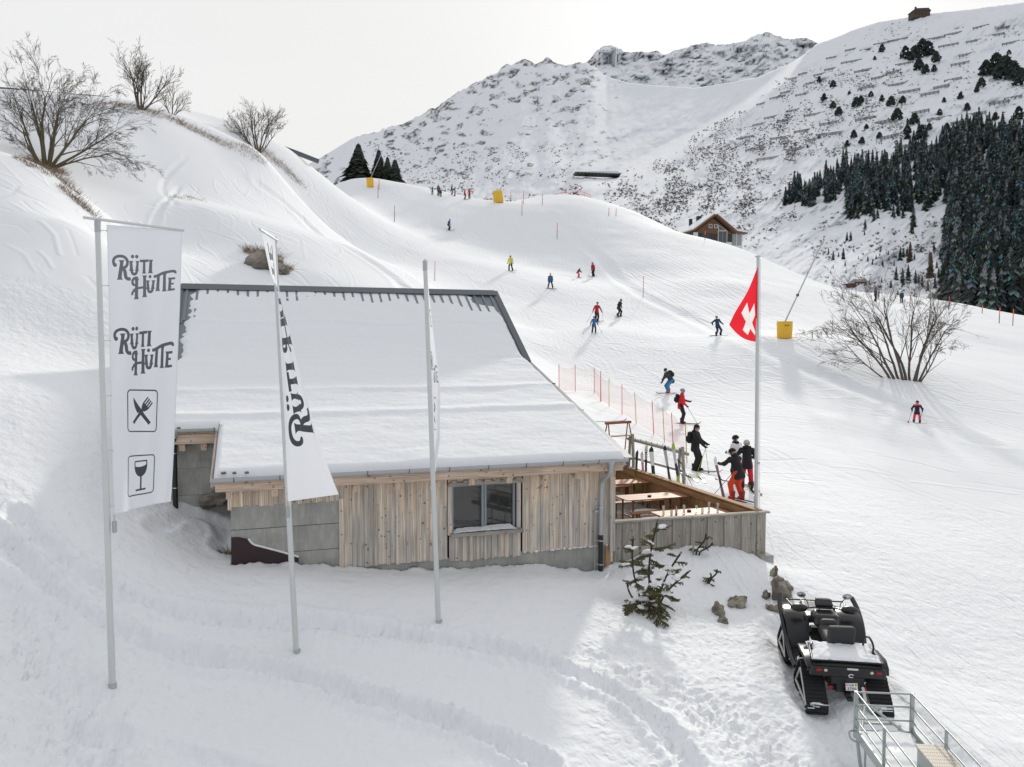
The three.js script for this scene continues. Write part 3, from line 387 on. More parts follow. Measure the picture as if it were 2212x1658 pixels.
  const bp2 = P('downpipe', [rod([-9.66, 3.13, -1.83], [-9.66, 2.98, -2.0], 0.055, 0.055, 10), rod([-9.66, 3.0, -1.98], [-9.66, 1.3, -2.0], 0.055, 0.055, 12)], blackPipe); bp2.userData.label = 'black downpipe'; P('pipe_funnel', lathe([[0.1, 0.08], [0.1, 0.03], [0.055, -0.1]], 12, [-9.66, 3.2, -1.84]), zinc); for (const y of [2.75, 1.98]) P('pipe_clamp', rod([-9.66, y, -1.99], [-9.66, y + 0.02, -1.99], 0.064, 0.064, 12), steel);
  P('side_panel', bx(0.11, 0.62, 0.03, [-0.13, 0.12, 0.02], null, 'y'), brownWood);
  // dark mesh board with a swept edge at the lower left corner
  const mt = canvasTex(128, 128, (c) => { c.fillStyle = '#4a3434'; c.fillRect(0, 0, 128, 128); c.strokeStyle = '#2c1d20'; c.lineWidth = 4; for (let k = -128; k < 256; k += 12) { c.beginPath(); c.moveTo(k, 0); c.lineTo(k + 128, 128); c.stroke(); c.beginPath(); c.moveTo(k + 128, 0); c.lineTo(k, 128); c.stroke(); } }); mt.wrapS = mt.wrapT = THREE.RepeatWrapping; mt.repeat.set(5, 5);
  const mb = P('mesh_board', prism([[-8.45, 0.6], [-8.45, 1.26], [-8.3, 1.26], [-8.12, 1.2], [-8.02, 1.08], [-7.86, 1.01], [-7.5, 0.88], [-7.14, 0.74], [-7.14, 0.6]], 0.02, new THREE.Matrix4().setPosition(0, 0, 0.01)), new THREE.MeshStandardMaterial({ map: mt, roughness: 0.7 })); mb.userData.label = 'dark brown mesh board';
  P('board_snow', tube([[-8.12, 1.215, 0.02], [-8.03, 1.1, 0.02], [-7.86, 1.03, 0.02], [-7.5, 0.9, 0.02], [-7.14, 0.76, 0.02]], 0.022, 6, 24), snowPatch);
  // roof: trapezoid metal sheets, ridge cap, verge trims
  const slab = (x0, x1, za, zb, dy, t) => { const ya = roofY(za) + dy, yb = roofY(zb) + dy, L = Math.hypot(za - zb, yb - ya); return bx(x1 - x0, t, L, [(x0 + x1) / 2, (ya + yb) / 2, (za + zb) / 2], [Math.atan2(yb - ya, za - zb), 0, 0], 'z'); };
  P('roof_deck', [slab(ROOF.xl, ROOF.x1, 0.45, -2.0, -0.07, 0.1), slab(ROOF.x0, ROOF.x1, -2.0, -6.6, -0.07, 0.1), slab(ROOF.x0, ROOF.x1, -6.58, -10.2, -0.07, 0.1)], beamWood);
  // the rear slope, out of sight
  P('rear_roof', bx(10.27, 0.1, 4.4, [-4.98, 5.72, -12.05], [-0.58, 0, 0], 'z'), darkMetal);
  const roofMetal = mat(0.2, 0.225, 0.25, 0.5, { metalness: 0.4 });
  P('roof_sheet', [slab(ROOF.x0, ROOF.x1, -6.5, -8.43, 0.0, 0.03)], roofMetal); P('roof_sheet', [slab(ROOF.x0 + 0.003, ROOF.x1 - 0.003, -8.4, -10.2, 0.03, 0.025)], roofMetal); P('roof_sheet', [slab(ROOF.xl, ROOF.x1, 0.5, -2, -0.008, 0.02), slab(ROOF.x0, ROOF.x1, -2, -6.55, -0.008, 0.02)], roofMetal);
  for (let k = 0; k < 34; k++) { const x = ROOF.x0 + 0.17 + k * 0.3; P('roof_rib', slab(x - 0.035, x + 0.035, -8.46, -10.14, 0.06, 0.05), roofMetal); }
  P('ridge_cap', [bx(10.3, 0.02, 0.34, [-4.98, 6.985, -10.08], [0.58, 0, 0], 'x'), bx(10.3, 0.02, 0.3, [-4.98, 6.98, -10.34], [-0.58, 0, 0], 'x')], darkMetal);
  for (const [x, z0] of [[ROOF.x0 - 0.04, -2.0], [ROOF.x1 + 0.04, 0.45]]) P('verge_trim', [slab(x - 0.1, x + 0.1, z0, -6.6, 0.03, 0.06), slab(x - 0.1, x + 0.1, -6.6, -10.25, 0.065, 0.05), slab(x - 0.03, x + 0.03, z0, -6.6, -0.1, 0.2), slab(x - 0.03, x + 0.03, -6.6, -10.25, -0.1, 0.2)], darkMetal);
  for (const [z, y] of [[-2.55, 3.45], [-4.6, 4.06], [-0.6, 2.86]]) P('snow_stop', bx(0.16, 0.03, 0.1, [ROOF.x1 + 0.1, y - 0.04, z]), darkMetal);
  P('verge_trim', [slab(ROOF.xl - 0.03, ROOF.xl, 0.47, -2.0, -0.05, 0.16)], beamWood);
  // the snow lying on it, thin and streaked by the wind towards the ridge
  const snowT = (x, z) => {
    const top = smooth(-8.6, -9.7, z), up = smooth(-6.0, -7.2, z), rightBare = smooth(-5, 0, x), e = Math.min(x - (z > -2 ? ROOF.xl : ROOF.x0), ROOF.x1 - x);
    let t = lerp(0.17, 0.1, up); t = lerp(t, 0.074 - 0.036 * rightBare * rightBare - 0.016 * smooth(-9.5, -10.1, z) + 0.012 * noise(x * 1.7, z), top);
    for (const [zc, h, w] of [[-6.55, 0.07, 0.5], [-4.15, 0.05, 0.2], [-2.55, 0.05, 0.2], [-8.42, 0.03, 0.06]]) { const k = (z - zc + 0.12 * noise(x * 0.5, zc)) / w; t += h * Math.exp(-k * k) * (k > 0 ? 1 : 0.8); }
    t += 0.03 * fbm(x * 0.7, z * 1.6, 3) + 0.008 * fbm(x * 3, z * 9, 2);
    const ragged = 0.06 + 0.22 * up * (x < -5 ? 1.4 : 0.25) * (0.6 + 0.8 * Math.abs(noise(z * 2.2, 9)) + 0.4 * noise(z * 9, 2));
    t *= smooth(-0.02, ragged + 0.06, e - up * 0.05 * (x > -5 ? 1 : 1.3)); t -= 0.06 * smooth(ragged, 0, e) * up;
    t *= smooth(0.5, 0.3, z) * (z > -2.001 && x < ROOF.xl ? 0 : 1); if (x < ROOF.xl + 0.02 && z > -2.3) t *= smooth(-1.96, -2.2, z);
    if (z < -10.02) t -= 0.1 * smooth(-10.02, -10.2, z) * (0.4 + 0.6 * smooth(-0.25, 0.2, noise(x * 0.9, 5)));
    return t;
  };
  const snowGrid = (x0, x1, z0, z1, nu, nv) => grid(nu, nv, (u, v) => { const x = lerp(x0, x1, u), z = lerp(z0, z1, v), s = z < -6.6 ? 0.55 : 0.28, b = smooth(-6.2, -7.0, z), a = lerp(0.284, 0.586, b), t = snowT(x, z); return [x, roofY(z) + 0.002 + t * Math.cos(a), z + t * Math.sin(a), x, z]; });
  const roofSnowMat = mat(0.86, 0.875, 0.895, 0.85, { bumpMap: grainTex, bumpScale: 0.008 });
  P('roof_snow', [snowGrid(ROOF.xl - 0.04, ROOF.x1, 0.5, -2.0, 300, 56), snowGrid(ROOF.x0, ROOF.x1, -2.0, -10.22, 360, 200)], roofSnowMat);
  for (const [x, z, s] of [[-8.55, 0.42, 1], [-8.35, 0.44, 0.7], [-8.12, 0.45, 0.8], [-9.9, -1.9, 1], [-9.55, -1.9, 0.8]]) P('sheet_edge', bx(0.09 * s, 0.03, 0.05, [x, roofY(z) + 0.14, z + 0.05], [0.3, 0.3, 0]), darkMetal);
}
// ---------- the terrace beside the hut ----------
{
  const deck = thing('terrace', 'sunken wooden terrace with grey board fence beside the hut', 'terrace', [HUT.x, 0, HUT.z], HUT.a), r = rng(41);
  const P = (n, g, m, p = deck) => mesh(n, g, m, p);
  for (let k = 0; k < 34; k++) P('floor_plank', bx(4.05, 0.04, 0.235, [2.06, -0.02, -0.15 - k * 0.24], null, 'x'), greyWood[k % 3]);
  let x = 0.02, k = 0; while (x < 4.12) { const w = 0.2 + r() * 0.07, up = k % 2; P('fence_board', bx(w + (up ? 0.03 : -0.006), 1.15 + r() * 0.02, 0.024, [x + w / 2, 0.36, up ? 0.024 : -0.004], [0, 0, (r() - 0.5) * 0.006], 'y', 0.004), greyWood[Math.floor(r() * 3)]); x += w; k++; }
  P('handrail', bx(4.36, 0.045, 0.17, [2.14, 0.962, 0.01], [0, 0, -0.012], 'x', 0.006), greyWood[2]);
  P('handrail', bx(0.2, 0.045, 8.3, [4.12, 0.955, -4.23], null, 'z', 0.006), brownWood); P('rail_board', bx(0.035, 0.16, 8.2, [4.035, 0.83, -4.15], null, 'z', 0.004), brownWood);
  for (let z = -0.06; z > -8.2; z -= 0.2) { P('fence_board', bx(0.022, 1.0, 0.192, [4.08 + (r() - 0.5) * 0.01, 0.42, z - 0.1], null, 'y'), brownWood); P('fence_board', bx(0.022, 1.15, 0.192, [4.13, 0.36, z - 0.1], null, 'y'), greyWood[Math.floor(r() * 3)]); }
  P('corner_post', bx(0.11, 1.2, 0.11, [4.16, 0.34, -0.02], null, 'y', 0.005), greyWood[2]); P('corner_post', bx(0.05, 1.15, 0.12, [4.2, 0.36, -0.1], null, 'y', 0.005), greyWood[1]);
  P('rear_fence', bx(4.1, 1.0, 0.04, [2.07, 0.44, -8.22], null, 'y'), brownWood);
  P('concrete_footing', bx(0.36, 0.5, 0.5, [4.15, -0.37, 0.0], null, 'x', 0.01), concrete);
  const patch = (x0, x1, z0, z1, h, s) => grid(24, 24, (u, v) => { const e = Math.min(u, 1 - u, v, 1 - v) * 4; const t = Math.max(-0.01, h * Math.min(1, e) + h * 0.9 * fbm(u * 5 + s, v * 5, 3) - 0.012); return [lerp(x0, x1, u), t, lerp(z0, z1, v)]; });
  for (const [a, b, c, d, h, s] of [[2.1, 3.9, -2.2, -3.0, 0.03, 3], [2.9, 4.0, -4.3, -5.3, 0.04, 8], [0.4, 2, -1, -3, 0.03, 12], [3.4, 4.0, -6.4, -7.6, 0.05, 15], [0.3, 2.2, -4, -7.8, 0.03, 19]]) P('floor_snow', patch(a, b, c, d, h, s), snowPatch);
}
// beer tables and benches; local x runs along the top
const frameBrown = mat(0.16, 0.075, 0.04, 0.6);
function beerTable(len, w, h, label, name, cat, pos, group) {
  const t = thing(name, label, cat, fromHut(...pos), HUT.a, group), n = w > 0.5 ? 3 : 2;
  for (let k = 0; k < n; k++) mesh('top_plank', bx(len, 0.028, w / n - 0.006, [0, h - 0.014, -w / 2 + (k + 0.5) * w / n], null, 'x', 0.004), tableWood, t);
  for (const s of [-1, 1]) {
    mesh('batten', bx(0.06, 0.03, w - 0.04, [s * (len / 2 - 0.22), h - 0.043, 0], null, 'z'), tableWood, t);
    for (const q of [-1, 1]) mesh('leg', bx(0.045, h - 0.05, 0.045, [s * (len / 2 - 0.22), (h - 0.05) / 2, q * (w / 2 - 0.06)], null, 'y', 0.004), frameBrown, t);
    mesh('stretcher', [bx(0.035, 0.035, w - 0.14, [s * (len / 2 - 0.22), h * 0.3, 0], null, 'z')], frameBrown, t);
    mesh('brace', rod([s * (len / 2 - 0.22), h * 0.3, 0], [s * (len / 2 - 0.62), h - 0.04, 0], 0.009, 0.009, 6), steel, t);
  }
  return t;
}
{
  const T = 'wooden beer garden table', g = 'tables on the terrace', b = 'benches on the terrace';
  beerTable(2.0, 0.74, 0.75, 'wooden beer table covered in empty glasses beside the front fence', 'beer_table', 'table', [2.9, 0, -1.32], g);
  beerTable(2.0, 0.78, 0.75, 'middle wooden beer table with one black ashtray and wet top', 'beer_table', 'table', [2.98, 0, -3.6], g);
  beerTable(2.0, 0.74, 0.75, 'rear wooden beer table half hidden behind the hut corner', 'beer_table', 'table', [3.0, 0, -6.02], g);
  for (const [z, l] of [[-2.14, 'narrow bench just behind the table with the glasses'], [-2.92, 'narrow bench in front of the middle table'], [-4.42, 'narrow bench behind the middle table'], [-5.25, 'narrow bench in front of the rear table'], [-6.78, 'narrow bench behind the rear table']]) beerTable(2.0, 0.27, 0.46, l, 'beer_bench', 'bench', [2.96, 0, z], b);
  // snow film left on the middle table
  const clear = new THREE.MeshPhysicalMaterial({ color: 0xf4f6f4, roughness: 0.12, transmission: 0.72, thickness: 0, ior: 1.5 });
  const foam = mat(0.85, 0.8, 0.62, 0.9), amber = mat(0.55, 0.33, 0.06, 0.2);
  const tall = [[0.001, 0], [0.034, 0], [0.03, 0.02], [0.024, 0.06], [0.03, 0.14], [0.037, 0.2], [0.033, 0.235], [0.031, 0.235], [0.034, 0.2], [0.027, 0.14], [0.022, 0.05], [0.001, 0.03]];
  const tumbler = [[0.001, 0], [0.03, 0], [0.036, 0.13], [0.034, 0.13], [0.028, 0.015], [0.001, 0.012]];
  const goblet = [[0.001, 0], [0.032, 0], [0.03, 0.006], [0.006, 0.012], [0.005, 0.08], [0.03, 0.1], [0.038, 0.13], [0.034, 0.18], [0.032, 0.18], [0.035, 0.13], [0.028, 0.105], [0.001, 0.09]];
  const spots = [[2.05, -1.25, tall, 'tall beer glass at the left end of the table'], [2.22, -1.14, tumbler, 'short tumbler with a drop of drink left beside the bottle'], [2.61, -1.18, tall, 'tall beer glass just left of the ashtray'], [3.03, -1.27, goblet, 'stemmed glass just right of the ashtray'], [3.12, -1.12, tumbler, 'short tumbler in front of the stemmed glass'], [3.43, -1.3, tall, 'tall beer glass second from the right end of the table'], [3.58, -1.12, tall, 'tall beer glass at the right end of the table']];
  for (const [x, z, p, l] of spots) { const o = thing('drinking_glass', l, 'glass', fromHut(x, 0.7505, z), 0, 'glasses on the front table'); mesh('glass_body', lathe(p, 14), clear, o); const h = p === tall ? 0.06 : p === goblet ? 0.11 : 0.02; mesh('drink_rest', lathe(p === goblet ? [[0.001, 0.092], [0.028, 0.106], [0.03, 0.112], [0.001, 0.112]] : [[0.001, 0.031], [0.021, 0.034], [0.022, 0.034 + h * 0.3], [0.001, 0.034 + h * 0.3]], 12), p === tumbler ? amber : foam, o); }
  { const o = thing('bottle', 'small cola bottle with a dark rest among the glasses', 'bottle', fromHut(2.36, 0.7505, -1.14), 0); mesh('bottle_body', lathe([[0.001, 0], [0.03, 0], [0.032, 0.03], [0.027, 0.07], [0.031, 0.12], [0.014, 0.18], [0.013, 0.23], [0.011, 0.23], [0.012, 0.18], [0.001, 0.17]], 14), clear, o); mesh('drink_rest', lathe([[0.001, 0.004], [0.026, 0.004], [0.027, 0.03], [0.024, 0.065], [0.001, 0.065]], 12), mat(0.05, 0.012, 0.006, 0.2), o); mesh('bottle_label', rod([0, 0.085, 0], [0, 0.12, 0], 0.0325, 0.033, 12, true), mat(0.6, 0.6, 0.58, 0.7), o); }
  const ash = [[0.001, 0], [0.055, 0], [0.058, 0.045], [0.05, 0.047], [0.046, 0.02], [0.001, 0.018]];
  for (const [x, z, l] of [[2.88, -1.38, 'black ashtray between the glasses'], [2.85, -3.52, 'black ashtray in the middle of the wet table'], [2.75, -5.8, 'black ashtray on the rear table']]) { const o = mesh('ashtray', lathe(ash, 16, [0, 0, 0]), blackPlastic); o.position.set(...fromHut(x, 0.7505, z)); tag(o, l, 'ashtray', 'ashtrays on the terrace'); }
  { const o = thing('cutlery_caddy', 'small wooden caddy with bottles on the rear table', 'caddy', fromHut(2.52, 0.7505, -5.9), HUT.a); mesh('tray', [bx(0.2, 0.09, 0.14, [0, 0.045, 0], null, 'x', 0.004)], brownWood, o); mesh('jar', rod([-0.04, 0.09, 0], [-0.04, 0.2, 0], 0.025, 0.022, 10), mat(0.5, 0.32, 0.03, 0.3), o); mesh('jar', rod([0.04, 0.09, 0.02], [0.04, 0.17, 0.02], 0.022, 0.02, 10), mat(0.35, 0.03, 0.02, 0.3), o); }
}
// ---------- ski rack, skis, trestle, safety net ----------
function skiGeo(len, w, curl = 0.1) { // lies along +y, top faces +z, tip at the top
  const n = 22, pts = [], g = grid(n, 3, (u, v) => { const s = u * len, e = Math.sin(Math.min(1, (len - s) / 0.14) * Math.PI / 2) ** 0.6 * (0.84 + 0.16 * Math.cos(u * 6.28)), k = [-1, -1, 1, 1][Math.round(v * 3)], zt = [0, 1, 1, 0][Math.round(v * 3)], c = curl * Math.max(0, (u - 0.88) / 0.12) ** 2; return [k * w / 2 * Math.max(0.03, e), s, c + (zt ? 0.012 : -0.004), v, u]; });
  const under = grid(n, 1, (u, v) => { const s = u * len, e = Math.sin(Math.min(1, (len - s) / 0.14) * Math.PI / 2) ** 0.6 * (0.84 + 0.16 * Math.cos(u * 6.28)), c = curl * Math.max(0, (u - 0.88) / 0.12) ** 2; return [lerp(w / 2, -w / 2, v) * Math.max(0.03, e), s, c - 0.004, v, u]; });
  return mergeGeometries([g, under]);
}
const skiTex = (bands, word) => canvasTex(64, 512, (c) => { const h = 512; for (const [a, b, col] of bands) { c.fillStyle = col; c.fillRect(0, h * (1 - b), 64, h * (b - a) + 1); } if (word) { c.save(); c.translate(42, 150); c.rotate(-Math.PI / 2); c.fillStyle = '#fff'; c.font = 'bold 34px sans-serif'; c.fillText(word, 0, 0); c.restore(); } });
const skiMat = (bands, word) => new THREE.MeshStandardMaterial({ map: skiTex(bands, word), roughness: 0.35 });
const bindMat = mat(0.03, 0.03, 0.035, 0.4);
function skiThing(label, len, w, m, foot, tip, roll = 0, group = 'skis at the rack', bind = bindMat) {
  const o = thing('ski', label, 'ski', foot, 0, group); mesh('ski_body', skiGeo(len, w), m, o);
  mesh('binding', [bx(0.06, 0.12, 0.05, [0, len * 0.52, 0.03], null, 'y', 0.008), bx(0.055, 0.09, 0.035, [0, len * 0.4, 0.025], null, 'y', 0.008), bx(0.05, 0.34, 0.016, [0, len * 0.46, 0.014])], bind, o);
  const d = V(tip[0] - foot[0], tip[1] - foot[1], tip[2] - foot[2]).normalize(), f = V(Math.sin(roll), 0, Math.cos(roll)), x = new THREE.Vector3().crossVectors(d, f).normalize(), z = new THREE.Vector3().crossVectors(x, d);
  o.quaternion.setFromRotationMatrix(new THREE.Matrix4().makeBasis(x, d, z)); return o;
}
{
  const rackA = at(1366, 1030, 26.9), rackB = at(1474, 1040, 25.9), yb = (p) => groundY(p[0], p[2]); rackA[1] = yb(rackA); rackB[1] = yb(rackB);
  const rack = thing('ski_rack', 'weathered wooden ski rack with a snowy beam behind the terrace', 'ski rack', [0, 0, 0]);
  const H = 1.05; for (const p of [rackA, rackB]) { mesh('leg', rod([p[0], p[1] - 0.1, p[2] + 0.28], [p[0], p[1] + H + 0.12, p[2]], 0.06, 0.055, 6), greyWood[0], rack); mesh('leg', rod([p[0] - 0.08, p[1] - 0.1, p[2] - 0.3], [p[0] - 0.08, p[1] + H + 0.08, p[2]], 0.055, 0.05, 6), greyWood[1], rack); }
  const by = (u) => lerp(rackA[1], rackB[1], u) + H - 0.08, bp = (u) => [lerp(rackA[0], rackB[0], u), by(u), lerp(rackA[2], rackB[2], u)];
  mesh('beam', rod(bp(-0.1), bp(1.12), 0.055, 0.055, 6), greyWood[0], rack); mesh('beam', rod([bp(0)[0], bp(0)[1] - 0.6, bp(0)[2] + 0.2], [bp(1)[0], bp(1)[1] - 0.6, bp(1)[2] + 0.2], 0.04, 0.04, 6), greyWood[1], rack);
  for (let k = 0; k < 9; k++) { const q = bp(0.05 + k * 0.11); mesh('peg', rod(q, [q[0], q[1] + 0.12, q[2] + 0.12], 0.012, 0.01, 6), greyWood[2], rack); }
  mesh('beam_snow', tube([bp(0.1), bp(0.4), bp(0.7), bp(1.05)].map((q) => [q[0], q[1] + 0.05, q[2]]), 0.035, 6, 24), snowPatch, rack);
  const lean = (px, len, label, w, m, s = 0, pyTip) => { const tip = at(...[px, pyTip, 26.3 - (px - 1360) / 110]); const q = [tip[0] + s, 0, tip[2] + 0.55]; q[1] = tip[1] - Math.sqrt(len * len - 0.3 - s * s); return skiThing(label, len, w, m, q, tip, 0.1); };
  lean(1386, 1.5, 'white and pink ski leaning at the left of the rack', 0.1, skiMat([[0, 0.35, '#222'], [0.35, 0.75, '#d8909c'], [0.75, 1, '#eceaea']]), 0.03, 976);
  lean(1396, 1.72, 'black ski with white lettering leaning on the rack', 0.1, skiMat([[0, 0.5, '#23261c'], [0.5, 1, '#101010'], [0.9, 1, '#b6c930']], 'FISCHER'), -0.1, 961);
  lean(1376, 1.4, 'green and dark ski at the far left end of the rack', 0.1, skiMat([[0, 0.4, '#8fae28'], [0.4, 1, '#1d1f1c']]), -0.12, 974);
  lean(1406, 1.66, 'wide black and white ski with red tail on the rack', 0.16, skiMat([[0, 0.3, '#b81c24'], [0.3, 0.45, '#e8e8e8'], [0.45, 0.62, '#1a1a1a'], [0.62, 0.9, '#e6e6e4'], [0.9, 1, '#15171a']]), 0.08, 966);
  lean(1435, 1.6, 'plain grey ski with a black tip on the rack', 0.11, skiMat([[0, 0.45, '#3a3c40'], [0.45, 0.9, '#b4b6b8'], [0.9, 1, '#18191c']]), 0.16, 963);
  lean(1453, 1.75, 'dark ski with lime green tip at the right of the rack', 0.11, skiMat([[0, 0.4, '#9fb834'], [0.4, 0.6, '#1b1d1a'], [0.6, 0.86, '#c9cacb'], [0.86, 1, '#a9c52e']]), 0.16, 956);
  const pole = (label, a, b, col, group) => { const o = thing('ski_pole', label, 'ski pole', [0, 0, 0], 0, group); mesh('shaft', rod(a, b, 0.008, 0.009, 6), col, o); const d = V(...b).sub(V(...a)).normalize(), e = V(...b).addScaledVector(d, -0.13); mesh('grip', rod([e.x, e.y, e.z], b, 0.014, 0.018, 8), blackPlastic, o); const q = V(...a).addScaledVector(d, 0.07); mesh('basket', rod([q.x, q.y, q.z], [q.x + d.x * 0.012, q.y + d.y * 0.012, q.z + d.z * 0.012], 0.045, 0.02, 8), blackPlastic, o); return o; };
  for (const [k, l] of [[0, 'black ski pole leaning steeply on the right end of the rack'], [1, 'grey ski pole crossing the others at the rack end'], [2, 'black ski pole lying lowest against the rack end']]) { const b = at(1464 + k * 3, 992 + k * 3, 25.6), f = at(1480 + k * 11, 1050 + k * 6, 25.0 - k * 0.1); f[1] = groundY(f[0], f[2]); pole(l, f, b, k === 1 ? zinc : bindMat, 'poles at the rack'); }
  for (const [px, py, a, l] of [[1508, 1042, 0.25, 'yellow and black ski lying flat on the snow, left of its pair'], [1523, 1044, -0.05, 'yellow and white ski lying flat on the snow, right of its pair']]) { const f = hit(px, py), t = [f[0] - Math.sin(a) * 1.5, 0, f[2] - Math.cos(a) * 1.5]; t[1] = groundY(t[0], t[2]) + 0.03; f[1] += 0.02; const o = skiThing(l, 1.5, 0.11, skiMat([[0, 0.2, '#e7e6da'], [0.2, 0.55, '#c9c23c'], [0.55, 0.8, '#22241c'], [0.8, 1, '#d8d66a']]), f, t, 0, 'skis lying on the snow'); const y = V(...t).sub(V(...f)).normalize(), x = V(1, 0, 0), z = new THREE.Vector3().crossVectors(x, y).normalize(); x.crossVectors(y, z); o.quaternion.setFromRotationMatrix(new THREE.Matrix4().makeBasis(x, y, z)); }
  // trestle by the hut corner
  const tr = hit(1335, 972), tt = thing('trestle', 'light wooden trestle standing behind the hut roof edge', 'trestle', tr, 0.5); const tw = new THREE.MeshStandardMaterial({ map: orangeT, color: 0xe8c8a0, roughness: 0.7 });
  for (const sx of [-0.5, 0.5]) { for (const sz of [-0.3, 0.3]) mesh('leg', rod([sx * 1.15, -0.05, sz], [sx, 1.05, sz * 0.15], 0.03, 0.03, 4), tw, tt); mesh('stretcher', rod([sx * 1.1, 0.4, -0.2], [sx * 1.1, 0.4, 0.2], 0.022, 0.022, 4), tw, tt); } mesh('top_beam', bx(1.25, 0.1, 0.09, [0, 1.08, 0], null, 'x', 0.005), tw, tt); mesh('shelf', bx(1.1, 0.03, 0.3, [0, 0.55, 0], null, 'x'), tw, tt);
  const bl = at(1305, 921, 31.5); { const o = thing('ski', 'blue ski lying across the top of the trestle', 'ski', [tr[0] - 0.9, tr[1] + 1.14, tr[2] + 0.3], 0.4, 'skis at the rack'); const m = skiMat([[0, 0.4, '#1c6ea4'], [0.4, 0.6, '#111'], [0.6, 1, '#2f86bd']]); const s = mesh('ski_body', skiGeo(1.4, 0.1), m, o); s.rotation.set(-Math.PI / 2, 0, -Math.PI / 2); }
  // orange net along the slope side
  const red = mat(0.72, 0.07, 0.05, 0.5), yel = mat(0.6, 0.45, 0.1, 0.5), netM = mat(0.75, 0.3, 0.22, 0.8);
  const net = thing('safety_net', 'orange safety net on thin poles running down to the ski rack', 'safety net', [0, 0, 0]);
  const ps = [[1208, 850, 0], [1243, 846, 0], [1284, 850, 0], [1298, 868, 0], [1316, 880, 1], [1344, 896, 0], [1375, 917, 1], [1413, 939, 0], [1436, 956, 1], [1455, 970, 0], [1485, 1000, 1]].map(([x, y, c]) => [hit(x, y), c]);
  ps.forEach(([p, c], i) => { const h = i === 3 ? 1.75 : 1.55; mesh('net_pole', [rod([p[0], p[1] - 0.2, p[2]], [p[0] - 0.1 * (i > 5 ? 1 : 0.2), p[1] + h, p[2]], i === 3 ? 0.035 : 0.02, 0.018, 6)], c ? yel : red, net); });
  const th = []; for (let i = 0; i < ps.length - 1; i++) { const [a] = ps[i], [b] = ps[i + 1], L = Math.hypot(a[0] - b[0], a[2] - b[2]), P = (u, v) => [lerp(a[0], b[0], u), lerp(a[1], b[1], u) + 0.12 + v * 1.3 - 0.12 * Math.sin(u * Math.PI) * v, lerp(a[2], b[2], u)]; for (let k = 0; k <= 12; k++) for (let q = 0; q < 3; q++) th.push(rod(P(q / 3, k / 12), P((q + 1) / 3, k / 12), k % 12 ? 0.0028 : 0.006, undefined, 3, true)); const n = Math.ceil(L / 0.14); for (let k = 0; k < n; k++) th.push(rod(P(k / n, 0), P(k / n, 1), 0.0028, undefined, 3, true)); }
  mesh('net', th, netM, net).userData.kind = 'stuff';
}
// ---------- banner poles and the flag ----------
function logoLetters(c, oneLine) { // strokes in a 540 x 370 box
  c.lineCap = 'butt'; c.lineJoin = 'round';
  const S = (w, ...p) => { c.lineWidth = w; c.beginPath(); c.moveTo(p[0][0], p[0][1]); for (const q of p.slice(1)) q.length === 2 ? c.lineTo(...q) : q.length === 4 ? c.quadraticCurveTo(...q) : c.bezierCurveTo(...q); c.stroke(); };
  const dot = (x, y, r) => { c.beginPath(); c.arc(x, y, r, 0, 7); c.fill(); };
  const stem = (x0, y0, x1, y1, w = 26) => { c.beginPath(); c.moveTo(x0 - w * 0.8, y0); c.quadraticCurveTo(x0 - w * 0.42, y0 + 10, x0 - w * 0.45, y0 + 26); c.lineTo(x1 - w * 0.5, y1 - 26); c.quadraticCurveTo(x1 - w * 0.5, y1 - 8, x1 - w * 0.85, y1); c.lineTo(x1 + w * 0.85, y1); c.quadraticCurveTo(x1 + w * 0.5, y1 - 8, x1 + w * 0.5, y1 - 26); c.lineTo(x0 + w * 0.45, y0 + 26); c.quadraticCurveTo(x0 + w * 0.42, y0 + 10, x0 + w * 0.8, y0); c.closePath(); c.fill(); };
  const R = () => { stem(68, 45, 52, 195, 30); S(22, [14, 88], [-14, 40, 18, 14, 60, 14], [128, 14, 132, 104, 70, 106]); dot(15, 82, 15); S(26, [72, 104], [96, 120, 96, 160], [98, 196, 138, 190]); };
  const U = (x, y, w, h) => { stem(x, y, x + 2, y + h * 0.7, 24); stem(x + w, y, x + w - 4, y + h * 0.7, 22); S(22, [x + 3, y + h * 0.55], [x + 4, y + h - 4, x + w / 2, y + h - 6], [x + w - 5, y + h - 6, x + w - 5, y + h * 0.55]); };
  const T = (x, y, w, h) => { S(20, [x - w / 2, y + 8], [x + w / 2, y + 4]); stem(x, y + 4, x, y + h, 24); };
  const E = (x, y, w, h) => { stem(x, y, x - 2, y + h, 26); S(17, [x - 4, y + 9], [x + w, y + 6]); S(15, [x, y + h * 0.48], [x + w * 0.75, y + h * 0.46]); S(17, [x - 4, y + h - 9], [x + w, y + h - 12]); };
  const H = (dx = 0, dy = 0) => { c.save(); c.translate(dx, dy); stem(188, 190, 186, 352, 30); stem(262, 165, 264, 340, 30); S(18, [158, 282], [200, 258, 264, 262]); S(20, [200, 184], [150, 176, 152, 222], [158, 244, 174, 236]); S(18, [186, 282], [140, 286, 152, 318]); c.restore(); };
  R(); U(142, 50, 54, 110); dot(155, 16, 14); dot(190, 16, 14); T(256, 42, 78, 108); stem(316, 38, 314, 148, 28);
  if (oneLine) { c.save(); c.translate(230, -140); H(0, -30); U(292, 180, 50, 110); dot(304, 152, 12); dot(336, 152, 12); T(392, 176, 74, 118); T(462, 176, 74, 118); E(520, 176, 46, 118); c.restore(); return; }
  H(); U(292, 206, 50, 100); dot(312, 176, 13);
  stem(384, 160, 380, 296, 26); stem(436, 150, 436, 302, 26); S(22, [344, 176], [380, 176, 400, 150, 446, 142], [500, 134, 530, 120, 528, 152]); E(484, 188, 44, 112);
}
const INK = '#43474d';
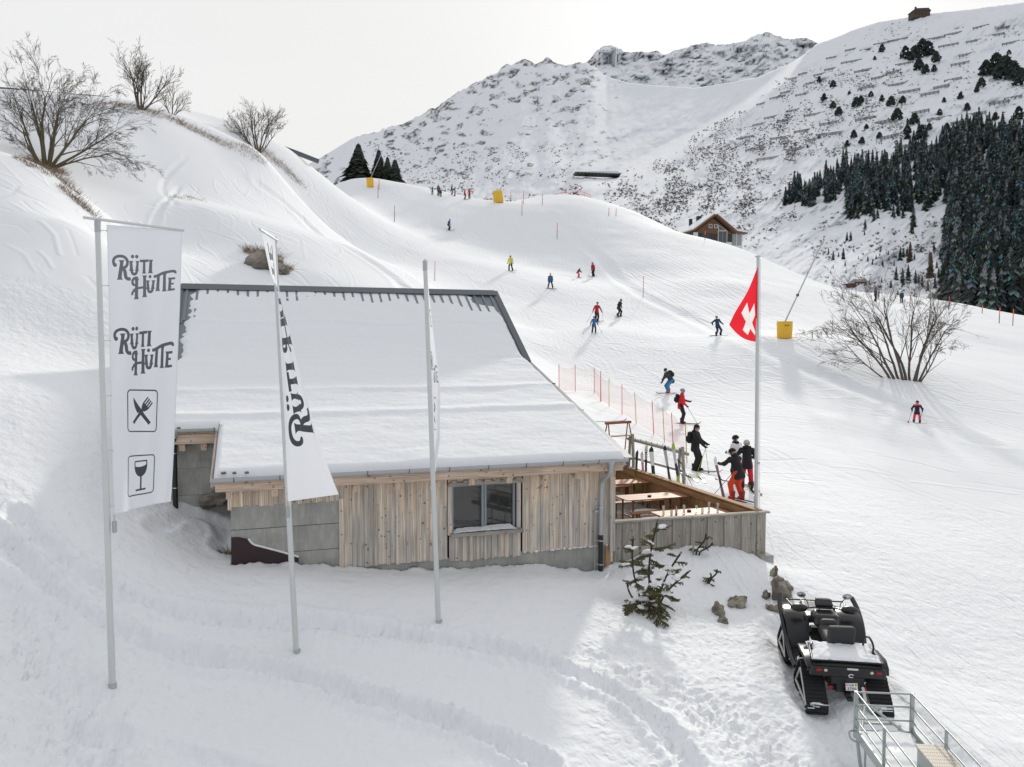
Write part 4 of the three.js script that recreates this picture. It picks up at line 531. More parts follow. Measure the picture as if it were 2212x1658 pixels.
const frontTex = canvasTex(512, 1792, (c, W, H) => {
  c.fillStyle = '#eceef2'; c.fillRect(0, 0, W, H); c.strokeStyle = '#dfe2e6'; c.lineWidth = 8; c.strokeRect(2, 2, W - 4, H - 4);
  for (const [y, col] of [[180, '#6e7176'], [640, '#5c6066']]) { c.save(); c.translate(34, y); c.scale(0.83, 0.83); c.strokeStyle = c.fillStyle = col; logoLetters(c); c.restore(); }  // same ink, upper logo painted paler for brightness showing through the cloth
  c.strokeStyle = c.fillStyle = INK; const frame = (x, y, w, h) => { c.lineWidth = 8; c.beginPath(); c.roundRect(x, y, w, h, 24); c.stroke(); };
  frame(118, 1020, 250, 258); c.save(); c.translate(243, 1150); // knife and fork, crossed
  c.save(); c.rotate(-0.75); c.beginPath(); c.moveTo(-12, 100); c.lineTo(-12, -10); c.lineTo(-26, -14); c.quadraticCurveTo(-28, -80, 6, -112); c.lineTo(14, -12); c.lineTo(12, 100); c.closePath(); c.fill(); c.restore();
  c.save(); c.rotate(0.75); c.lineWidth = 20; c.beginPath(); c.moveTo(0, 100); c.lineTo(0, -20); c.stroke(); c.lineWidth = 9; for (const k of [-22, -7, 8, 23]) { c.beginPath(); c.moveTo(k, -102); c.lineTo(k, -50); c.stroke(); } c.beginPath(); c.moveTo(-27, -58); c.quadraticCurveTo(-20, -14, 0, -14); c.quadraticCurveTo(22, -14, 28, -58); c.closePath(); c.fill(); c.restore(); c.restore();
  frame(122, 1440, 240, 262); c.lineWidth = 9; c.beginPath(); c.moveTo(198, 1480); c.lineTo(292, 1476); c.quadraticCurveTo(300, 1560, 248, 1580); c.quadraticCurveTo(194, 1570, 198, 1480); c.stroke(); c.beginPath(); c.moveTo(200, 1512); c.quadraticCurveTo(246, 1526, 292, 1502); c.quadraticCurveTo(292, 1560, 248, 1580); c.quadraticCurveTo(200, 1568, 200, 1512); c.fill(); c.lineWidth = 12; c.beginPath(); c.moveTo(248, 1578); c.lineTo(246, 1668); c.stroke(); c.beginPath(); c.moveTo(206, 1672); c.lineTo(286, 1668); c.stroke();
});
const sideTex = canvasTex(512, 1792, (c, W, H) => { c.fillStyle = '#eceef2'; c.fillRect(0, 0, W, H); c.save(); c.translate(80, 1420); c.rotate(-Math.PI / 2); c.scale(1.72, 1.95); c.strokeStyle = c.fillStyle = INK; logoLetters(c, true); c.restore(); });
const clothMat = (t) => new THREE.MeshPhysicalMaterial({ map: t, roughness: 1, transmission: 0.3, thickness: 0, side: THREE.DoubleSide });
const poleWhite = mat(0.62, 0.64, 0.63, 0.4, { metalness: 0.25 });
function lineAt(pts, t) { for (let i = 1; i < pts.length; i++) if (t <= pts[i][0]) { const a = pts[i - 1], b = pts[i], k = (t - a[0]) / (b[0] - a[0]); return [1, 2, 3].map((j) => lerp(a[j], b[j], k)); } return pts[pts.length - 1].slice(1); }
function bannerPole(label, base, topPx, d, armPx, hoist, fly, tex, wave, bannerLabel) {
  const f = hit(base[0], base[1]); const dep = -f[2]; const k = dep / d;
  const top = at(topPx[0], topPx[1], dep), A = at(armPx[0], armPx[1], armPx[2] * k), B = at(armPx[3], armPx[4], armPx[5] * k);
  const p = thing('banner_pole', label, 'flagpole', f, 0, 'banner poles in front of the hut'), L = (q) => [q[0] - f[0], q[1] - f[1], q[2] - f[2]];
  mesh('pole', rod([0, -0.3, 0], L(top), 0.05, 0.038, 16), poleWhite, p); mesh('pole_joint', [rod(L([top[0], top[1] - 0.16, top[2]]), L([top[0], top[1] + 0.02, top[2]]), 0.043, 0.043, 12)], zinc, p); mesh('base_sleeve', rod([0, -0.02, 0], [0, 0.045, 0], 0.062, 0.06, 14), zinc, p);
  mesh('cross_arm', rod(L(A), L(B), 0.022, 0.022, 8), poleWhite, p);
  const hp = (t) => { const q = lineAt(hoist, t); return at(q[0], q[1], q[2] * k); }, fp = (t) => { const q = lineAt(fly, t); return at(q[0], q[1], q[2] * k); };
  for (let i = 0; i < 6; i++) { const q = hp(0.02 + i * 0.19), w = V(...top).lerp(V(...f), (top[1] - q[1]) / (top[1] - f[1])); mesh('ring', [rod(L(q), L([w.x, w.y, w.z]), 0.006, 0.006, 5), ball(0.014, L(q), [1, 1, 1], 6, 5)], poleWhite, p); }
  const wb = hp(1), wt = L([wb[0], wb[1] - 0.1, wb[2]]); mesh('weight', [rod([wt[0], wt[1] - 0.16, wt[2]], wt, 0.032, 0.032, 10), rod(wt, L(wb), 0.006, 0.006, 5), ball(0.032, [wt[0], wt[1] - 0.16, wt[2]], [1, 0.6, 1], 8, 5)], galv, p);
  const n = V(...fp(0.5)).sub(V(...hp(0.5))).cross(V(0, 1, 0)).normalize();
  const g = grid(40, 120, (u, v) => { const t = 1 - v, a = hp(t), b = fp(t), m = a.map((q, i) => lerp(q, b[i], u)), w = wave * Math.sin(u * 7 + t * 1.5) * (0.25 + 0.75 * t) * u + 0.02 * Math.sin(u * 15 + 2 + t * 4) * t; m[1] -= 0.035 * Math.sin(u * Math.PI) * (t > 0.98 ? 0 : 0.0) + 0; return [m[0] + n.x * w, m[1], m[2] + n.z * w, u, v]; });
  const b = mesh('banner', g, clothMat(tex)); tag(b, bannerLabel, 'banner', 'white hut banners');
}
bannerPole('leftmost and nearest of the three white banner poles', [243, 1500], [210, 478], 10.1, [180, 470, 9.95, 396, 498, 11.1], [[0, 230, 486, 10.12], [1, 246, 1112, 10.12]], [[0, 392, 499, 11.08], [0.3, 386, 660, 11.1], [0.65, 373, 900, 11.25], [1, 362, 1083, 11.3]], frontTex, 0.06, 'white banner with grey hut lettering and cutlery and wine glass icons facing the viewer');
bannerPole('middle of the three white banner poles, leaning slightly', [641, 1408], [592, 515], 12.2, [561, 496, 11.3, 598, 520, 12.3], [[0, 594, 520, 12.12], [1, 621, 1084, 12.12]], [[0, 565, 502, 11.38], [0.14, 584, 590, 11.3], [0.23, 604, 632, 11.3], [0.33, 624, 698, 11.38], [0.57, 658, 833, 11.6], [0.8, 693, 955, 11.85], [1, 736, 1068, 12.1]], sideTex, 0.03, 'twisted white banner on the middle pole with black lettering running upwards');
bannerPole('rightmost of the three white banner poles, in front of the window side', [948, 1345], [918, 566], 13.0, [918, 562, 12.9, 921, 572, 14.2], [[0, 922, 590, 13.06], [1, 938, 1055, 13.06]], [[0, 921, 585, 14.2], [0.2, 931, 690, 14.2], [0.5, 947, 830, 14.15], [0.75, 945, 950, 14.1], [1, 928, 1058, 14.1]], frontTex, 0.05, 'narrow white banner seen edge on, on the right pole');
// national flag on its mast behind the terrace corner
{
  const f = fromHut(4.42, 0, -0.75), dep = -f[2]; const b0 = at(1635, 1080, dep); f[0] = b0[0]; f[1] = groundY(f[0], f[2]);
  const top = at(1638, 556, dep), m = thing('flag_mast', 'tall white flag mast with a flat cap beside the terrace corner', 'flagpole', f), L = (q) => [q[0] - f[0], q[1] - f[1], q[2] - f[2]];
  mesh('pole', rod([0, -0.4, 0], L(top), 0.058, 0.04, 16), poleWhite, m); mesh('cap', lathe([[0.001, 0.05], [0.06, 0.045], [0.085, 0.025], [0.06, 0], [0.001, 0]], 16, L(top)), poleWhite, m); mesh('halyard', rod([0.08, 0.3, 0.03], [L(top)[0] + 0.05, L(top)[1] - 0.05, 0.03], 0.005, 0.005, 4), poleWhite, m); mesh('joint', rod([-0.003, 2.2, 0], [0.003, 2.28, 0], 0.06, 0.06, 14), zinc, m); mesh('cleat', bx(0.06, 0.14, 0.05, [-0.06, 1.3, 0.05]), zinc, m);
  const tex = canvasTex(256, 256, (c) => { c.fillStyle = '#ee2233'; c.fillRect(0, 0, 256, 256); c.fillStyle = '#f6f2f2'; c.fillRect(102, 44, 52, 168); c.fillRect(44, 102, 168, 52); });
  const hp = (t) => at(1637 - 1 * t, lerp(577, 728, t), dep - 0.06), fp = (t) => at(lerp(1574, 1640, t ** 1.15), lerp(702, 738, t) + 10 * Math.sin(t * 3), dep + 0.1 + 0.25 * t);
  const g = grid(36, 36, (u, v) => { const t = 1 - v, a = hp(t), b = fp(t), q = a.map((k, i) => lerp(k, b[i], u)); q[2] += 0.09 * Math.sin(u * 8 + t * 5) * u; q[0] += 0.03 * Math.sin(u * 6 + t * 3) * u; q[1] -= 0.1 * Math.sin(u * Math.PI) * (1 - t); return [...q, u, v]; });
  const fm = clothMat(tex); fm.transmission = 0.5; tag(mesh('swiss_flag', g, fm), 'drooping red flag with a white cross on the tall mast', 'flag');
}
// ---------- tracked quad and its trailer ----------
const rubber = mat(0.012, 0.012, 0.013, 0.7), plasticBlack = mat(0.018, 0.018, 0.02, 0.32), seatMat = mat(0.03, 0.03, 0.032, 0.6), alloy = mat(0.55, 0.55, 0.54, 0.35, { metalness: 0.7 }), lightRed = mat(0.35, 0.008, 0.015, 0.2);
{
  const base = [5.68, 0, -13.7]; base[1] = Math.max(groundY(5.1, -12.4), groundY(5.9, -12.4)) - 0.02;
  const slope = Math.atan2(groundY(5.8, -14.3) - groundY(5.5, -12.2), 2.1);
  const q = thing('tracked_quad', 'black quad bike on four rubber tracks with snow on its rear rack', 'quad bike', base); q.rotation.order = 'YXZ'; q.rotation.y = -9.5 * Math.PI / 180; q.scale.set(1.06, 0.9, 0.95); q.rotation.x = slope;
  const P = (n, g, m, p = q) => mesh(n, g, m, p);
  const hull = (cs, grow = 0) => { const pts = []; for (let a = 0; a < 64; a++) { const t = a / 64 * 6.2832, d = [Math.cos(t), Math.sin(t)]; let best = -9, bp; for (const [z, y, r] of cs) { const s = z * d[0] + y * d[1] + r + grow; if (s > best) { best = s; bp = [z + d[0] * (r + grow), y + d[1] * (r + grow)]; } } pts.push(bp); } return pts; };
  function track(x, z, front) {
    const cs = front ? [[-0.34, 0.15, 0.14], [0.36, 0.13, 0.12], [0.02, 0.55, 0.16]] : [[-0.42, 0.14, 0.13], [0.52, 0.14, 0.13], [-0.06, 0.56, 0.17]];
    const R = new THREE.Matrix4().makeRotationY(-Math.PI / 2), W = 0.32, o = P('track', (() => { const s = new THREE.Shape(hull(cs).map((p) => new THREE.Vector2(...p))); s.holes.push(new THREE.Path(hull(cs, -0.03).map((p) => new THREE.Vector2(...p)).reverse())); const g = new THREE.ExtrudeGeometry(s, { depth: W, bevelEnabled: false }); g.applyMatrix4(R); g.translate(W / 2, 0, 0); return g; })(), rubber);
    o.position.set(x, 0, z);
    const out = hull(cs), lugs = []; let acc = 0; const N = out.length; let per = 0; for (let i = 0; i < N; i++) per += Math.hypot(out[(i + 1) % N][0] - out[i][0], out[(i + 1) % N][1] - out[i][1]); const step = per / Math.round(per / 0.072); let next = 0;
    for (let i = 0; i < N; i++) { const a = out[i], b = out[(i + 1) % N], L = Math.hypot(b[0] - a[0], b[1] - a[1]); while (next < acc + L) { const t = (next - acc) / L, zz = lerp(a[0], b[0], t), yy = lerp(a[1], b[1], t), ang = Math.atan2(b[1] - a[1], b[0] - a[0]); lugs.push(bx(W, 0.03, 0.024, [0, yy, zz], [-ang, 0, 0])); next += step; } acc += L; }
    P('tread_lugs', lugs, rubber, o).userData.kind = 'stuff';
    for (const [cz, cy, r] of cs) P('wheel', [rod([-0.1, cy, cz], [0.1, cy, cz], r - 0.035, r - 0.035, 18), rod([-0.13, cy, cz], [0.13, cy, cz], 0.04, 0.04, 8)], cy > 0.3 ? plasticBlack : mat(0.03, 0.03, 0.03, 0.6), o);
    for (const zz of [-0.15, 0.08, 0.25]) P('wheel', rod([-0.12, 0.1, zz], [0.12, 0.1, zz], 0.07, 0.07, 14), plasticBlack, o);
    P('track_frame', [rod([-0.14, cs[0][1], cs[0][0]], [-0.14, cs[2][1], cs[2][0]], 0.022, 0.022, 6), rod([-0.14, cs[1][1], cs[1][0]], [-0.14, cs[2][1], cs[2][0]], 0.022, 0.022, 6), rod([-0.14, cs[0][1], cs[0][0]], [-0.14, cs[1][1], cs[1][0]], 0.026, 0.026, 6)], alloy, o);
    const r = rng(Math.round(x * 97 + z * 31)); const sn = []; for (let k = 0; k < 26; k++) { const e = Math.floor(r() * 20) + 2, a = out[e]; sn.push(bx(0.05 + r() * 0.12, 0.012, 0.03, [(r() - 0.5) * 0.2, a[1] + 0.003, a[0]], [r() - 0.5, 0, 0])); } P('track_snow', sn, snowPatch, o).userData.kind = 'stuff';
  }
  track(-0.47, 0.82, false); track(0.47, 0.82, false); track(-0.5, -0.86, true); track(0.5, -0.86, true);
  P('chassis', [bx(0.34, 0.26, 2.0, [0, 0.52, 0], null, 'z', 0.03), rod([-0.45, 0.52, 0.76], [0.45, 0.52, 0.76], 0.04, 0.04, 8), rod([-0.45, 0.52, -0.84], [0.45, 0.52, -0.84], 0.04, 0.04, 8), bx(0.5, 0.3, 0.4, [0, 0.5, 0.95], null, 'z', 0.04)], rubber);
  P('suspension_arm', [rod([-0.18, 0.4, 0.45], [-0.42, 0.5, 0.8], 0.03, 0.03, 6), rod([-0.18, 0.4, 1.1], [-0.42, 0.5, 0.82], 0.03, 0.03, 6)], alloy); P('suspension_arm', [rod([0.18, 0.4, 0.45], [0.42, 0.5, 0.8], 0.03, 0.03, 6), rod([0.18, 0.4, 1.1], [0.42, 0.5, 0.82], 0.03, 0.03, 6)], alloy);
  const sweep = (rows, w0, w1, t) => grid(10, rows.length - 1, (u, v, i, j) => { const [z, y, x0, x1, bow] = rows[j], k = u * 2 - 1; return [lerp(x0, x1, u), y + (bow || 0) * (1 - k * k), z, u, v]; });
  // body work
  P('rear_fender', [sweep([[1.22, 0.74, -0.6, 0.6, 0.02], [1.2, 0.86, -0.6, 0.6, 0.04], [1.0, 0.93, -0.61, 0.61, 0.03], [0.6, 0.92, -0.58, 0.58, 0.03], [0.38, 0.84, -0.5, 0.5, 0.05], [0.22, 0.68, -0.4, 0.4, 0.05]]), bx(1.2, 0.05, 0.9, [0, 0.83, 0.78], null, 'x', 0.02)], plasticBlack);
  const tail = P('tail_panel', [bx(1.12, 0.2, 0.08, [0, 0.76, 1.22], [0.12, 0, 0], 'x', 0.035), bx(0.5, 0.16, 0.08, [0, 0.6, 1.2], [0.2, 0, 0], 'x', 0.03), bx(0.36, 0.2, 0.06, [0.02, 0.46, 1.19], [0.1, 0, 0], 'x', 0.02)], plasticBlack);
  for (const x of [-0.43, 0.44]) { P('tail_light', bx(0.085, 0.05, 0.03, [x, 0.8, 1.268], [0.12, 0, 0], 'x', 0.012), lightRed, tail); P('indicator_light', ball(0.03, [x + (x < 0 ? 0.1 : -0.1), 0.795, 1.262], [1, 1, 0.5], 8, 6), mat(0.7, 0.6, 0.45, 0.2), tail); }
  for (const x of [-0.24, 0.26]) P('reflector', [rod([x, 0.45, 1.2], [x, 0.45, 1.225], 0.035, 0.035, 12)], lightRed, tail);
  P('emblem', new THREE.TorusGeometry(0.032, 0.011, 6, 18, 5.2).applyMatrix4(M4([0.04, 0.72, 1.272], [0.1, 0, 0.5])), mat(0.75, 0.75, 0.75, 0.3, { metalness: 0.5 }), tail); P('sticker', bx(0.16, 0.035, 0.004, [0.06, 0.845, 1.27], [0.1, 0, 0]), new THREE.MeshStandardMaterial({ map: canvasTex(64, 16, (c) => { c.fillStyle = '#ddd'; c.fillRect(0, 0, 64, 16); c.fillStyle = '#d9762b'; c.fillRect(0, 0, 18, 16); c.fillStyle = '#555'; for (let k = 0; k < 3; k++) c.fillRect(24, 3 + k * 4, 34, 1.5); }), roughness: 0.5 }), tail);
  const plateT = canvasTex(256, 200, (c) => { c.fillStyle = '#f2f2ee'; c.fillRect(0, 0, 256, 200); c.strokeStyle = '#222'; c.lineWidth = 4; c.strokeRect(3, 3, 250, 194); c.fillStyle = '#d22'; c.beginPath(); c.roundRect(14, 20, 50, 56, 10); c.fill(); c.fillStyle = '#fff'; c.fillRect(33, 30, 12, 36); c.fillRect(21, 42, 36, 12); c.fillStyle = '#e8b818'; c.beginPath(); c.roundRect(192, 20, 50, 56, 10); c.fill(); c.fillStyle = '#222'; c.beginPath(); c.arc(217, 48, 13, 0, 7); c.fill(); c.fillStyle = '#111'; c.font = 'bold 76px sans-serif'; c.textAlign = 'center'; c.fillText('UR', 128, 84); c.font = 'bold 90px sans-serif'; c.fillText('3756', 128, 178); });
  P('licence_plate', [new THREE.PlaneGeometry(0.18, 0.14).applyMatrix4(M4([0.06, 0.5, 1.248], [-0.12, 0, 0.06]))], new THREE.MeshStandardMaterial({ map: plateT, roughness: 0.4 }), tail); P('plate_holder', bx(0.19, 0.15, 0.012, [0.06, 0.5, 1.238], [-0.12, 0, 0.06]), blackPlastic, tail);
  const rack = P('rear_rack', [rod([-0.52, 0.95, 1.2], [0.52, 0.95, 1.2], 0.016, 0.016, 8), rod([-0.52, 0.95, 1.2], [-0.46, 0.96, 0.55], 0.016, 0.016, 8), rod([0.52, 0.95, 1.2], [0.46, 0.96, 0.55], 0.016, 0.016, 8), bx(0.96, 0.02, 0.6, [0, 0.94, 0.88])], plasticBlack);
  P('rack_snow', grid(40, 26, (u, v) => { const x = lerp(-0.5, 0.52, u), z = lerp(1.2, 0.45, v), e = Math.min(u, 1 - u, v, 1 - v), h = smooth(-0.02, 0.16, e + 0.06 * noise(u * 9, v * 9)) * (0.055 + 0.02 * fbm(u * 6, v * 6, 3)) + 0.012 * noise(u * 22, v * 22); return [x, 0.945 + Math.max(-0.01, h), z]; }), snowPatch, rack);
  P('seat', [new RoundedBoxGeometry(0.36, 0.2, 0.62, 3, 0.08).applyMatrix4(M4([0, 0.92, 0.08], [0.06, 0, 0])), new RoundedBoxGeometry(0.3, 0.18, 0.34, 3, 0.08).applyMatrix4(M4([0, 1.0, -0.3], [-0.3, 0, 0]))], seatMat);
  P('backrest', [new RoundedBoxGeometry(0.42, 0.4, 0.13, 3, 0.05).applyMatrix4(M4([0.03, 1.14, 0.56], [0.16, 0.05, 0]))], seatMat); P('grab_handle', tube([[0.36, 0.95, 0.6], [0.37, 1.14, 0.6], [0.42, 1.2, 0.68], [0.46, 1.1, 0.8], [0.45, 0.95, 0.84]], 0.018, 6, 20), plasticBlack); P('grab_handle', tube([[-0.4, 0.93, 0.6], [-0.42, 1.0, 0.62], [-0.46, 1.0, 0.76], [-0.45, 0.93, 0.82]], 0.016, 6, 16), plasticBlack);
  P('tank_cover', [new RoundedBoxGeometry(0.42, 0.28, 0.5, 3, 0.1).applyMatrix4(M4([0, 0.98, -0.55], [-0.12, 0, 0])), new RoundedBoxGeometry(0.62, 0.16, 0.3, 3, 0.06).applyMatrix4(M4([0, 0.9, -0.78], [0, 0, 0]))], plasticBlack);
  P('dashboard', [new RoundedBoxGeometry(0.28, 0.14, 0.18, 2, 0.03).applyMatrix4(M4([0.02, 1.2, -0.78], [0.5, 0, 0]))], blackPlastic); P('windshield', bx(0.24, 0.07, 0.015, [0.02, 1.24, -0.9], [-0.9, 0, 0], 'x', 0.006), blackPlastic);
  const bar = P('handlebar', tube([[-0.44, 1.14, -0.52], [-0.2, 1.16, -0.66], [0, 1.15, -0.7], [0.2, 1.16, -0.66], [0.44, 1.14, -0.52]], 0.016, 8, 24), blackPlastic);
  for (const s of [-1, 1]) {
    P('grip', rod([s * 0.34, 1.15, -0.58], [s * 0.47, 1.135, -0.5], 0.02, 0.02, 8), rubber, bar); P('hand_guard', ball(0.13, [s * 0.42, 1.16, -0.62], [1.15, 0.62, 0.7], 12, 8), plasticBlack, bar);
    P('mirror_stem', tube([[s * 0.26, 1.16, -0.64], [s * 0.28, 1.28, -0.66], [s * 0.36, 1.38, -0.68]], 0.008, 5, 10), blackPlastic, bar);
    P('mirror', [ball(0.075, [s * 0.38, 1.42, -0.68], [1, 0.78, 0.22], 14, 8, [0, 0, s * 0.25]), new THREE.TorusGeometry(0.072, 0.008, 6, 18).applyMatrix4(M4([s * 0.38, 1.42, -0.668], [0, 0, s * 0.25], [1, 0.78, 1]))], s ? mat(0.45, 0.47, 0.5, 0.08, { metalness: 0.9 }) : alloy, bar);
    P('front_fender', [sweep([[-1.35, 0.86, s * 0.3, s * 0.66, 0.02], [-1.2, 0.95, s * 0.26, s * 0.66, 0.03], [-0.9, 0.96, s * 0.24, s * 0.66, 0.03], [-0.62, 0.86, s * 0.24, s * 0.64, 0.02], [-0.45, 0.62, s * 0.26, s * 0.62, 0.0], [-0.36, 0.42, s * 0.28, s * 0.62, 0]]), bx(0.34, 0.3, 0.3, [s * 0.43, 0.78, -0.95], null, 'x', 0.08)], plasticBlack);
    P('footwell', [bx(0.3, 0.03, 0.7, [s * 0.44, 0.4, -0.02], null, 'x', 0.01), bx(0.03, 0.22, 0.6, [s * 0.28, 0.5, 0]), sweep([[0.34, 0.4, s * 0.28, s * 0.6, 0], [0.5, 0.62, s * 0.3, s * 0.6, 0], [0.6, 0.84, s * 0.32, s * 0.6, 0]])], plasticBlack);
    P('mud_guard', tube([[s * 0.62, 1.12, -1.38], [s * 0.66, 1.0, -1.15], [s * 0.66, 0.8, -0.75], [s * 0.63, 0.5, -0.36], [s * 0.62, 0.38, 0.1], [s * 0.6, 0.36, 0.32]], 0.045, 7, 30), plasticBlack);
    P('headlight', ball(0.08, [s * 0.34, 0.86, -1.38], [1.2, 0.8, 0.5], 10, 7), mat(0.6, 0.62, 0.64, 0.1));
  }
  P('footwell_snow', ball(0.16, [-0.44, 0.43, 0.18], [0.8, 0.35, 1.2], 12, 8), snowPatch); P('hood', [new RoundedBoxGeometry(0.6, 0.2, 0.6, 3, 0.08).applyMatrix4(M4([0, 0.9, -1.1], [0.1, 0, 0]))], plasticBlack);
  P('front_rack', [rod([-0.5, 1.0, -1.42], [0.5, 1.0, -1.42], 0.016, 0.016, 8), rod([-0.5, 1.0, -1.42], [-0.44, 1.0, -1.0], 0.016, 0.016, 8), rod([0.5, 1.0, -1.42], [0.44, 1.0, -1.0], 0.016, 0.016, 8), ...[-0.25, 0, 0.25].map((x) => rod([x, 1.0, -1.42], [x, 1.0, -1.0], 0.012, 0.012, 6))], plasticBlack); P('bumper', [tube([[-0.3, 0.5, -1.45], [-0.28, 0.8, -1.55], [0, 0.84, -1.58], [0.28, 0.8, -1.55], [0.3, 0.5, -1.45]], 0.02, 6, 24)], plasticBlack);
  P('tow_hitch', [bx(0.08, 0.06, 0.3, [0, 0.36, 1.3], null, 'z'), ball(0.03, [0, 0.41, 1.4], [1, 1, 1], 8, 6)], blackPlastic);
}
{
  const y0 = groundY(5.35, -10.2), t = thing('sled_trailer', 'galvanised sled trailer with tubular rails hitched behind the quad', 'trailer', [5.36, -0.53, -11.02], -5 * Math.PI / 180), P = (n, g, m, p = t) => mesh(n, g, m, p);
  const W = 0.39, H = 0.68, gd = y0 + 0.53, Lz = 2.5;
  P('floor_plate', bx(0.8, 0.012, Lz, [0, 0.1, Lz / 2]), galv); P('floor_snow', grid(30, 60, (u, v) => { const h = 0.02 * fbm(u * 4, v * 10, 4) + 0.006; return [lerp(-0.37, 0.37, u), 0.105 + Math.max(-0.006, h), lerp(2.45, 0.02, v)]; }), snowPatch);
  for (const s of [-1, 1]) {
    P('post', bx(0.05, H, 0.05, [s * W, H / 2, 0], null, 'y', 0.004), galv); P('post', bx(0.035, H, 0.035, [s * W, H / 2, 1.05], null, 'y', 0.004), galv); P('post', bx(0.035, H, 0.035, [s * W, H / 2, 2.1], null, 'y', 0.004), galv);
    for (const y of [H, H * 0.7, H * 0.42]) P('side_rail', rod([s * W, y - 0.012, 0], [s * W, y - 0.012, Lz], 0.014, 0.014, 8), galv);
    P('side_beam', bx(0.03, 0.14, Lz, [s * (W + 0.01), 0.1, Lz / 2], null, 'z'), galv);
    P('runner', tube([[s * 0.3, 0.1, -0.2], [s * 0.3, gd * 0.4, -0.12], [s * 0.3, gd + 0.02, 0.1], [s * 0.3, gd, 0.6], [s * 0.3, gd, 2.4]], 0.026, 6, 30), galv); for (const z of [0.15, 0.8, 1.5, 2.2]) P('runner_strut', rod([s * 0.3, gd, z], [s * 0.3, 0.06, z], 0.016, 0.016, 6), galv);
  }
  for (const y of [H, H * 0.72, H * 0.42, 0.12]) P('front_rail', rod([-W, y - 0.012, 0], [W, y - 0.012, 0], 0.014, 0.014, 8), galv);
  P('drawbar', [rod([-0.3, 0.1, 0], [-0.04, 0.24, -0.62], 0.02, 0.02, 6), rod([0.3, 0.1, 0], [-0.04, 0.24, -0.62], 0.02, 0.02, 6), rod([-0.04, 0.24, -0.6], [0.02, 0.34, -0.9], 0.03, 0.025, 8), rod([-0.2, 0.12, -0.2], [0.2, 0.12, -0.2], 0.016, 0.016, 6)], galv); P('tow_loop', tube([[-W, 0.1, 0.02], [-W - 0.1, 0.12, 0.06], [-W - 0.12, 0.06, 0.16], [-W - 0.03, 0.02, 0.2]], 0.014, 6, 16), galv);
  // perforated lid of a box riding on the trailer
  const pt = canvasTex(512, 512, (c) => { c.fillStyle = '#cfc7b8'; c.fillRect(0, 0, 512, 512); c.fillStyle = '#8a8174'; for (let j = 0; j < 12; j++) for (let i = 0; i < 12; i++) { c.beginPath(); c.arc(22 + i * 42 + (j % 2) * 10, 22 + j * 42, 8, 0, 7); c.fill(); } });
  const c = fromTrailer(0.2, 1.5); function fromTrailer(x, z) { const a = t.rotation.y; return [5.36 + x * Math.cos(a) + z * Math.sin(a), -0.53 + 0.11, -11.02 - x * Math.sin(a) + z * Math.cos(a)]; }
  const b = thing('metal_box', 'metal box with a perforated beige lid riding on the trailer', 'box', c, -5 * Math.PI / 180);
  mesh('box_body', bx(0.3, 0.3, 1.0, [0, 0.15, 0], null, 'z', 0.006), galv, b); const lid = new THREE.BoxGeometry(0.34, 0.02, 1.05); lid.translate(0, 0.312, 0); mesh('lid', lid, new THREE.MeshStandardMaterial({ map: pt, roughness: 0.5, bumpMap: pt, bumpScale: 0.004 }), b);
}
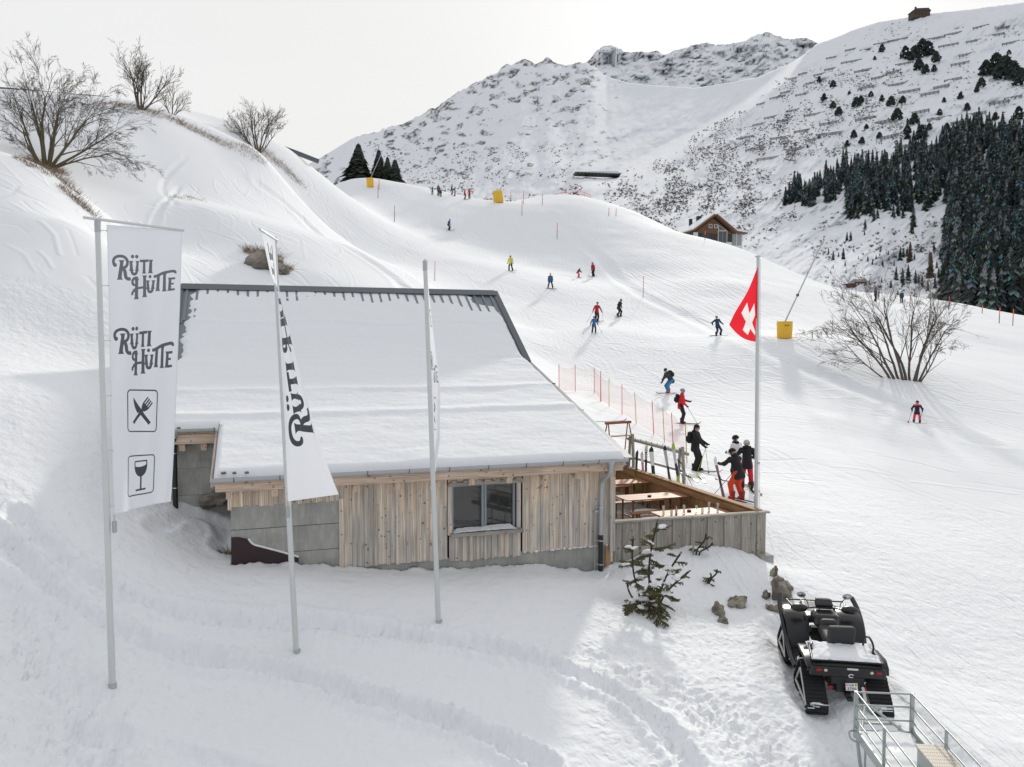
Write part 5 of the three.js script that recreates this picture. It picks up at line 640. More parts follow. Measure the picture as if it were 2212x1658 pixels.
// ---------- people ----------
function sdfMesh(f, lo, hi, c) { // naive surface nets
  const n = [0, 1, 2].map((i) => Math.ceil((hi[i] - lo[i]) / c) + 1), [nx, ny, nz] = n, v = new Float32Array(nx * ny * nz);
  for (let k = 0, q = 0; k < nz; k++) for (let j = 0; j < ny; j++) for (let i = 0; i < nx; i++, q++) v[q] = f(lo[0] + i * c, lo[1] + j * c, lo[2] + k * c);
  const id = new Int32Array(nx * ny * nz).fill(-1), pos = [], nor = [], idx = [], at3 = (i, j, k) => i + nx * (j + ny * k);
  for (let k = 0; k < nz - 1; k++) for (let j = 0; j < ny - 1; j++) for (let i = 0; i < nx - 1; i++) {
    let m = 0, cnt = 0, sx = 0, sy = 0, sz = 0; const g = []; for (let b = 0; b < 8; b++) { const w = v[at3(i + (b & 1), j + ((b >> 1) & 1), k + (b >> 2))]; g.push(w); if (w < 0) m++; }
    if (m === 0 || m === 8) continue;
    for (let a = 0; a < 8; a++) for (const d of [1, 2, 4]) if (!(a & d)) { const b = a | d; if ((g[a] < 0) !== (g[b] < 0)) { const t = g[a] / (g[a] - g[b]); sx += (a & 1) + (d === 1 ? t : 0); sy += ((a >> 1) & 1) + (d === 2 ? t : 0); sz += (a >> 2) + (d === 4 ? t : 0); cnt++; } }
    id[at3(i, j, k)] = pos.length / 3; const x = lo[0] + (i + sx / cnt) * c, y = lo[1] + (j + sy / cnt) * c, z = lo[2] + (k + sz / cnt) * c; pos.push(x, y, z);
    let gx = g[1] - g[0] + g[3] - g[2] + g[5] - g[4] + g[7] - g[6], gy = g[2] - g[0] + g[3] - g[1] + g[6] - g[4] + g[7] - g[5], gz = g[4] - g[0] + g[5] - g[1] + g[6] - g[2] + g[7] - g[3]; const l = Math.hypot(gx, gy, gz) || 1; nor.push(gx / l, gy / l, gz / l);
  }
  for (let k = 1; k < nz - 1; k++) for (let j = 1; j < ny - 1; j++) for (let i = 1; i < nx - 1; i++) {
    const a = v[at3(i, j, k)] < 0;
    const quad = (b, p, q, r, s) => { if (a === b || p < 0 || q < 0 || r < 0 || s < 0) return; a ? idx.push(p, q, r, p, r, s) : idx.push(p, r, q, p, s, r); };
    quad(v[at3(i + 1, j, k)] < 0, id[at3(i, j - 1, k - 1)], id[at3(i, j, k - 1)], id[at3(i, j, k)], id[at3(i, j - 1, k)]);
    quad(v[at3(i, j + 1, k)] < 0, id[at3(i - 1, j, k - 1)], id[at3(i - 1, j, k)], id[at3(i, j, k)], id[at3(i, j, k - 1)]);
    quad(v[at3(i, j, k + 1)] < 0, id[at3(i - 1, j - 1, k)], id[at3(i, j - 1, k)], id[at3(i, j, k)], id[at3(i - 1, j, k)]);
  }
  const g = new THREE.BufferGeometry(); g.setAttribute('position', new THREE.Float32BufferAttribute(pos, 3)); g.setAttribute('normal', new THREE.Float32BufferAttribute(nor, 3)); g.setAttribute('uv', new THREE.Float32BufferAttribute(new Float32Array(pos.length / 3 * 2), 2)); g.setIndex(idx); return g;
}
const capsule = (a, b, ra, rb) => { const d = b.clone().sub(a), l2 = d.lengthSq() || 1e-9; return (x, y, z) => { const t = clamp(((x - a.x) * d.x + (y - a.y) * d.y + (z - a.z) * d.z) / l2); return Math.hypot(x - a.x - d.x * t, y - a.y - d.y * t, z - a.z - d.z * t) - lerp(ra, rb, t); }; };
const blend = (fs, k = 0.04) => (x, y, z) => { let d = fs[0](x, y, z); for (let i = 1; i < fs.length; i++) { const e = fs[i](x, y, z), h = clamp(0.5 + 0.5 * (e - d) / k); d = lerp(e, d, h) - k * h * (1 - h); } return d; };
const boundsOf = (pts, m) => [[0, 1, 2].map((i) => Math.min(...pts.map((p) => p.getComponent(i))) - m), [0, 1, 2].map((i) => Math.max(...pts.map((p) => p.getComponent(i))) + m)];
function ik(a, c, l1, l2, pole) { const d = c.clone().sub(a), L = Math.min(d.length(), l1 + l2 - 0.004), e = d.normalize(), x = (l1 * l1 - l2 * l2 + L * L) / (2 * L), h = Math.sqrt(Math.max(0, l1 * l1 - x * x)), n = pole.clone().addScaledVector(e, -pole.dot(e)).normalize(); return [a.clone().addScaledVector(e, x).addScaledVector(n, h), a.clone().addScaledVector(e, L)]; }
const clothCache = {}, cloth = (c) => clothCache[c] || (clothCache[c] = new THREE.MeshStandardMaterial({ color: c, roughness: 0.78 }));
const skinM = mat(0.5, 0.3, 0.22, 0.6);
// o: { h, yaw, hip:[x,y,z], lean, side, twist, feet:[[x,z],[x,z]], hands:[[x,y,z],[x,y,z]], head:[pitch,yaw], jacket, legs, helmet, ... }; the figure faces +z, its left is +x
function person(o, label, pos, group) {
  const s = (o.h || 1.75) / 1.75, P = thing('person', label, 'person', pos, o.yaw || 0, group), c = (o.fine ? 0.021 : 0.036) * s, J = {}, v = (x, y, z) => V(x * s, y * s, z * s);
  const foot = o.feet || [[0.11, 0], [-0.11, 0]], hp = o.hip || [0, 0.93, 0], bootH = 0.09;
  J.pel = v(hp[0], hp[1], hp[2]); const lean = o.lean || 0, side = o.side || 0, tw = o.twist || 0;
  const up = V(Math.sin(side), Math.cos(lean) * Math.cos(side), Math.sin(lean)).normalize(), rt = V(Math.cos(tw), -Math.sin(side) * Math.cos(tw), -Math.sin(tw)).normalize(), fw = new THREE.Vector3().crossVectors(rt, up);
  J.neck = J.pel.clone().addScaledVector(up, 0.52 * s); J.mid = J.pel.clone().addScaledVector(up, 0.26 * s).addScaledVector(fw, -0.01 * s);
  J.sh = [1, -1].map((k) => J.neck.clone().addScaledVector(rt, 0.185 * k * s).addScaledVector(up, -0.05 * s));
  J.hipj = [1, -1].map((k) => J.pel.clone().add(v(0.09 * k, -0.02, 0)));
  J.leg = [0, 1].map((k) => ik(J.hipj[k], v(foot[k][0], bootH + (foot[k][2] || 0), foot[k][1] - 0.02), 0.43 * s, 0.42 * s, V(foot[k][0] > 0 ? 0.15 : -0.15, 0.05, 1)));
  const hd = o.hands || [[0.26, 0.85, 0.1], [-0.26, 0.85, 0.1]];
  J.arm = [0, 1].map((k) => ik(J.sh[k], v(...hd[k]), 0.29 * s, 0.26 * s, V(k ? -0.7 : 0.7, -0.5, -0.7)));
  const [hpit, hyaw] = o.head || [0, 0], hdir = V(Math.sin(hyaw) * Math.cos(hpit), -Math.sin(hpit), Math.cos(hyaw) * Math.cos(hpit)); J.head = J.neck.clone().addScaledVector(up, 0.13 * s).add(v(0, 0.045, 0)).addScaledVector(hdir, 0.025 * s);
  const hr = V(0, 1, 0).cross(hdir).normalize(), hup = hdir.clone().cross(hr).normalize();
  const HP = (x, y, z) => J.head.clone().addScaledVector(hr, x * s).addScaledVector(hup, y * s).addScaledVector(hdir, z * s);
  const R = (k) => k * s, all = [J.pel, J.neck, J.head, ...J.sh, ...J.leg.flat(), ...J.arm.flat()];
  // the body itself: one continuous surface, mostly covered by clothes
  const bodyF = [capsule(J.pel, J.mid, R(0.12), R(0.115)), capsule(J.mid, J.neck, R(0.12), R(0.09)), capsule(J.neck, J.head, R(0.055), R(0.055)), capsule(HP(0, 0.03, -0.012), HP(0, -0.035, 0.012), R(0.094), R(0.075)), capsule(HP(0, 0.01, 0.085), HP(0, -0.02, 0.1), R(0.012), R(0.016)), capsule(HP(0, -0.08, 0.05), HP(0, -0.085, 0.055), R(0.035), R(0.035))];
  for (const k of [0, 1]) bodyF.push(capsule(J.hipj[k], J.leg[k][0], R(0.085), R(0.055)), capsule(J.leg[k][0], J.leg[k][1], R(0.052), R(0.04)), capsule(J.sh[k], J.arm[k][0], R(0.05), R(0.04)), capsule(J.arm[k][0], J.arm[k][1], R(0.038), R(0.028)));
  { const [lo, hi] = boundsOf(all, 0.16 * s); mesh('body', sdfMesh(blend(bodyF, 0.03 * s), lo, hi, o.fine ? c : c * 0.9), skinM, P); }
  for (const k of [1, -1]) { mesh('eye', ball(0.011 * s, HP(0.034 * k, 0.012, 0.084).toArray(), [1, 0.7, 0.6], 6, 5), blackPlastic, P); }
  if (o.fine) mesh('mouth', bx(0.04 * s, 0.008 * s, 0.008 * s, HP(0, -0.052, 0.083).toArray()), mat(0.35, 0.12, 0.1, 0.6), P);
  // jacket with sleeves and hem
  const hem = J.pel.clone().addScaledVector(up, R(-0.1)), jf = [capsule(hem.clone().addScaledVector(rt, R(0.05)), J.mid, R(0.15), R(0.14)), capsule(hem.clone().addScaledVector(rt, R(-0.05)), J.mid, R(0.15), R(0.14)), capsule(J.mid, J.neck.clone().addScaledVector(up, R(-0.1)), R(0.15), R(0.145)), capsule(J.sh[0], J.sh[1], R(0.085), R(0.085)), capsule(J.neck, J.neck.clone().addScaledVector(up, R(0.06)), R(0.075), R(0.078))];
  for (const k of [0, 1]) jf.push(capsule(J.sh[k], J.arm[k][0], R(0.08), R(0.066)), capsule(J.arm[k][0], J.arm[k][0].clone().lerp(J.arm[k][1], 0.93), R(0.066), R(0.052)));
  if (o.hood) jf.push(capsule(J.neck.clone().addScaledVector(fw, R(-0.09)).addScaledVector(up, R(0.04)), J.neck.clone().addScaledVector(fw, R(-0.11)), R(0.075), R(0.07)));
  const jb = blend(jf, 0.045 * s), cut = (x, y, z) => { const d = (x - hem.x) * up.x + (y - hem.y) * up.y + (z - hem.z) * up.z; return Math.max(jb(x, y, z) + (o.fine ? 0.006 * noise(x * 17, y * 17, z * 17) : 0), -d - R(0.1)); };
  const jp = [hem, J.neck, J.mid, ...J.sh, ...J.arm.flat()]; { const [lo, hi] = boundsOf(jp, 0.22 * s); const armD = blend(jf.slice(5), 0.02); mesh('jacket', sdfMesh((x, y, z) => Math.min(cut(x, y, z), armD(x, y, z)), lo, hi, c), cloth(o.jacket), P); }
  if (o.yoke) { const f = blend([capsule(J.sh[0], J.sh[1], R(0.095), R(0.095)), capsule(J.neck, J.neck.clone().addScaledVector(fw, R(-0.06)), R(0.1), R(0.1))], 0.03), [lo, hi] = boundsOf([J.neck, ...J.sh], 0.2 * s); mesh('hood', sdfMesh(f, lo, hi, c), cloth(o.yoke), P); }
  if (o.fur) { const q = []; for (let a = 0; a < 10; a++) { const t = a / 9 * 4.7 + 0.8; q.push(J.neck.clone().addScaledVector(rt, R(0.11 * Math.cos(t + 1.57 + 2.35))).addScaledVector(fw, R(0.1 * Math.sin(t + 1.57 + 2.35))).addScaledVector(up, R(0.05)).toArray()); } mesh('fur_collar', tube(q, 0.05 * s, 8, 30), cloth(o.fur), P); }
  // trousers
  const tf = []; for (const k of [0, 1]) tf.push(capsule(J.hipj[k], J.leg[k][0], R(0.115), R(0.085)), capsule(J.leg[k][0], J.leg[k][0].clone().lerp(J.leg[k][1], 0.92), R(0.085), R(0.082))); tf.push(capsule(J.pel.clone().add(v(0.05, 0.04, 0)), J.pel.clone().add(v(-0.05, 0.04, 0)), R(0.125), R(0.125)));
  { const [lo, hi] = boundsOf([J.pel, ...J.hipj, ...J.leg.flat()], 0.17 * s); mesh('trousers', sdfMesh(blend(tf, 0.03 * s), lo, hi, c), cloth(o.legs), P); }
  // boots, gloves with fingers, helmet or hat
  for (const k of [0, 1]) { const a = J.leg[k][1], fy = foot[k][3] || o.footYaw || 0; mesh('boot', [ball(0.08 * s, [a.x + Math.sin(fy) * 0.05 * s, a.y - 0.03 * s, a.z + Math.cos(fy) * 0.05 * s], [0.75, 0.8, 1.9], 12, 8, [0, fy, 0]), rod([a.x, a.y - 0.02 * s, a.z], [a.x, a.y + 0.2 * s, a.z - 0.01], 0.075 * s, 0.085 * s, 10)], cloth(o.boots || 0x1a1a1c), P); }
  for (const k of [0, 1]) {
    const w = J.arm[k][1], d = w.clone().sub(J.arm[k][0]).normalize(), sd = new THREE.Vector3().crossVectors(d, V(0, 0.3, 1)).normalize(), nn = new THREE.Vector3().crossVectors(sd, d), g = [];
    const pt = (a, b, e) => w.clone().addScaledVector(d, R(a)).addScaledVector(sd, R(b)).addScaledVector(nn, R(e)).toArray();
    g.push(ball(0.05 * s, pt(0.045, 0, 0), [0.9, 1, 0.9], 10, 7)); if (o.fine) { [[-0.03, 0.075], [-0.01, 0.085], [0.012, 0.08], [0.032, 0.065]].forEach(([b, l]) => { g.push(rod(pt(0.07, b, 0), pt(0.07 + l * 0.6, b * 1.1, 0.022), 0.014 * s, 0.013 * s, 6), rod(pt(0.07 + l * 0.6, b * 1.1, 0.022), pt(0.07 + l * 0.5, b * 1.1, 0.06), 0.013 * s, 0.011 * s, 6)); }); const m = k ? 1 : -1; g.push(rod(pt(0.03, 0.04 * m, 0.01), pt(0.085, 0.05 * m, 0.045), 0.016 * s, 0.013 * s, 6)); }
    mesh('glove', g, cloth(o.gloves || 0x141416), P);
  }
  const he = [HP(0, 0.045, -0.012).toArray(), [1, 1, 1.1]]; const q4 = new THREE.Quaternion().setFromRotationMatrix(new THREE.Matrix4().makeBasis(hr, hup, hdir)), eu = new THREE.Euler().setFromQuaternion(q4), rot = [eu.x, eu.y, eu.z];
  const cap = new THREE.SphereGeometry(0.118 * s, 16, 10, 0, 6.2832, 0, o.hat ? 1.5 : 1.75); cap.applyMatrix4(M4(HP(0, 0.03, -0.015).toArray(), rot, [0.94, o.hat ? 1.1 : 1.0, 1.1]));
  const hm = mesh(o.hat ? 'hat' : 'helmet', o.hat ? [cap, ball(0.02 * s, HP(0, 0.165, -0.02).toArray(), [1, 1, 1], 6, 5)] : [cap, ball(0.035 * s, HP(0.1, -0.02, -0.02).toArray(), [0.5, 1.2, 1]), ball(0.035 * s, HP(-0.1, -0.02, -0.02).toArray(), [0.5, 1.2, 1])], cloth(o.helmet || 0x1c1d20), P);
  if (o.goggles) { const gy = o.gogglesUp ? 0.075 : 0.018; mesh('goggles', [ball(0.05 * s, HP(0, gy, 0.085).toArray(), [1.5, 0.62, 0.7], 12, 8, rot)], cloth(o.goggles), P); mesh('goggle_strap', new THREE.TorusGeometry(0.112 * s, 0.014 * s, 6, 20).applyMatrix4(M4(HP(0, gy + 0.008, -0.012).toArray(), [0, 0, 0])).applyMatrix4(new THREE.Matrix4().makeTranslation(0, 0, 0)).rotateX(0), cloth(0xcfd2d4), P).visible = false; }
  for (const ch of [...P.children]) if (!ch.visible) P.remove(ch);
  if (o.pack) { const pc = J.mid.clone().addScaledVector(fw, R(-0.21)).addScaledVector(up, R(0.06)), m4 = new THREE.Matrix4().makeBasis(rt, up, fw).setPosition(pc); mesh('backpack', [new RoundedBoxGeometry(0.3 * s, 0.44 * s, 0.18 * s, 3, 0.07 * s).applyMatrix4(m4), new RoundedBoxGeometry(0.22 * s, 0.2 * s, 0.08 * s, 3, 0.03 * s).applyMatrix4(new THREE.Matrix4().makeTranslation(0, -0.06 * s, -0.1 * s).premultiply(m4))], cloth(o.pack), P); }
  // skis or a snowboard under the boots
  const fyaw = o.skiYaw ?? (o.footYaw || 0), tilt = o.skiTilt || 0;
  const plank = (name, x, y, z, len, w, colr, fwd = 0.1) => { const g = skiGeo(len * s, w * s, 0.1 * s); g.rotateX(-Math.PI / 2); g.rotateY(Math.PI); g.translate(0, 0, -len * s * 0.5 + fwd * s); g.applyMatrix4(new THREE.Matrix4().makeRotationFromEuler(new THREE.Euler(tilt, fyaw, 0, 'YXZ')).setPosition(x, y, z)); mesh(name, g, typeof colr === 'number' ? cloth(colr) : colr, P); };
  if (o.ski) [0, 1].forEach((k) => plank('ski', J.leg[k][1].x, (foot[k][2] || 0) * s + 0.016 + (o.skiRise || 0) * k, J.leg[k][1].z + 0.03, o.skiLen || 1.6, 0.085, o.ski));
  if (o.board) { const a = J.leg[0][1], b = J.leg[1][1], dx = a.x - b.x, dz = a.z - b.z; const g = new RoundedBoxGeometry(1.5 * s, 0.02, 0.26 * s, 2, 0.009); g.applyMatrix4(new THREE.Matrix4().makeRotationY(Math.atan2(-dz, dx)).setPosition((a.x + b.x) / 2, 0.02, (a.z + b.z) / 2 + 0.05)); mesh('snowboard', g, cloth(o.board), P); }
  P.userData.J = undefined; delete P.userData.J; P.J = J; return P;
}
const worldOf = (P, q) => q.clone().applyAxisAngle(V(0, 1, 0), P.rotation.y).add(P.position);
function heldPole(P, hand, label, tip, color, upr = 0.06) { // top of the grip just above the hand, tip set on the snow
  const h = worldOf(P, P.J.arm[hand][1].clone().lerp(P.J.arm[hand][0], -0.18)), t = [P.position.x + tip[0], 0, P.position.z + tip[1]]; t[1] = groundY(t[0], t[2]); const d = V(...t).sub(h).normalize(), a = h.clone().addScaledVector(d, -upr);
  const o = thing('ski_pole', label, 'ski pole', t, 0, 'poles held by skiers'), L = (q) => [q.x - t[0], q.y - t[1], q.z - t[2]]; mesh('shaft', rod([0, 0, 0], L(a), 0.009, 0.01, 6), cloth(color), o); mesh('grip', rod(L(a.clone().addScaledVector(d, 0.12)), L(a), 0.015, 0.018, 8), blackPlastic, o); mesh('basket', rod([-d.x * 0.06, -d.y * 0.06, -d.z * 0.06], [-d.x * 0.075, -d.y * 0.075, -d.z * 0.075], 0.05, 0.02, 8), blackPlastic, o); return o;
}
const stand = (px, py, d) => { const h = hit(px, py), p = at(px, py, d); return h && Math.abs(-h[2] - d) < d * 0.3 ? h : [p[0], groundY(p[0], p[2]), p[2]]; };
{
  const D = (a) => a * Math.PI / 180, BLK = 0x17181b;
  const a = person({ fine: 1, h: 1.8, yaw: D(62), lean: 0.06, head: [0.1, D(-45)], hands: [[0.2, 1.02, 0.3], [-0.22, 0.98, 0.34]], feet: [[0.1, 0.06], [-0.1, -0.05]], hip: [0, 0.92, -0.06], jacket: BLK, legs: 0x15161a, helmet: 0x141518, goggles: 0x8c8f92, pack: 0x101114, ski: 0x202226, hood: 1 }, 'person in all black ski wear with a backpack, turned to look at the viewer', stand(1505, 1018, 30));
  heldPole(a, 0, 'lime pole held upright by the skier in black, left one', [-0.02, 0.22], 0xb9c63a); heldPole(a, 1, 'thin pole held out by the skier in black, right one', [0.4, 0.3], 0xa8a890);
  const b = person({ fine: 1, h: 1.74, yaw: D(208), lean: 0.42, hip: [0.02, 0.88, -0.12], head: [0.35, D(10)], hands: [[0.16, 1.1, 0.55], [-0.34, 0.86, 0.42]], feet: [[0.13, 0.04], [-0.13, -0.12]], jacket: 0x191b22, legs: 0xd8431c, helmet: 0x131417, goggles: 0xc8cccf, gogglesUp: 1, boots: 0x9c2a1c, ski: 0x2a2a30, hood: 1, skiLen: 1.5 }, 'person in black jacket and orange trousers bending over a ski, back turned', stand(1590, 1080, 24.8));
  { const t = worldOf(b, b.J.arm[0][1]), f = [b.position.x - 0.62, 0, b.position.z - 0.15]; const fp = at(1566, 1068, 24.2); f[0] = fp[0]; f[2] = fp[2]; f[1] = groundY(f[0], f[2]); const tp = [f[0] - 0.32, f[1] + 1.42, f[2] - 0.1]; skiThing('purple edged ski held upright by the person in orange trousers', 1.46, 0.1, skiMat([[0, 0.5, '#7a4a60'], [0.5, 0.8, '#8f6277'], [0.8, 1, '#e9e6ea']]), f, tp, 0.2, 'skis held by people'); heldPole(b, 1, 'black pole planted left of the person in orange trousers', [-0.78, 0.1], 0x222226); }
  const w = person({ fine: 1, h: 1.72, yaw: D(215), lean: 0.1, head: [0.2, D(20)], hands: [[0.1, 1.1, 0.34], [-0.2, 1.12, 0.4]], jacket: 0xe6e6ea, legs: BLK, helmet: 0x15161a, fur: 0x0e0e10, boots: 0x3a6a3a, ski: 0x2c2c2e }, 'person in white jacket with black fur collar and black helmet beside the flag mast', stand(1592, 1046, 27.8));
  const r4 = person({ fine: 1, h: 1.7, yaw: D(170), lean: 0.12, head: [0.3, D(25)], hands: [[0.36, 1.08, 0.2], [-0.2, 1.1, 0.34]], jacket: 0x15171a, legs: 0xd01d34, helmet: 0xb9bcc0, fur: 0x0d0d0f, boots: 0x25262a, ski: 0x26282c, skiLen: 1.5, feet: [[0.15, 0.02], [-0.17, 0.05]] }, 'person in black jacket, red trousers and pale helmet in front of the white jacket', stand(1613, 1058, 26.9));
  heldPole(r4, 1, 'lime pole hanging from the person in red trousers', [0.08, 0.12], 0xb9c63a); heldPole(r4, 0, 'black pole slanting behind the person in red trousers', [0.3, 0.75], 0x222226);
  const rj = person({ fine: 1, h: 1.8, yaw: D(75), lean: 0.1, hip: [0, 0.92, -0.08], head: [0, D(10)], hands: [[0.24, 1.1, 0.3], [-0.2, 0.92, 0.2]], jacket: 0xc9222c, legs: 0x1b1b1e, helmet: 0x8d9094, pack: 0x17181b, boots: 0x5a2030, ski: 0x7a3040, goggles: 0x2a2a2a }, 'person in red jacket with black backpack standing above the net', stand(1474, 916, 39.5)); heldPole(rj, 1, 'thin pole in the hand of the red jacket with the backpack', [0.75, 0.3], 0x555555);
  const cr = person({ fine: 1, h: 1.78, yaw: D(-65), lean: 0.62, hip: [0, 0.8, -0.22], head: [0.5, 0], hands: [[0.22, 0.82, 0.62], [-0.24, 0.6, 0.3]], feet: [[0.2, 0.1], [-0.2, -0.15]], jacket: 0x34353a, legs: 0x3c82aa, helmet: 0x2b2a2c, hat: 1, pack: 0x1e1f22, boots: 0xc02a20, ski: 0x55585c }, 'skier in dark grey jacket and blue trousers crouching forward', stand(1443, 850, 48));
  const kid = person({ fine: 1, h: 1.28, yaw: D(150), lean: 0.15, hip: [0, 0.86, -0.05], head: [0.1, 0], hands: [[0.34, 0.92, 0.2], [-0.34, 0.92, 0.2]], feet: [[0.2, 0], [-0.2, 0.02]], jacket: 0x1d2336, legs: 0xe8485e, helmet: 0x2b2230, yoke: 0xee5a6a, boots: 0x2f4a66, ski: 0xc9c070, skiYaw: D(60), skiLen: 1.2 }, 'child in navy jacket and bright pink trousers alone on the right slope', stand(1981, 916, 42));
  heldPole(kid, 0, 'short pole on the right side of the child in pink', [-0.55, 0.15], 0x444444); heldPole(kid, 1, 'short pole on the left side of the child in pink', [0.4, -0.5], 0x444444);
  const far = [
    [1548, 727, 64, { h: 1.72, yaw: D(15), side: -0.18, hip: [0.1, 0.8, 0], hands: [[0.5, 0.95, 0.1], [-0.42, 0.9, 0.1]], feet: [[0.34, 0.05], [-0.02, 0]], jacket: 0x2a3a54, legs: 0x24344e, helmet: 0x9b9690, board: 0x3a3a40 }, 'snowboarder in navy leaning into a turn left of the flag'],
    [1283, 721, 64, { h: 1.4, yaw: D(10), lean: 0.15, hands: [[0.42, 0.8, 0.1], [-0.42, 0.82, 0.1]], feet: [[0.18, 0], [-0.18, 0]], jacket: 0x3b6aa6, legs: 0x1d1e22, helmet: 0x16181c, ski: 0x8d8f92, skiLen: 1.2, boots: 0xb9b9b4 }, 'child in blue jacket skiing just below the red skier', 'poles'],
    [1289, 696, 70, { h: 1.76, yaw: D(20), lean: 0.2, hands: [[0.45, 0.9, 0.15], [-0.45, 0.9, 0.15]], jacket: 0xb3202c, legs: 0x1b1b1f, helmet: 0x4a2c2a, hat: 1, ski: 0x77797c }, 'skier in red jacket right behind the child in blue', 'poles'],
    [1338, 684, 73, { h: 1.72, yaw: D(50), lean: 0.2, side: 0.25, hip: [-0.1, 0.85, 0], jacket: 0x24262b, legs: 0x1a1b1f, helmet: 0x3a3535, board: 0x2c2c30, feet: [[0.25, 0], [-0.3, 0]] }, 'snowboarder in black to the right of the red skier'],
    [1189, 624, 83, { h: 1.6, yaw: D(-5), jacket: 0x35648f, legs: 0x1d1d22, helmet: 0xe0853a, hat: 1, board: 0x2a2c33, feet: [[0.28, 0], [-0.28, 0]], boots: 0xb08a3a }, 'snowboarder in blue jacket and orange hat'],
    [1250, 600, 97, { h: 1.32, yaw: D(50), lean: 0.7, hip: [0, 0.85, -0.2], hands: [[0.2, 0.8, 0.5], [-0.2, 0.8, 0.5]], jacket: 0x3c2c40, legs: 0xea5a72, helmet: 0xc07f8a, ski: 0x9a9a9a, skiLen: 1.1 }, 'small child in pink trousers bending forward'],
    [1282, 598, 97, { h: 1.75, yaw: D(-50), lean: 0.25, jacket: 0xa81f30, legs: 0x1c1c20, helmet: 0x2a1e20, ski: 0x808284 }, 'adult in dark red jacket leaning towards the small child', 'poles'],
    [1103, 586, 88, { h: 1.75, yaw: D(-25), lean: 0.08, jacket: 0xd9cf52, legs: 0x251e20, helmet: 0x6a6250, feet: [[0.24, 0], [-0.2, 0]], board: 0x55555a, hands: [[0.36, 0.85, 0.1], [-0.36, 0.85, 0.1]] }, 'snowboarder in yellow jacket'],
    [970, 498, 117, { h: 1.75, yaw: D(70), lean: 0.35, hip: [0, 0.88, -0.1], jacket: 0x34558a, legs: 0x20222a, helmet: 0x7a6a58, ski: 0x777a80 }, 'skier in blue jacket high up alone on the slope', 'poles'],
    [934, 421, 150, { h: 1.4, yaw: 0, jacket: 0x1f7a58, legs: 0x1c2a26, helmet: 0x2a5a4a, hands: [[0.5, 1.0, 0], [-0.5, 1.0, 0]] }, 'child in green with arms out at the crest'],
    [947, 423, 150, { h: 1.8, yaw: D(160), jacket: 0x55565c, legs: 0x2c2c30, helmet: 0x6a5a50 }, 'tall person in grey at the crest'],
    [952, 425, 149, { h: 1.2, yaw: D(30), jacket: 0x5a2630, legs: 0x25252a, helmet: 0x3c2a2e }, 'small child in dark red beside the person in grey'],
    [976, 421, 152, { h: 1.75, yaw: D(90), jacket: 0x22523a, legs: 0x203028, helmet: 0x2a3a30 }, 'person in dark green at the crest'],
    [982, 424, 150, { h: 1.6, yaw: D(120), lean: 0.2, jacket: 0xb9bdc0, legs: 0x8d9296, helmet: 0x55585c, pack: 0x4a2c2c }, 'person in pale grey with a pack beside the dark green one'],
    [1004, 431, 146, { h: 1.7, yaw: D(80), jacket: 0xb8243a, legs: 0x5a1e2a, helmet: 0x3a2a2a, ski: 0x666666 }, 'person in red at the crest, left of two'],
    [1014, 429, 148, { h: 1.65, yaw: D(-20), jacket: 0xd12c48, legs: 0x222226, helmet: 0x3a2a2a, hands: [[0.45, 1.15, 0.1], [-0.3, 0.9, 0.1]] }, 'person in bright red at the crest, right of two'],
    [1891, 652, 110, { h: 1.75, yaw: D(40), jacket: 0x3a3a40, legs: 0x26262a, helmet: 0x2a2a2e }, 'distant person in dark clothes left behind the bare shrub'],
    [1948, 655, 108, { h: 1.7, yaw: D(-20), jacket: 0x2f4258, legs: 0x24262e, helmet: 0x2a2a2e }, 'distant person in dark blue behind the bare shrub'],
  ];
  for (const [x, y, d, o, l, poles] of far) { const p = person(o, l, stand(x, y, d), d > 140 ? 'people at the crest' : 'skiers on the slope'); if (poles) { const yv = o.yaw, rt = [Math.cos(yv), -Math.sin(yv)]; for (const k of [0, 1]) heldPole(p, k, (k ? 'right' : 'left') + ' hand pole of the ' + l.split(' ').slice(0, 5).join(' '), [rt[0] * (k ? -0.8 : 0.8) - 0.1, rt[1] * (k ? -0.8 : 0.8) - 0.2], 0x66686c); } }
}
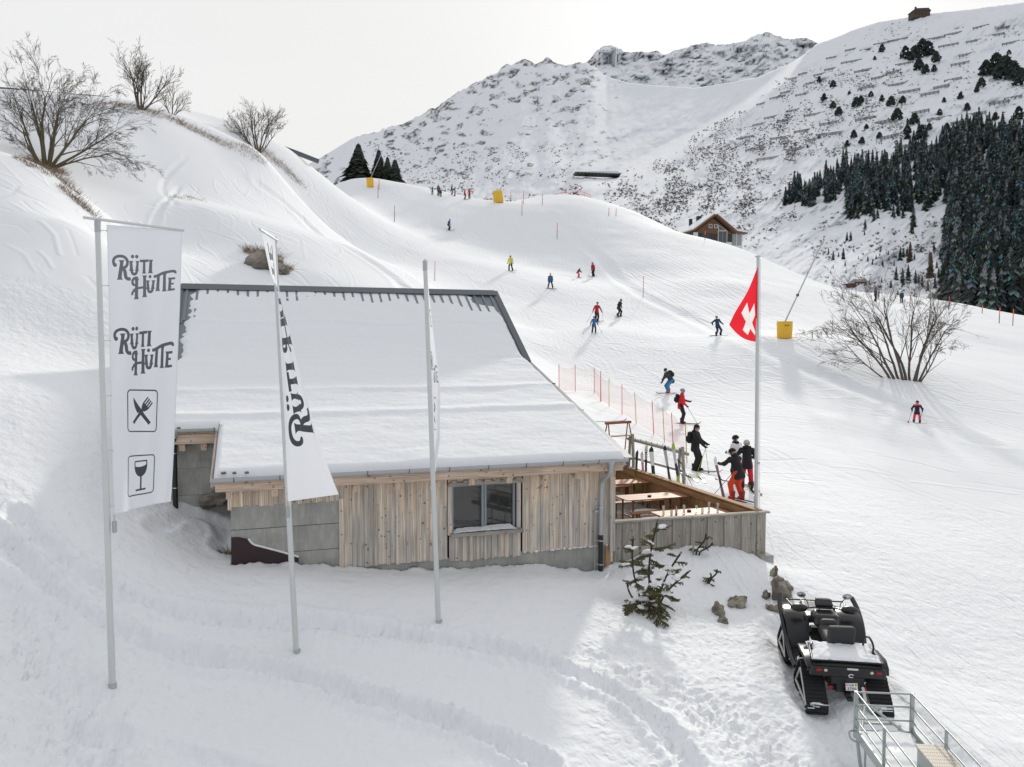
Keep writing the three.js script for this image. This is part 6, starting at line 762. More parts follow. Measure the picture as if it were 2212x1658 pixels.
// ---------- bare trees ----------
const bark = mat(0.115, 0.095, 0.075, 0.95), twigM = mat(0.105, 0.085, 0.068, 0.95), barkGreen = mat(0.13, 0.115, 0.07, 0.95);
function segments(list, sides = 3) { // list of [a, b, ra, rb]
  const n = list.length, pos = new Float32Array(n * sides * 6), nor = new Float32Array(n * sides * 6), uv = new Float32Array(n * sides * 4), idx = new Uint32Array(n * sides * 6); let p = 0, q = 0;
  const d = V(0, 0, 0), u = V(0, 0, 0), w = V(0, 0, 0);
  list.forEach(([a, b, ra, rb], i) => { d.subVectors(b, a).normalize(); u.set(Math.abs(d.y) > 0.9 ? 1 : 0, Math.abs(d.y) > 0.9 ? 0 : 1, 0).cross(d).normalize(); w.crossVectors(d, u); const o = i * sides * 2;
    for (let k = 0; k < sides; k++) { const t = k / sides * 6.2832, c = Math.cos(t), s = Math.sin(t), nx = u.x * c + w.x * s, ny = u.y * c + w.y * s, nz = u.z * c + w.z * s; for (const [e, r] of [[a, ra], [b, rb]]) { pos[p] = e.x + nx * r; nor[p++] = nx; pos[p] = e.y + ny * r; nor[p++] = ny; pos[p] = e.z + nz * r; nor[p++] = nz; } const k2 = (k + 1) % sides; idx[q++] = o + k * 2; idx[q++] = o + k2 * 2; idx[q++] = o + k2 * 2 + 1; idx[q++] = o + k * 2; idx[q++] = o + k2 * 2 + 1; idx[q++] = o + k * 2 + 1; } });
  const g = new THREE.BufferGeometry(); g.setAttribute('position', new THREE.BufferAttribute(pos, 3)); g.setAttribute('normal', new THREE.BufferAttribute(nor, 3)); g.setAttribute('uv', new THREE.BufferAttribute(uv, 2)); g.setIndex(new THREE.BufferAttribute(idx, 1)); return g;
}
function bareTree(label, pos, stems, o) {
  const r = rng(o.seed), big = [], fine = [], mid = [];
  const grow = (p, dir, len, rad, lev) => {
    const n = lev === 0 ? 7 : 5, sl = len / n; let q = p.clone(), d = dir.clone(), ra = rad;
    for (let i = 0; i < n; i++) {
      d.add(V((r() - 0.5) * o.wob, (r() - 0.5) * o.wob + (lev < 2 ? o.rise : o.rise2 ?? o.rise) + (o.droop || 0) * (d.x > 0.25 ? -1 : 0) * (lev > 0 ? 1 : 0.35), (r() - 0.5) * o.wob)).normalize();
      const e = q.clone().addScaledVector(d, sl), rb = Math.max(o.min, ra * (lev === 0 ? 0.87 : 0.8)); (lev === 0 ? big : lev < 2 ? mid : fine).push([q, e, ra, rb]); q = e; ra = rb;
      if (lev < o.levels && (i > 0 || lev > 0)) { const m = lev === 0 ? o.k0 : o.k1; for (let c = 0; c < m; c++) if (r() < o.p) { const t = V(r() - 0.5, r() - 0.5, r() - 0.5).cross(d).normalize(), a = 0.22 + r() * 0.5; grow(q, d.clone().multiplyScalar(Math.cos(a)).addScaledVector(t, Math.sin(a)), len * (0.44 + r() * 0.32) * (1 - 0.25 * i / n), ra * 0.58, lev + 1); } }
    }
  };
  for (const [dx, dy, dz, len, rad, ox = 0, oz = 0] of stems) grow(V(ox, -0.3, oz), V(dx, dy, dz).normalize(), len, rad, 0);
  const t = thing('bare_tree', label, 'tree', pos, 0, 'leafless trees on the snow slopes'); mesh('trunk', segments(big, 7), o.bark || bark, t); mesh('branches', segments(mid, 4), o.bark || bark, t).userData.kind = 'stuff'; mesh('crown', segments(fine, 3), twigM, t); return t;
}
{
  const B = { wob: 0.26, rise: 0.02, min: 0.006, levels: 4, k0: 2, k1: 1, p: 0.5 };
  bareTree('large leafless tree with branches hanging to the right at the left edge', hit(100, 356), [[-0.55, 1, 0.1, 3.9, 0.13, -0.25], [-0.3, 1, -0.2, 4.4, 0.15, -0.1], [0.0, 1, 0.1, 4.6, 0.14], [0.18, 1, -0.2, 4.2, 0.12, 0.1], [0.42, 1, 0.1, 4.0, 0.11, 0.15], [0.66, 0.8, 0.1, 4.1, 0.13, 0.2], [0.9, 0.55, 0.0, 4.0, 0.11, 0.25], [1, 0.4, -0.2, 3.7, 0.09, 0.3], [-0.8, 0.8, -0.1, 3.2, 0.08, -0.3]], { ...B, seed: 11, levels: 5, p: 0.63, droop: 0.06, bark: barkGreen, min: 0.007 });
  bareTree('upright leafless tree on top of the left knoll', hit(302, 236, 50), [[-0.1, 1, 0, 3.8, 0.13], [0.02, 1, 0.1, 3.6, 0.11, 0.12], [-0.22, 1, -0.1, 3.2, 0.1, -0.1], [0.62, 0.9, 0, 3.1, 0.1, 0.2], [0.35, 1, 0.1, 2.6, 0.08, 0.15]], { ...B, seed: 23, levels: 4, p: 0.6, min: 0.0095 });
  bareTree('small faint leafless bush just right of the knoll tree', hit(370, 246, 50), [[-0.4, 1, 0, 1.9, 0.06], [0.1, 1, 0, 2.1, 0.06], [0.6, 0.8, 0, 2.0, 0.05, 0.1], [0.9, 0.5, 0, 1.6, 0.05, 0.1]], { ...B, seed: 29, levels: 3, p: 0.6, min: 0.009 });
  bareTree('rounded leafless tree standing on the ridge in front of the sky', hit(556, 326, 50), [[-0.75, 1, 0, 3.4, 0.09, -0.3], [-0.45, 1, 0.1, 3.8, 0.1, -0.2], [-0.15, 1, 0, 4.0, 0.11, -0.1], [0.05, 1, 0.1, 4.0, 0.12], [0.25, 1, -0.1, 3.8, 0.1, 0.1], [0.55, 1, 0, 3.4, 0.09, 0.15], [0.9, 0.7, 0, 3.0, 0.08, 0.2]], { ...B, seed: 37, p: 0.62, rise: 0.02, min: 0.0095 });
  bareTree('wide leafless shrub with many stems on the right slope', hit(1963, 822), [[-0.62, 1, 0, 4.6, 0.09, -1.0], [-0.5, 1, 0.1, 4.9, 0.1, -0.75], [-0.38, 1, -0.1, 4.8, 0.09, -0.5], [-0.22, 1, 0.1, 5.0, 0.1, -0.3], [-0.06, 1, 0, 4.7, 0.1, -0.1], [0.05, 1, 0, 4.8, 0.09, 0.1], [0.15, 1, 0.1, 4.2, 0.1, 0.3], [0.24, 1, -0.1, 4.4, 0.09, 0.45], [0.42, 1, 0, 3.8, 0.08, 0.55], [0.62, 0.9, 0.1, 3.0, 0.06, 0.65], [-0.85, 0.75, 0, 3.7, 0.06, -1.05]], { ...B, seed: 43, levels: 5, p: 0.54, rise: 0.0, rise2: 0.0, min: 0.007, wob: 0.24 });
}
// ---------- conifers ----------
const needle = [mat(0.028, 0.042, 0.036, 0.95), mat(0.036, 0.047, 0.038, 0.95), mat(0.022, 0.034, 0.032, 0.95)], trunkM = mat(0.05, 0.04, 0.032, 0.95), larchM = mat(0.12, 0.085, 0.06, 0.95);
function coniferGeo(seed, whorls, per, wide, dusted = true) { // unit height
  const r = rng(seed), pos = [], col = []; const tri = (a, b, c, k) => { pos.push(...a, ...b, ...c); for (let i = 0; i < 3; i++) col.push(...k); };
  for (let w = 0; w < whorls; w++) { const t = w / whorls, y = 0.06 + 0.92 * t, R = wide * (1 - t) ** 0.85 * (0.8 + 0.4 * r()) + 0.012; for (let b = 0; b < per; b++) { const a = (b + r() * 0.8) / per * 6.2832 + w * 1.3, L = R * (0.7 + 0.5 * r()), dr = 0.045 + 0.1 * (1 - t) * r() + L * 0.25, c = Math.cos(a), s = Math.sin(a), hw = 0.05 + 0.28 * L, y0 = y + 0.035; const tip = [c * L, y - dr, s * L], l = [c * L * 0.55 - s * hw * 0.55, y - dr * 0.45, s * L * 0.55 + c * hw * 0.55], q = [c * L * 0.55 + s * hw * 0.55, y - dr * 0.45, s * L * 0.55 - c * hw * 0.55], k = dusted && r() < 0.3 ? [4 + 4 * r(), 4 + 4 * r(), 5 + 4 * r()] : [1, 1, 1]; tri([0, y0, 0], l, tip, k); tri([0, y0, 0], tip, q, k); } }
  const g = new THREE.BufferGeometry(); g.setAttribute('position', new THREE.Float32BufferAttribute(pos, 3)); g.setAttribute('color', new THREE.Float32BufferAttribute(col, 3)); g.computeVertexNormals(); g.setAttribute('uv', new THREE.Float32BufferAttribute(new Float32Array(pos.length / 3 * 2), 2)); return g;
}
for (const m of needle) { m.vertexColors = true; m.side = THREE.DoubleSide; } larchM.vertexColors = true; larchM.side = THREE.DoubleSide;
const coniferG = [coniferGeo(1, 15, 8, 0.2), coniferGeo(2, 17, 8, 0.17), coniferGeo(3, 13, 8, 0.24), coniferGeo(4, 15, 7, 0.19)], trunkG = new THREE.CylinderGeometry(0.006, 0.02, 0.9, 5); trunkG.translate(0, 0.4, 0);
const bigFir = [coniferGeo(7, 34, 13, 0.3, false), coniferGeo(8, 36, 13, 0.27, false)];
const larchG = coniferGeo(9, 20, 5, 0.16, false);
function conifer(name, label, pos, h, gi, group, fat = 1, m) { const t = thing(name, label, 'tree', pos, (gi * 1.7) % 6.28, group); const c = mesh('crown', coniferG[gi % 4], m || needle[gi % 3], t), k = mesh('trunk', trunkG, trunkM, t); c.scale.set(h * fat, h, h * fat); k.scale.set(h, h, h); return t; }
{
  const firM = mat(0.05, 0.058, 0.045, 0.95, { vertexColors: true, side: THREE.DoubleSide });
  // dark firs behind the crest
  for (const [px, top, d, base, i, f, l] of [[774, 326, 168, 402, 0, 1.05, 'leftmost and tallest dark fir at the crest'], [818, 338, 170, 408, 1, 0.85, 'slender dark fir second from left at the crest'], [837, 352, 168, 412, 0, 0.8, 'dark fir third from left at the crest'], [853, 358, 165, 420, 1, 1, 'rightmost dark fir at the crest'], [762, 352, 172, 398, 1, 0.9, 'small fir tucked left of the tall crest fir']]) {
    const a = at(px, top, d), b = at(px, base, d), t = thing('fir_tree', l, 'tree', [a[0], b[1] - 1.5, a[2]], i * 2 + f, 'firs at the crest'), h = (a[1] - b[1] + 1.5) * 1.2; const c = mesh('crown', bigFir[i], firM, t); c.scale.set(h * f * 1.5, h, h * f * 1.5); const k = mesh('trunk', trunkG, trunkM, t); k.scale.set(h, h, h);
  }
  for (const [px, py, h] of [[928, 414, 2.2], [962, 417, 1.7]]) { const p = at(px, py + 12, 170); conifer('young_fir', px < 940 ? 'tiny pale fir left of the crest people' : 'tiny fir between the crest people', p, h, 3, 'firs at the crest'); }
}
// ---------- plants and stones on the bank below the terrace ----------
function spruceSprays(list, seed) { // list of [a, b] branch axes -> wood, needles
  const r = rng(seed), wood = [], nd = []; const a = V(0, 0, 0);
  for (const [p, q, nl] of list) { wood.push([p, q, 0.009, 0.004]); const d = q.clone().sub(p), L = d.length(); d.normalize(); const n = Math.ceil(L / 0.0034); for (let i = 0; i < n; i++) { const t = (i + r()) / n, o = p.clone().addScaledVector(d, L * t), s = V(r() - 0.5, r() - 0.5, r() - 0.5).cross(d).normalize(), e = o.clone().addScaledVector(s, nl * (0.7 + 0.5 * r())).addScaledVector(d, nl * 0.6); nd.push([o, e, 0.006, 0.0025]); } }
  return [segments(wood, 4), segments(nd, 3)];
}
const needleGreen = mat(0.17, 0.16, 0.06, 0.8);
function youngSpruce(label, pos, leaders, seed, density, snowy) { // leaders: [height, lean x, lean z, offset x, offset z]
  const r = rng(seed), axes = [], t = thing('young_spruce', label, 'tree', pos, 0, 'young spruces on the bank'), clumps = [], stems = [];
  for (const [h, lx, lz, ox = 0, oz = 0] of leaders) {
    const at2 = (y) => V(ox + lx * y * h + 0.05 * Math.sin(y * 5 + seed), y * h, oz + lz * y * h), n = Math.round(density * h * 8);
    for (let i = 0; i < n; i++) {
      if (r() < 0.18) continue; const y = 0.04 + 0.9 * (i + r() * 1.6) / n, a = i * 2.4 + r() * 2, L = h * (0.34 * (1 - y) + 0.1) * (0.45 + 0.95 * r()), p = at2(Math.min(y, 1)), d = V(Math.cos(a), -0.1 + 0.8 * (y - 0.25) + 0.5 * (r() - 0.5), Math.sin(a)).normalize();
      let q = p.clone(); const bend = (r() - 0.35) * 0.5; const m = Math.max(2, Math.ceil(L / 0.08)); let e = d.clone();
      for (let k = 1; k <= m; k++) { e.add(V((r() - 0.5) * 0.25, -bend * 0.25 + (r() - 0.5) * 0.15, (r() - 0.5) * 0.25)).normalize(); const q2 = q.clone().addScaledVector(e, L / m); axes.push([q, q2, 0.024]); for (const s of [-1, 1]) if (r() < 0.85) { const sd = V(-e.z, 0.1 * (r() - 0.5), e.x).multiplyScalar(s), l2 = (0.06 + 0.4 * L * (1 - k / (m + 1))) * (0.5 + 0.8 * r()); const f = q2.clone().addScaledVector(sd, l2 * 0.7).addScaledVector(e, l2 * 0.65).add(V(0, -0.05 * r(), 0)); axes.push([q2, f, 0.022]); if (l2 > 0.12) for (const z of [0.35, 0.7]) { const c = q2.clone().lerp(f, z), g = c.clone().addScaledVector(e, l2 * 0.45).addScaledVector(sd, -l2 * 0.12 + l2 * 0.3 * r()); axes.push([c, g, 0.02]); } } q = q2; }
      if (snowy && r() < 0.35) { const g = ball(0.04 + 0.06 * r(), [0, 0, 0], [1.3, 0.6, 1.0], 12, 8), Q = g.attributes.position; for (let k = 0; k < Q.count; k++) { const f = 1 + 0.45 * noise(Q.getX(k) * 20 + i, Q.getY(k) * 20, Q.getZ(k) * 20); Q.setXYZ(k, Q.getX(k) * f, Q.getY(k) * f, Q.getZ(k) * f); } g.computeVertexNormals(); const c = p.clone().lerp(q, 0.2 + 0.6 * r()); g.translate(c.x, c.y + 0.02, c.z); clumps.push(g); }
    }
    axes.push([at2(0.8), at2(1.04), 0.022]); stems.push(tube([0, 0.25, 0.5, 0.75, 1].map((y) => { const q = at2(y); return [q.x, y ? q.y : -0.3, q.z]; }), 0.02, 6, 16));
  }
  const [w, nd] = spruceSprays(axes, seed + 1); stems.forEach((g) => mesh('trunk', g, trunkM, t)); mesh('branches', w, trunkM, t).userData.kind = 'stuff'; mesh('needles', nd, needleGreen, t).userData.kind = 'stuff'; clumps.forEach((c) => mesh('snow_clump', c, snowPatch, t)); return t;
}
const stoneT = dataTex(128, 128, (u, v) => { const s = 128 + 70 * wrapFbm(u, v, 6, 5, 60), l = wrapFbm(u, v, 4, 3, 66) > 0.2 ? 9 : 0; return [s * 1.02 + l * 0.3, s * 0.97 + l * 0.5, s * 0.9 - l * 0.3]; }, true, 1, 1), stone = new THREE.MeshStandardMaterial({ map: stoneT, roughness: 0.95, bumpMap: stoneT, bumpScale: 0.02 });
function rock(label, pos, size, turn, seed, group) { const g = new THREE.IcosahedronGeometry(1, 4), P = g.attributes.position; for (let i = 0; i < P.count; i++) { const v = V(P.getX(i), P.getY(i), P.getZ(i)).normalize(), k = 1 + 0.75 * fbm(v.x * 1.5 + seed, v.y * 1.5, 3, v.z * 1.5 + 9) - 0.12 * Math.abs(noise(v.x * 4 + seed, v.y * 4, v.z * 4 + 3)); const q = v.multiplyScalar(k); P.setXYZ(i, q.x, q.y, q.z); } g.scale(...size); g.computeVertexNormals(); const m = mesh('rock', g, stone); m.position.set(...pos); m.rotation.set(0.1, turn, 0.15); return tag(m, label, 'rock', group); }
{
  youngSpruce('scrubby young spruce with snow clumps on the bank below the terrace', hit(1396, 1315), [[1.75, 0.1, -0.04, 0.02, 0], [1.45, -0.14, 0.02, -0.12, 0.05], [1.15, 0.42, 0.05, 0.15, 0.05], [0.85, 0.75, 0.25, 0.12, 0.12], [0.6, -0.6, 0.3, -0.1, 0.1]], 71, 1.35, true);
  youngSpruce('small spruce tip beside the weathered post against the terrace fence', hit(1506, 1200), [[0.5, 0.35, 0.05], [0.3, 0.9, 0.2, 0.05]], 73, 1.6, false); youngSpruce('lone little spruce tip poking out of the bank', hit(1535, 1264), [[0.34, 0.3, 0.1], [0.26, -0.2, 0.2]], 79, 1.8, false);
  const q = hit(1497, 1200), o = mesh('wooden_post', rod([0, -0.2, 0], [0.02, 0.62, 0], 0.028, 0.02, 7), greyWood[2]); o.position.set(...q); tag(o, 'thin weathered post leaning at the terrace fence', 'post');
  const g = 'stones in the bank by the quad';
  for (const [px, py, w, h, s, l] of [[1690, 1292, 0.16, 0.24, 1, 'largest upright stone beside the front of the quad'], [1692, 1268, 0.17, 0.07, 2, 'flat brown stone on top of the upright stone'], [1698, 1322, 0.13, 0.13, 3, 'pale stone below the upright stone by the quad'], [1592, 1305, 0.17, 0.1, 4, 'flat elongated stone in the middle of the bank'], [1551, 1325, 0.11, 0.12, 5, 'upright stone at the left of the bank'], [1562, 1345, 0.07, 0.06, 6, 'small stone below the upright stone on the left'], [1655, 1292, 0.07, 0.08, 7, 'small stone half buried left of the largest one'], [1664, 1316, 0.08, 0.05, 8, 'low dark stone half buried near the quad'], [1672, 1245, 0.05, 0.16, 9, 'narrow dark stone below the concrete footing']]) { const c = hit(px, py); rock(l, [c[0], c[1] + h * 0.3, c[2]], [w * 1.5, h * 1.5, w * 1.2], s, s * 3.1, g); }
  { const c = hit(572, 575); rock('large boulder with dry grass sticking out of the left slope', [c[0], c[1] + 0.1, c[2]], [1.15, 0.75, 0.8], 0.35, 5.5); const d = hit(608, 590); rock('smaller rock right behind the middle banner', [d[0], d[1] + 0.1, d[2]], [0.5, 0.5, 0.4], 1.2, 8.8); const e = hit(410, 1082); rock('dark stone under the eaves at the left of the hut', [e[0] + 0.6, e[1] + 0.05, e[2]], [0.4, 0.2, 0.3], 0.2, 9.9); }
  // dry grass showing through thin snow
  const blades = []; const r = rng(90);
  const patchAt = (x, z, n, rad, len) => { for (let i = 0; i < n; i++) { const a = r() * 6.28, d = rad * Math.sqrt(r()), px = x + Math.cos(a) * d * 1.4, pz = z + Math.sin(a) * d * 0.8, y = groundY(px, pz) - 0.02, l = len * (0.5 + r()), b = r() * 6.28, w = 0.3 + r() * 0.9; blades.push([V(px, y, pz), V(px + Math.cos(b) * l * w, y + l * (0.5 + 0.4 * r()), pz + Math.sin(b) * l * w), 0.007, 0.003]); } };
  const at0 = (px, py, n, rad, len, from) => { const c = hit(px, py, from); patchAt(c[0], c[2], n, rad, len); };
  for (const [x, y, n, rad, len] of [[100, 362, 700, 1.0, 0.35], [140, 395, 260, 0.5, 0.3], [160, 430, 260, 0.5, 0.3], [188, 452, 150, 0.45, 0.3], [70, 358, 200, 0.6, 0.3], [570, 552, 600, 0.9, 0.45], [610, 582, 250, 0.5, 0.4], [600, 350, 300, 1.2, 0.4], [622, 372, 300, 1.1, 0.4], [640, 388, 160, 0.9, 0.35], [575, 335, 350, 1.1, 0.4], [545, 330, 260, 1, 0.4], [500, 316, 200, 1.4, 0.35], [470, 306, 200, 1.2, 0.35], [430, 285, 320, 1.4, 0.4], [400, 272, 250, 1.2, 0.4], [350, 250, 300, 1.5, 0.4], [300, 238, 300, 1.4, 0.4], [250, 226, 300, 1.6, 0.4], [420, 430, 60, 0.6, 0.3], [385, 428, 60, 0.6, 0.25], [540, 1210, 90, 0.35, 0.16], [495, 1198, 60, 0.15, 0.18]]) at0(x, y, n, rad, len, y < 340 ? 45 : 5);
  tag(mesh('dry_grass', segments(blades, 3), mat(0.24, 0.16, 0.09, 0.95)), 'dry brown grass showing through thin snow around trees and rocks', 'grass', null, 'stuff');
}
// ---------- forest, scrub and structures on the mountain ----------
{
  const r = rng(101), inside = (poly, x, y) => { let c = false; for (let i = 0, j = poly.length - 1; i < poly.length; j = i++) { const [a, b] = poly[i], [d, e] = poly[j]; if ((b > y) !== (e > y) && x < (d - a) * (y - b) / (e - b) + a) c = !c; } return c; };
  const wood = [[1692, 446], [1722, 402], [1790, 392], [1830, 360], [1880, 372], [1930, 352], [1975, 318], [2010, 330], [2050, 300], [2100, 275], [2150, 258], [2212, 300], [2330, 300], [2500, 760], [2060, 690], [2036, 648], [2040, 560], [2050, 440], [1985, 460], [1930, 452], [1890, 462], [1830, 468], [1800, 432], [1760, 446]];
  const trees = [];
  for (let i = 0; i < 9000 && trees.length < 2300; i++) { const px = lerp(1690, 2420, r()), py = lerp(255, 700, r()); if (!inside(wood, px, py)) continue; const edge = px < 2040; const gp = fbm(px / 26 + 3, py / 40, 3); if (edge ? r() < 0.3 || gp < -0.22 : gp < -0.3) continue; if (!edge && px < 2075 && r() < 0.3) continue; trees.push([px, py, r(), r(), edge]); }
  for (const [px, py] of [[1985, 300], [1998, 318], [1870, 395], [1725, 436], [1748, 444], [1960, 300], [1905, 380]]) trees.push([px, py, 0.9, r(), true]);
  const list = trees.map(([px, py, a, b, e]) => { const p = onMountain(px, py), d = -p[2]; return { p, h: (e ? 6 : 7.5) + 9 * a, d, i: Math.floor(b * 12), px, py }; });
  list.sort((u, v) => v.h / v.d - u.h / u.d); const vis = list.filter((t) => t.px < 2225);
  const front = new Set(vis.filter((t) => { const s = vis; return true; }).sort((u, v) => (u.px < 2060 ? 0 : 1) - (v.px < 2060 ? 0 : 1) || u.d - v.d).slice(0, 280));
  for (const t of front) conifer('spruce_tree', 'dark snow dusted spruce among its like in the wood on the right mountainside', [t.p[0], t.p[1] - 0.5, t.p[2]], t.h, t.i, 'spruces of the mountain wood', 0.95);
  const rest = list.filter((t) => !front.has(t)); coniferG.forEach((g, k) => { const l = rest.filter((t) => t.i % 4 === k), m = new THREE.InstancedMesh(g, needle[k % 3], l.length), M = new THREE.Matrix4(); l.forEach((t, i) => m.setMatrixAt(i, M.compose(V(t.p[0], t.p[1] - 0.5, t.p[2]), new THREE.Quaternion().setFromAxisAngle(V(0, 1, 0), t.i), V(t.h * 0.95, t.h, t.h * 0.95)))); m.name = numbered('spruce_wood'); m.castShadow = m.receiveShadow = true; scene.add(m); tag(m, 'mass of dark spruces filling the right mountainside wood', 'wood', 'spruces of the mountain wood', 'stuff'); });
  // larches and single trees
  for (const [px, py, h] of [[2100, 640, 9], [2085, 600, 10], [2110, 660, 8], [2160, 670, 7], [1966, 566, 7], [2010, 600, 8], [1330 + 640, 505, 6], [2125, 560, 9], [2070, 620, 9]]) { const p = onMountain(px, py), t = thing('larch_tree', 'brown leafless larch at the foot of the dark wood', 'tree', [p[0], p[1] - 0.3, p[2]], px, 'larches by the wood'); const c = mesh('crown', larchG, larchM, t); c.scale.set(h * 1.3, h, h * 1.3); mesh('trunk', trunkG, trunkM, t).scale.set(h, h, h); }
  const lone = []; for (const [px, py, hp] of [[1697, 445, 42], [1740, 440, 38], [1768, 424, 34], [1750, 418, 30], [1723, 400, 30], [1834, 470, 36], [1842, 472, 30], [1852, 470, 34], [1888, 478, 28], [1896, 472, 24], [1930, 468, 30], [1940, 466, 34], [1973, 488, 42], [1951, 472, 26], [1869, 494, 22], [1830, 520, 20], [1838, 521, 22], [1868, 508, 12], [1800, 562, 22], [1812, 555, 12], [1822, 560, 26], [1790, 548, 14], [1800, 580, 10], [1826, 574, 12], [1828, 590, 10], [1795, 590, 8], [1875, 565, 14], [1893, 560, 12], [1885, 572, 14], [1907, 575, 16], [1919, 560, 20], [1932, 574, 14], [1945, 562, 30], [1952, 556, 22], [1960, 552, 20], [1976, 560, 14], [1990, 545, 16], [2008, 556, 14], [2018, 540, 18], [2024, 580, 18], [1985, 610, 20], [1936, 605, 30], [1950, 612, 34], [1962, 606, 36], [1978, 612, 30], [1992, 618, 26], [1925, 622, 20], [1940, 640, 16], [2005, 628, 24], [2020, 622, 28], [2028, 600, 24], [2032, 560, 26], [1845, 545, 10], [1855, 560, 8], [1905, 610, 12], [1890, 636, 8], [1715, 470, 8], [1780, 520, 8], [1660, 575, 5], [1745, 590, 6]]) lone.push([px, py, hp]);
  for (const [px, py, hp] of lone) { const p = onMountain(px, py), d = -p[2]; conifer('lone_spruce', 'small spruce standing free on the snow below the wood', [p[0], p[1] - 0.2, p[2]], hp * d / FOC * 1.05, Math.floor(r() * 12), 'free standing spruces', 1.15); }
  // round dark pines high on the slope
  const pineG = (() => { const R = rng(55), l = []; for (let k = 0; k < 90; k++) { const a = R() * 6.28, y = 0.2 + 0.8 * R(), q = 0.34 * Math.sin(Math.min(1, (1.05 - y) * 1.5) * 1.57) * (0.5 + 0.6 * R()); l.push(new THREE.TetrahedronGeometry(0.1 + 0.06 * R()).applyMatrix4(M4([Math.cos(a) * q, y, Math.sin(a) * q], [R() * 3, R() * 3, 0], [1.2, 0.7, 1.2]))); } const g = mergeGeometries(l); g.setAttribute('color', new THREE.Float32BufferAttribute(new Float32Array(g.attributes.position.count * 3).fill(1), 3)); return g; })();
  for (const [px, py, hp] of [[1905, 113, 24], [1955, 128, 38], [1975, 130, 42], [1992, 124, 52], [2005, 122, 44], [2022, 135, 32], [1985, 152, 34], [2000, 160, 28], [2018, 156, 22], [1770, 178, 18], [1800, 190, 22], [1835, 205, 12], [1780, 218, 22], [1800, 235, 22], [1812, 250, 26], [1860, 225, 24], [1850, 232, 30], [1882, 210, 18], [1905, 220, 20], [1925, 230, 30], [1938, 262, 38], [1950, 225, 24], [1975, 270, 34], [1960, 290, 26], [1992, 300, 40], [2008, 282, 22], [2030, 250, 20], [2046, 288, 30], [2060, 300, 34], [2040, 222, 16], [2090, 240, 24], [2075, 215, 22], [2110, 200, 18], [2130, 165, 46], [2150, 160, 60], [2170, 170, 66], [2190, 175, 58], [2205, 185, 50], [2120, 190, 30], [2160, 130, 18], [2180, 118, 14], [2200, 260, 40], [2185, 280, 30], [2150, 262, 26], [2120, 290, 34], [1845, 300, 26], [1862, 312, 22], [1830, 318, 20], [1872, 280, 16], [1900, 300, 20], [1770, 300, 14], [1745, 320, 10], [1890, 130, 12]]) { const p = onMountain(px, py), d = -p[2], h = hp * 0.72 * d / FOC, t = thing('mountain_pine', 'dark rounded pine among the avalanche barriers high on the slope', 'tree', [p[0], p[1] - 0.05 * h, p[2]], px, 'pines among the barriers'); mesh('crown', pineG, needle[0], t).scale.set(h * 1.05, h, h * 1.05); mesh('trunk', trunkG, trunkM, t).scale.set(h, h * 0.5, h); }
  // alder scrub: uncountable
  const bushG = (() => { const R = rng(66), l = []; for (let k = 0; k < 16; k++) { const a = R() * 6.28, t = 0.25 + 0.8 * R(), e = V(Math.cos(a) * t, 0.5 + 0.7 * R(), Math.sin(a) * t); l.push([V(0, -0.2, 0), e, 0.05, 0.025]); for (let q = 0; q < 3; q++) l.push([e.clone().multiplyScalar(0.55), e.clone().add(V((R() - 0.5) * 0.7, R() * 0.4, (R() - 0.5) * 0.7)), 0.035, 0.02]); } return segments(l, 3); })();
  const zones = [[1230, 1720, 240, 500, 5200, 1.0, 1], [1640, 1950, 150, 340, 2600, 1.0, 1], [760, 1260, 310, 470, 2200, 0.8, 0], [1420, 2040, 460, 650, 1100, 0.9, 2], [1700, 2212, 50, 300, 900, 0.8, 2], [940, 1240, 130, 260, 260, 0.8, 0]]; const bl = [];
  for (const [x0, x1, y0, y1, n, s] of zones) for (let i = 0; i < n * 3 && 1; i++) { const px = lerp(x0, x1, r()), py = lerp(y0, y1, r()); if (py < skyLine(px)[0] + 6) continue; if (s === 1 && py < spur(px)[0] + 4 && px < 1740) continue; const c = fbm(px / 34 + py / 50, py / 30 - px / 80, 4) + 0.5 * fbm(px / 140, py / 100, 2); if (c < -0.22 + 0.75 * Math.pow(r(), 0.7) + (x0 < 800 ? 0.04 : 0)) continue; if (r() > (x0 === 1230 ? 0.95 : 0.66)) continue; if (inside(wood, px, py)) continue; bl.push([px, py, 0.4 + 0.7 * r() * r()]); }
  const bm = new THREE.InstancedMesh(bushG, mat(0.14, 0.125, 0.12, 0.95), bl.length), M = new THREE.Matrix4(); bl.forEach(([px, py, s], i) => { const p = onMountain(px, py), k = s * (0.5 + -p[2] / 1100); bm.setMatrixAt(i, M.compose(V(...p), new THREE.Quaternion().setFromAxisAngle(V(0, 1, 0), i), V(k * 1.2, k, k * 1.2))); }); bm.name = numbered('alder_scrub'); scene.add(bm); tag(bm, 'thin leafless scrub scattered over the snowy mountainside', 'scrub', null, 'stuff');
  // avalanche barriers
  const bg = [bx(1, 0.03, 0.02, [0, 0.12, 0]), bx(1, 0.03, 0.02, [0, 0.2, 0]), bx(1, 0.03, 0.02, [0, 0.04, 0]), bx(1, 0.02, 0.02, [0, 0.16, 0]), bx(1, 0.02, 0.02, [0, 0.08, 0])]; const barG = mergeGeometries(bg), postG = new THREE.BoxGeometry(0.012, 0.26, 0.03); postG.translate(0, 0.08, -0.02); const barM = mat(0.2, 0.195, 0.19, 0.9);
